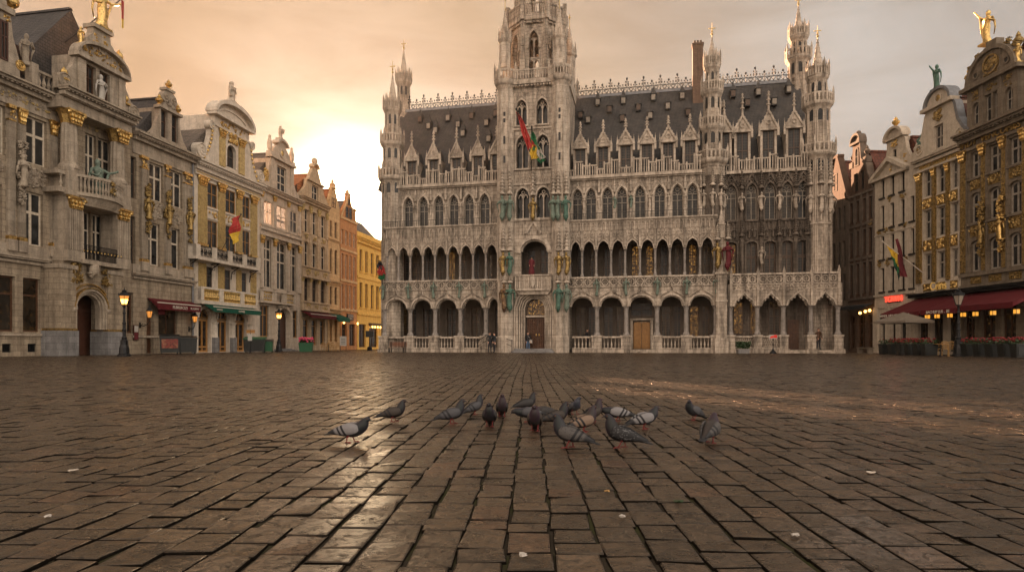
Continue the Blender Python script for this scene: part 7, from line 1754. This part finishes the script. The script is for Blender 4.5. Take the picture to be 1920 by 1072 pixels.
def pigeon(px, py, yaw, pose, body, wing, label, scale=1.0, turn=0.0, tilt=0.0, step=.02):
    Y = FOC*(CAMZ-.004)/(py-HZ); p = gp(px, Y)
    t = thing('pigeon', label, 'pigeon', (p[0], p[1], .003), R(yaw), 'pigeons feeding on the square'); t.scale = (scale,)*3
    ct, st = math.cos(tilt), math.sin(tilt)
    def tl(x, z): return (x*ct-(z-.1)*st, .076+x*st+(z-.1)*ct)
    prof = [tl(x, z)+(h, w) for x, z, h, w in BODY]+[tl(x, z)+(h*1.12*(1.22 if i in (1,2) else 1), w*1.12*(1.22 if i in (1,2) else 1)) for i, (x, z, h, w) in enumerate(HEADS[pose])]
    m = MB(); n = 16; rings = []; nb = len(BODY)
    for i, (x, z, h, w) in enumerate(prof):
        a, b = prof[max(i-1,0)], prof[min(i+1,len(prof)-1)]; T_ = Vector((b[0]-a[0], 0, b[1]-a[1])).normalized(); N_ = Vector((-T_.z, 0, T_.x))
        yo = turn*max(0, i-nb-1)*.006
        rings.append([(x+N_.x*h*math.sin(2*PI*k/n), w*math.cos(2*PI*k/n)+yo, z+N_.z*h*math.sin(2*PI*k/n)) for k in range(n)])
    m.loft(rings); bo = m.build('body', PB[body], t, True)
    md = bo.modifiers.new('smooth', 'SUBSURF'); md.levels = 1; md.render_levels = 1
    hx, hz = prof[-1][0], prof[-1][1]; ax, az = prof[-3][0], prof[-3][1]; dv = Vector((hx-ax, 0, hz-az)).normalized(); yo = turn*5*.006
    m = MB(); m.tube([(hx-dv.x*.006,yo,hz-dv.z*.006),(hx+dv.x*.008,yo,hz+dv.z*.008-.001),(hx+dv.x*.019,yo,hz+dv.z*.019-.005)], .0048, 6, .0016); m.ball(hx+dv.x*.003,yo,hz+dv.z*.003+.004,.005,.005,.0035,6,4); m.build('beak', M['beak'], t)
    for s in (-1,1):
        m = MB(); ex, ez = prof[-3][0]+.003, prof[-3][1]+.004; m.ball(ex, yo+s*prof[-3][3]*.93, ez, .0034, .002, .0034, 8, 5); m.build('eye', M['peye'], t)
        W_ = [(.068,.121,.014,.040,.006),(.055,.120,.03,.047,.011),(.025,.117,.039,.0515,.013),(-.015,.113,.04,.0505,.013),(-.055,.106,.033,.043,.011),(-.095,.097,.022,.0325,.008),(-.135,.088,.012,.022,.005),(-.162,.083,.005,.014,.003)]
        m = MB(); rs = []
        for x, z, hh, yy, th in W_:
            x, z = tl(x, z); rs.append([(x-.25*hh*math.sin(a), s*(yy+th*math.cos(a)*(1 if s > 0 else 1)-.35*hh*max(0,math.sin(a))**2), z+hh*math.sin(a)+.006) for a in [2*PI*k/12 for k in range(12)]])
        m.loft(rs if s > 0 else [r[::-1] for r in rs]); w_ = m.build('wing', PW[wing], t, True); md = w_.modifiers.new('smooth', 'SUBSURF'); md.levels = 1; md.render_levels = 1
        m = MB(); fx = s*step; hx0, hz0 = tl(-.005, .078); m.tube([(hx0,s*.024,hz0),(hx0-.004+fx*.4,s*.024,.04)], .012, 7, .006); m.tube([(hx0-.004+fx*.4,s*.024,.042),(fx,s*.024,.006)], .0045, 6, .0036)
        for a in (-.5,0,.5): m.tube([(fx,s*.024,.006),(fx+.018*math.cos(a),s*.024+.018*math.sin(a),.005),(fx+.03*math.cos(a),s*.024+.03*math.sin(a),.002)], .0034, 5, .002)
        m.tube([(fx,s*.024,.006),(fx-.014,s*.024,.002)], .003, 5, .002); m.build('leg', M['pfoot'], t, True)
    return t
PG = [(658,829,-8,'walk','slate','pale','pale-winged pigeon leading at the far left front of the flock',1.08,0,.0),
 (738,790,8,'up','dark','darkbrown','dark brown pigeon standing alone behind the pale-winged left one',1.0,0,.05),
 (848,794,12,'up','slate','grey','slate grey pigeon facing right, third from the left',1.06,0,.1),
 (890,777,25,'up','slate','grey','grey pigeon with neck up just behind the slate one',.95,0,.25),
 (918,799,-92,'walk','dark','dark','blackish pigeon walking straight at the viewer, left of centre',1.05,0,.3),
 (941,780,-85,'up','purple','dark','upright brown-black pigeon behind the blackish one facing the viewer',1.0,0,.35),
 (987,770,20,'up','dark','dark','black pigeon with head raised at the back of the central cluster',.98,0,.05),
 (992,790,185,'low','slate','grey','pigeon bending left with pale shoulder, half hidden in the central cluster',1.0,0,-.05),
 (1003,807,-95,'walk','purple','darkbrown','purple-necked pigeon facing the viewer at the centre of the flock',1.05,0,.35),
 (1022,788,200,'low','brown','dark','dark brown pigeon seen behind the purple-necked one',1.0,0,0),
 (1042,799,15,'up','dark','darkbrown','black-necked brown pigeon facing right beside the purple-necked one',1.05,0,.05),
 (1077,776,-70,'walk','blue','grey','small blue-grey pigeon at the back, alone',.9,1,.3),
 (1112,790,25,'up','purple','darkbrown','brown pigeon with neck stretched behind the cream-winged one',1.0,0,.2),
 (1095,810,20,'up','brown','cream','cream and rust winged pigeon in the middle of the flock',1.05,0,.1),
 (1158,790,172,'low','slate','pale','pale grey pigeon facing left with its head lowered',1.0,0,.0),
 (1208,804,12,'walk','slate','pale','pale grey black-barred pigeon facing right at the right side of the flock',1.05,0,.1),
 (1068,839,168,'up','slate','checker','large grey barred pigeon facing left in the front row',1.12,0,.12),
 (1166,839,166,'up','dark','speck','large black white-speckled pigeon facing left in the front row',1.12,0,.1),
 (1301,787,-145,'walk','slate','grey','grey pigeon preening at the far right, farther of the two',1.0,1,.25),
 (1331,830,58,'walk','brown','checker','brownish chequered pigeon seen from behind at the far right',1.15,0,.08)]
for a in PG: pigeon(*a)
# ---------------------------------------------------------------- evening haze over the square
hz_ = bpy.data.materials.new('evening_haze'); hz_.use_nodes = True; n_ = hz_.node_tree.nodes; n_.remove(n_['Principled BSDF'])
pv = n_.new('ShaderNodeVolumePrincipled'); pv.inputs['Color'].default_value = (1,.9,.76,1); pv.inputs['Density'].default_value = .0002; pv.inputs['Anisotropy'].default_value = .4
hz_.node_tree.links.new(pv.outputs[0], n_['Material Output'].inputs['Volume'])
mb = MB(); mb.box(-75, 75, -25, 135, -1.2, 52); tag(mb.build('haze', hz_), kind='stuff')
# ---------------------------------------------------------------- street furniture
def street_lamp(px, Y, label, h=4.0, lit=True):
    t = thing('street_lamp', label, 'street lamp', gp(px, Y), 0, 'cast-iron street lamps round the square')
    k = h/4.0; m = MB()
    m.lathe(0,0,[(.36*k,0),(.36*k,.1*k),(.28*k,.16*k),(.26*k,.5*k),(.2*k,.7*k),(.2*k,.95*k),(.13*k,1.02*k),(.15*k,1.1*k),(.09*k,1.2*k),(.1*k,1.5*k),(.13*k,1.56*k),(.08*k,1.64*k),(.085*k,1.9*k),(.12*k,1.96*k),(.065*k,2.05*k),(.06*k,2.5*k),(.1*k,2.56*k),(.055*k,2.65*k),(.05*k,2.85*k),(.09*k,2.9*k),(.05*k,2.95*k)],10)
    m.build('post', M['iron'], t, False)
    m = MB(); z = 2.95*k
    m.lathe(0,0,[(.05*k,z),(.15*k,z+.06*k),(.15*k,z+.09*k)],6)
    for i in range(6):
        a = i*PI/3; m.tube([(.145*k*math.cos(a),.145*k*math.sin(a),z+.08*k),(.3*k*math.cos(a),.3*k*math.sin(a),z+.62*k)], .016*k, 4)
        m.lathe(.33*k*math.cos(a),.33*k*math.sin(a),[(.03*k,z+.66*k),(.03*k,z+.74*k),(.005,z+.8*k)],4)
    m.lathe(0,0,[(.34*k,z+.62*k),(.34*k,z+.67*k),(.2*k,z+.82*k),(.13*k,z+.86*k),(.15*k,z+.92*k),(.08*k,z+.98*k),(.03*k,z+1.0*k),(.02*k,z+1.12*k)],6)
    hd = m.build('lamp_head', M['iron'], t)
    m = MB(); m.lathe(0,0,[(.14*k,z+.09*k),(.285*k,z+.62*k)],6); m.build('lamp_glass', M['lampglass'] if lit else M['lampoff'], hd)
    if lit: m = MB(); m.lathe(0,0,[(.04*k,z+.1*k),(.09*k,z+.25*k),(.03*k,z+.4*k)],8); 
    if lit: m = MB(); m.lathe(0,0,[(.16*k,z+.16*k),(.235*k,z+.42*k)],6); m.build('flame', M['lampglow'], hd)
    return t
def lamp_at(px, ytop, ybase, label, lit=True):
    s = (ybase-ytop)/4.08; return street_lamp(px, FOC/s, label, 4.0, lit)
lamp_at(233, 538, 667, 'black cast-iron street lamp before the arched sandstone portal')
lamp_at(523, 578, 661, 'lit cast-iron street lamp before the grey house portal')
lamp_at(598, 594, 658, 'lit cast-iron street lamp beside the pink flower planter')
lamp_at(1797, 534, 664, 'tall unlit street lamp before the red awnings', False)
lamp_at(1583, 577, 659, 'lit cast-iron street lamp by the right corner of the town hall')
def wheelie(px, Y, w, d, h, label, mats, rz, poster=False, n=2):
    t = thing('rubbish_bin', label, 'rubbish bin', gp(px, Y), rz)
    m = MB(); m.loft([[(-w*.47,-d*.45,.12),(w*.47,-d*.45,.12),(w*.47,d*.45,.12),(-w*.47,d*.45,.12)],[(-w/2,-d/2,h*.82),(w/2,-d/2,h*.82),(w/2,d/2,h*.82),(-w/2,d/2,h*.82)]])
    for k in range(3): m.box(-w*.4+k*w*.32, -w*.4+k*w*.32+.05, -d*.5-.02, -d*.45, .2, h*.75)
    m.build('container', mats[0], t)
    m = MB(); m.loft([[(-w*.52,-d*.55,h*.82),(w*.52,-d*.55,h*.82),(w*.52,d*.55,h*.82),(-w*.52,d*.55,h*.82)],[(-w*.52,-d*.55,h*.88),(w*.52,-d*.55,h*.88),(w*.52,d*.55,h*1.0),(-w*.52,d*.55,h*1.0)]]); m.build('lid', mats[1], t)
    for sx in (-1,1):
        for sy in (-1,1):
            m = MB(); m.loft([[(sx*w*.4+x,sy*d*.36+.08*math.cos(a*PI/5),.08+.08*math.sin(a*PI/5)) for a in range(10)] for x in (-.03,.03)]); m.build('wheel', M['iron'], t)
    if poster: m = MB(); m.box(-w*.42, w*.42, -d*.5-.025, -d*.5-.01, h*.3, h*.75); m.build('poster', M['poster'], t)
    return t
aL = L.ang
wheelie(318, 46.5, 1.25, 1.0, 1.45, 'dark rubbish container with red poster under the maroon awning', (M['blackbin'],M['blackbin']), aL-PI/2+.7, True)
wheelie(352, 47.5, 1.2, 1.0, 1.35, 'plain dark rubbish container right of the poster container', (M['blackbin'],M['blackbin']), aL-PI/2+.7)
wheelie(478, 54, 1.7, 1.0, 1.35, 'black rubbish container with wide green lid', (M['blackbin'],M['greenbin']), .25)
wheelie(503, 54.5, .75, .8, 1.15, 'narrow dark bin with green stripe beside the green-lidded container', (M['greenbin'],M['blackbin']), .25)
# pole sign in front of the white house
t = thing('direction_sign', 'slim pole with a yellow sign beside the green-lidded container', 'sign', gp(469.5, 52)); m = MB(); m.lathe(0,0,[(.16,0),(.1,.05),(.035,.1),(.035,1.9)],6); m.build('post', M['iron'], t); m = MB(); m.box(-.32,.36,-.03,.03,1.62,1.82); m.box(-.36,.36,-.05,.05,1.82,1.88); m.build('panel', M['tanwood'], t); m = MB(); m.box(-.2,.14,-.04,.0,1.0,1.55); m.build('notice', M['whitecloth'], t)
# flower tubs
def flowers(mb, u0, u1, d0, d1, z, n, seed, r=.06, amp=.16):
    rn = random.Random(seed)
    for _ in range(n): mb.ball(rn.uniform(u0,u1), rn.uniform(d0,d1), z+rn.uniform(0,amp), r*rn.uniform(.6,1.2), None, r*.8, 5, 3)
def leaves(mb, u0, u1, d0, d1, z, n, seed, s=.1, amp=.2):
    rn = random.Random(seed)
    for _ in range(n):
        c = Vector((rn.uniform(u0,u1), rn.uniform(d0,d1), z+rn.uniform(-.05,amp))); a = Vector((rn.uniform(-1,1),rn.uniform(-1,1),rn.uniform(-.3,1))).normalized()*s; b = a.cross(Vector((rn.uniform(-1,1),rn.uniform(-1,1),rn.uniform(-1,1)))).normalized()*s*.5
        mb.quad(c-a, c+b, c+a, c-b)
t = thing('flower_planter', 'green tub of pink flowers beside the lit lamp and cafe', 'planter', gp(574, 60), .2); m = MB(); m.loft([[(-.55,-.4,0),(.55,-.4,0),(.55,.4,0),(-.55,.4,0)],[(-.65,-.45,.85),(.65,-.45,.85),(.65,.45,.85),(-.65,.45,.85)]]); m.build('tub', M['greenbin'], t); m = MB(); leaves(m,-.6,.6,-.4,.4,.9,160,2,.12,.3); m.build('foliage', M['leaf'], t); m = MB(); flowers(m,-.65,.65,-.45,.45,.95,70,3,.1,.4); m.build('flowers', M['pinkflower'], t)
def chair(loc, rz, label, mat, group, h=.86):
    t = thing('cafe_chair', label, 'chair', loc, rz, group)
    m = MB(); m.loft([[(.22*math.cos(a*PI/6),.22*math.sin(a*PI/6),z) for a in range(12)] for z in (.43,.47)]); m.build('seat', mat, t)
    for sx in (-1,1):
        m = MB(); m.tube([(sx*.19,-.19,.0),(sx*.17,-.17,.44)], .018, 5); m.build('leg', mat, t)
        m = MB(); m.tube([(sx*.19,.2,.0),(sx*.18,.19,.44),(sx*.2,.24,.7),(sx*.12,.27,h)], .018, 5); m.build('leg', mat, t)
    m = MB(); m.tube([(-.13,.27,h-.01),(0,.28,h+.03),(.13,.27,h-.01)], .02, 5)
    for k in range(4): m.tube([(-.12+.08*k,.2,.46),(-.09+.06*k,.27,h)], .01, 4)
    for z in (.55,.66): m.tube([(-.19,.22,z),(0,.25,z),(.19,.22,z)], .012, 4)
    m.tube([(-.2,-.12,.62),(-.2,.2,.66)], .014, 4); m.tube([(.2,-.12,.62),(.2,.2,.66)], .014, 4); m.build('backrest', mat, t); return t
def copy_thing(src, loc, rz, label):
    r = src.copy(); COL.objects.link(r); r.location = loc; r.rotation_euler = (0,0,rz); r['label'] = label
    for c in list(src.children):
        q_ = c.copy(); COL.objects.link(q_); q_.parent = r
    return r
ch0 = chair(gp(1757, 38.2), .4, 'rattan cafe chair left of the tall unlit lamp, nearest the planters', M['rattan'], 'rattan chairs by the red awnings')
copy_thing(ch0, gp(1772, 38.0), -.5, 'rattan cafe chair left of the tall unlit lamp, middle of three')
copy_thing(ch0, gp(1785, 38.4), 2.4, 'rattan cafe chair closest to the tall unlit lamp')
LC_ = 'rattan chairs outside the left cafes'
for k, (px, Y, rz) in enumerate(((606,63,.3),(612,64.5,-.6),(619,63.5,1.2),(626,65.5,2.8),(633,64,.1))):
    q_ = copy_thing(ch0, gp(px, Y), rz, 'rattan chair in the row outside the left cafe under the green awning'); q_['group'] = LC_
def table(loc, label, mat, group):
    t = thing('cafe_table', label, 'table', loc, 0, group); m = MB(); m.lathe(0,0,[(.34,.72),(.34,.75)],14); m.build('tabletop', mat, t); m = MB(); m.lathe(0,0,[(.2,0),(.2,.03),(.03,.06),(.03,.72)],8); m.build('pedestal', M['iron'], t)
table(gp(1764, 37.6), 'small round wooden table between the rattan chairs by the lamp', M['tanwood'], 'cafe tables')
table(gp(616, 63), 'small round table among the rattan chairs outside the left cafe', M['tanwood'], 'cafe tables')
# planters with red geraniums in front of the right cafes
rowA = [1661,1678,1694,1710,1727,1742]; rowB = [1819,1842,1865,1889,1914]
def planter(px, Y, rz, w, label, seed, dark=False):
    t = thing('planter_box', label, 'planter', gp(px, Y), rz, 'black planters with red geraniums')
    m = MB(); m.loft([[(-w/2+.05,-.2,.04),(w/2-.05,-.2,.04),(w/2-.05,.2,.04),(-w/2+.05,.2,.04)],[(-w/2,-.24,.72),(w/2,-.24,.72),(w/2,.24,.72),(-w/2,.24,.72)]]); m.box(-w/2-.02,w/2+.02,-.26,.26,.68,.74); m.box(-w/2+.1,w/2-.1,-.25,-.22,.15,.6); m.build('box', M['blackbin'], t)
    m = MB(); leaves(m,-w/2,w/2,-.25,.25,.76,110,seed,.08,.25); m.build('foliage', M['leaf'], t)
    m = MB(); flowers(m,-w/2,w/2,-.28,.26,.86,38 if not dark else 4,seed+1,.055,.22); m.build('flowers', M['redflower'], t)
for k, px in enumerate(rowA):
    Y = 43.2-1.05*k; planter(px, Y, -1.25+PI/2*0-.05*0+1.25, .78, ['black planter with leaves only at the corner of the white house','black planter of red geraniums below the sand parasol, left','black planter of red geraniums below the sand parasol, right','black planter of red geraniums second from the rattan chairs side','black planter of red geraniums under the first red awning','black planter of red geraniums next to the rattan chairs'][k], k*3, k == 0)
for k, px in enumerate(rowB):
    planter(px, 36.6-.9*k, 0, .82, ['black planter of red geraniums just right of the tall lamp','second black geranium planter right of the tall lamp','third black geranium planter right of the tall lamp','fourth black geranium planter right of the tall lamp','black geranium planter at the right picture edge'][k], k*3+50)
# sand-coloured parasol
t = thing('parasol', 'sand coloured square parasol in front of the white house', 'parasol', gp(1694, 42.6), .3); m = MB(); m.tube([(0,0,0),(0,0,2.75)], .03, 6); m.lathe(0,0,[(.3,0),(.3,.06)],10); m.build('pole', M['iron'], t)
m = MB()
for k in range(4):
    a = k*PI/2+PI/4; b = a+PI/2; r = 1.75; p = (r*math.cos(a),r*math.sin(a),2.25); q_ = (r*math.cos(b),r*math.sin(b),2.25); m.quad(p, q_, (0,0,2.85)); m.quad((p[0],p[1],2.1),(q_[0],q_[1],2.1), q_, p)
m.build('canopy', M['sand'], t)
# red and white sign on a stand before the loggia, potted shrub, bench
t = thing('sign_stand', 'red and white notice on a black stand before the right loggia', 'sign', gp(1449.5, 49.2)); m = MB(); m.lathe(0,0,[(.28,0),(.26,.08),(.1,.25),(.035,.4),(.03,1.15)],8); m.build('stand', M['iron'], t); m = MB(); m.box(-.32,.32,-.02,.02,1.12,1.45); o = m.build('panel', M['whitecloth'], t); m = MB(); m.box(.06,.3,-.03,-.021,1.2,1.43); m.prism([(-.27,1.17),(.05,1.22),(.05,1.37),(-.1,1.35),(-.24,1.26)], -.03, -.021); m.build('red_print', M['redsign'], o)
t = thing('potted_shrub', 'dark round shrub in a stone trough before the right loggia', 'planter', gp(1393, 49.3)); m = MB(); m.loft([[(-.4,-.22,0),(.4,-.22,0),(.4,.22,0),(-.4,.22,0)],[(-.45,-.25,.35),(.45,-.25,.35),(.45,.25,.35),(-.45,.25,.35)]]); m.build('trough', M['base'], t); m = MB(); leaves(m,-.5,.5,-.3,.3,.45,420,5,.1,.45); m.build('foliage', M['leaf'], t)
t = thing('bench', 'brown wooden bench before the left corner of the town hall', 'bench', gp(744.5, 55.9), T.ang); m = MB(); [m.box(-.8,.8,-.25+.13*k,-.15+.13*k,.42,.46) for k in range(4)]; m.build('seat', M['bench'], t); m = MB(); [m.box(-.8,.8,.24,.28,.55+.13*k,.65+.13*k) for k in range(3)]; m.build('backrest', M['bench'], t)
for sx in (-1,1): m = MB(); m.box(sx*.65-.04,sx*.65+.04,-.25,-.17,0,.42); m.box(sx*.65-.04,sx*.65+.04,.2,.28,0,.94); m.build('leg', M['iron'], t)
t = thing('bench', 'low dark stone bench before the brown brick house', 'bench', gp(1622, 47.5), -1.6+PI/2*2); m = MB(); m.box(-.9,.9,-.2,.2,.4,.48); m.build('seat', M['mstone'], t)
for sx in (-1,1): m = MB(); m.box(sx*.7-.12,sx*.7+.12,-.17,.17,0,.4); m.build('leg', M['mstone'], t)
# iron handrails at the tower steps
def rail(pts, label):
    t = thing('handrail', label, 'handrail', pts[0]); o = Vector(pts[0]); m = MB(); q_ = [Vector(p)-o for p in pts]
    m.tube([v+Vector((0,0,1.0)) for v in q_], .025, 5); m.tube([v+Vector((0,0,.55)) for v in q_], .02, 5); m.build('rail', M['iron'], t)
    for v in q_: k = MB(); k.tube([v, v+Vector((0,0,1.02))], .03, 5); k.ball(v.x,v.y,v.z+1.05,.05); k.build('post', M['iron'], t)
g0 = T.world(TU(901), -.9); g1 = T.world(TU(916), -.9, .45); g2_ = T.world(TU(928), -.9, .5)
rail([g0, g1, g2_], 'black iron handrail rising left of the tower entrance'); rail([T.world(TU(967), -1.6, 0), T.world(TU(948), -1.0, .3), T.world(TU(941), -.95, .45)], 'black iron handrail sloping down to the tower door')
m_ = thing('sign_stand', 'black notice stand in front of the yellow house cafe', 'sign', gp(693, 71)); m = MB(); m.lathe(0,0,[(.3,0),(.25,.4),(.05,.5),(.05,1.2)],8); m.build('stand', M['iron'], m_); m = MB(); m.box(-.42,.42,-.04,.04,1.5,2.2); m.box(-.05,.05,-.03,.03,1.1,1.5); m.build('panel', M['blackbin'], m_)
m_ = thing('menu_board', 'pale menu board standing by the left cafe chairs', 'sign', gp(643.5, 63), .1); m = MB(); m.box(-.32,.32,-.03,.03,.55,1.5); m.build('panel', M['whitecloth'], m_)
for sx in (-1,1): m = MB(); m.box(sx*.28-.02,sx*.28+.02,-.02,.02,0,.56); m.build('leg', M['iron'], m_)
m = MB(); [m.box(-.2,.2,-.035,-.031,.75+.16*k,.8+.16*k) for k in range(4)]; m.build('writing', M['blackbin'], m_)

# ---------------------------------------------------------------- people
def skinned(verts, edges, radii, mat, name, parent, levels=1):
    me = bpy.data.meshes.new(name); me.from_pydata(verts, edges, []); o = bpy.data.objects.new(name, me); COL.objects.link(o)
    md = o.modifiers.new('skin', 'SKIN'); sv = me.skin_vertices[0].data
    for v, r in zip(sv, radii): v.radius = r if isinstance(r, tuple) else (r, r)
    sv[0].use_root = True
    if levels: sd = o.modifiers.new('sub', 'SUBSURF'); sd.levels = levels; sd.render_levels = levels
    dgp = bpy.context.evaluated_depsgraph_get(); dgp.update(); nm = bpy.data.meshes.new_from_object(o.evaluated_get(dgp)); o.modifiers.clear(); old = o.data; o.data = nm; bpy.data.meshes.remove(old); nm.name = name
    for m_ in (mat if isinstance(mat, (list,tuple)) else [mat]): nm.materials.append(m_)
    nm.polygons.foreach_set('use_smooth', [True]*len(nm.polygons)); o.parent = parent; return o
def person(loc, rz, label, top, legs, shoes, H=1.74, stride=.12, bag=None, armb=(.25,.1), robe=False, hairm=None, group=None):
    t = thing('person', label, 'person', loc, rz, group); k = H/1.74
    V, E, Rd = [], [], []
    def v(x,y,z,r): V.append((x*k,y*k,z*k)); Rd.append(tuple(q*k for q in r) if isinstance(r, tuple) else r*k); return len(V)-1
    def ch(a, *pts):
        for p in pts: b = v(*p); E.append((a,b)); a = b
        return a
    pel = v(0,0,.95,(.15,.115)); chs = ch(pel,(0,.0,1.12,(.135,.105)),(0,0,1.32,(.165,.115)),(0,.0,1.44,(.13,.09)))
    nk = ch(chs,(0,-.01,1.52,.052)); hd = ch(nk,(0,-.02,1.60,(.075,.085)),(0,-.02,1.68,(.078,.092)),(0,-.015,1.735,.05))
    for sx, st, ab in ((-1,stride,armb[0]),(1,-stride,armb[1])):
        if not robe: ch(pel,(sx*.09,0,.86,.095),(sx*.1,st*-.35,.5,.065),(sx*.1,st*.9,.1,.045),(sx*.105,st*.9-.05,.05,.045),(sx*.11,st*.9-.17,.035,.035))
        w_ = ch(chs,(sx*.19,0,1.42,.062),(sx*.235,.03,1.16,.05),(sx*.215,-ab,.97,.038),(sx*.205,-ab-.05,.91,.03))
        for f in range(4): ch(w_,(sx*(.205+.012*(f-1.5)),-ab-.075,.865-.004*abs(f-1.5),.009),(sx*(.2+.012*(f-1.5)),-ab-.09,.825-.004*abs(f-1.5),.008))
        ch(w_,(sx*.175,-ab-.075,.885,.01),(sx*.165,-ab-.095,.86,.009))
    o = skinned(V, E, Rd, [top, legs, M['skin'], shoes], 'body', t)
    for p in o.data.polygons:
        c = p.center/k; a = abs(c.x)
        p.material_index = 2 if (c.z > 1.5 or (a > .15 and c.z < .955 and c.z > .75)) else (3 if c.z < .09 else (1 if c.z < .93 and a < .18 else 0))
    m = MB(); m.ball(0,.0*k,1.705*k,.092*k,.102*k,.075*k,10,6); m.ball(0,.05*k,1.65*k,.085*k,.06*k,.09*k,8,5); m.build('hair', hairm or M['hair'], t, True)
    m = MB(); m.lathe(0,-.112*k,[(.012*k,1.6*k),(.02*k,1.615*k),(.006*k,1.66*k)],6)
    m.build('nose', M['skin'], t, True)
    m = MB(); [m.ball(sx*.03*k,-.098*k,1.652*k,.011*k,.006*k,.008*k,6,4) for sx in (-1,1)]; m.box(-.022*k,.022*k,-.103*k,-.097*k,1.567*k,1.573*k); m.build('face_features', M['hair'], t)
    m = MB(); [m.ball(sx*.083*k,-.01*k,1.64*k,.012*k,.02*k,.032*k,6,4) for sx in (-1,1)]; m.build('ears', M['skin'], t, True)
    if robe: m = MB(); n = 14; m.loft([[(r*k*(1+.08*math.sin(5*2*PI*i/n))*math.cos(2*PI*i/n), r*.8*k*(1+.08*math.sin(5*2*PI*i/n))*math.sin(2*PI*i/n), z*k) for i in range(n)] for r, z in ((.3,.02),(.27,.4),(.2,.9),(.19,1.1),(.22,1.35),(.12,1.48))]); m.build('robe', top, t, True)
    if bag: m = MB(); m.loft([[(.1,-.16,.82),(.34,-.16,.82),(.34,.08,.82),(.1,.08,.82)],[(.12,-.13,1.08),(.33,-.13,1.08),(.33,.05,1.08),(.12,.05,1.08)]]); m.tube([(.22,0,1.06),(.1,-.12,1.3),(-.12,-.05,1.46)], .014, 5); m.build('bag', bag, t)
    return t
pY = FOC*1.74/(661.5-627)
person(gp(990, 54.2), PI*.05, 'person in black jacket and blue jeans standing before the tower door', M['jacket'], M['jeans'], M['iron'], 1.76, .16, M['whitecloth'], (.2,.12))
person(T.world(TU(925), -1.3), T.ang+.5, 'person in dark clothes standing left at the tower handrail', M['jacket'], M['darkpants'], M['iron'], 1.72, .05)
person(T.world(TU(933), -1.2), T.ang-.9, 'person in black beside the handrail, nearer the tower wall', M['blackflag'], M['darkpants'], M['iron'], 1.68, .04)
person(T.world(TU(1098), 1.3, .3), T.ang+1.2, 'person in dark coat behind the balustrade right of the tower', M['jacket'], M['darkpants'], M['iron'], 1.7, .02)
person(T.world(TU(1536), .2, .26), T.ang+.3, 'person in dark brown clothes standing in the right end of the loggia', M['wood'], M['darkpants'], M['iron'], 1.7, .05)
o = person(T.world(TU(999), -.55, WZ(517)), T.ang+.2, 'person in a red robe and black hat leaning over the tower balcony', M['darkred'], M['darkred'], M['iron'], 1.62, .0, None, (.3,.28), True); m = MB(); m.lathe(0,-.01,[(.2,1.58),(.2,1.6),(.12,1.61),(.11,1.72),(.02,1.74)],12); m.build('hat', M['blackflag'], o)
# litter on the setts
for k, (px, py, s, mt, lb) in enumerate(((1633,884,.045,'lettering','torn pale scrap of paper on the setts at right'),(1490,1000,.03,'whitecloth','white scrap lying on the setts at lower right'),(1166,966,.028,'whitecloth','round white pebble-like scrap on the central setts'),(981,1038,.028,'whitecloth','thin white scrap on the setts at bottom centre'),(1272,938,.045,'leaf','green leaf lying on the setts'),(137,880,.05,'lettering','pale flat scrap on the setts at left'),(90,966,.03,'whitecloth','small white scrap at the lower left'),(1138,919,.03,'rattan','brown cigarette-like scrap on the central setts'))):
    Y = FOC*(CAMZ-.012)/(py-HZ); p = gp(px, Y); t = MB(); rn = random.Random(k); n = 9
    t.loft([[(s*.55*rn.uniform(.5,1.25)*math.cos(2*PI*i/n), s*.5*rn.uniform(.7,1.2)*math.sin(2*PI*i/n), z+.006*rn.random()) for i in range(n)] for z in (0,.004)])
    o = t.build('leaf' if mt == 'leaf' else 'paper_scrap', M[mt]); o.location = (p[0], p[1], .006); o.rotation_euler = (0,0,k); tag(o, lb, 'leaf' if mt == 'leaf' else 'litter')
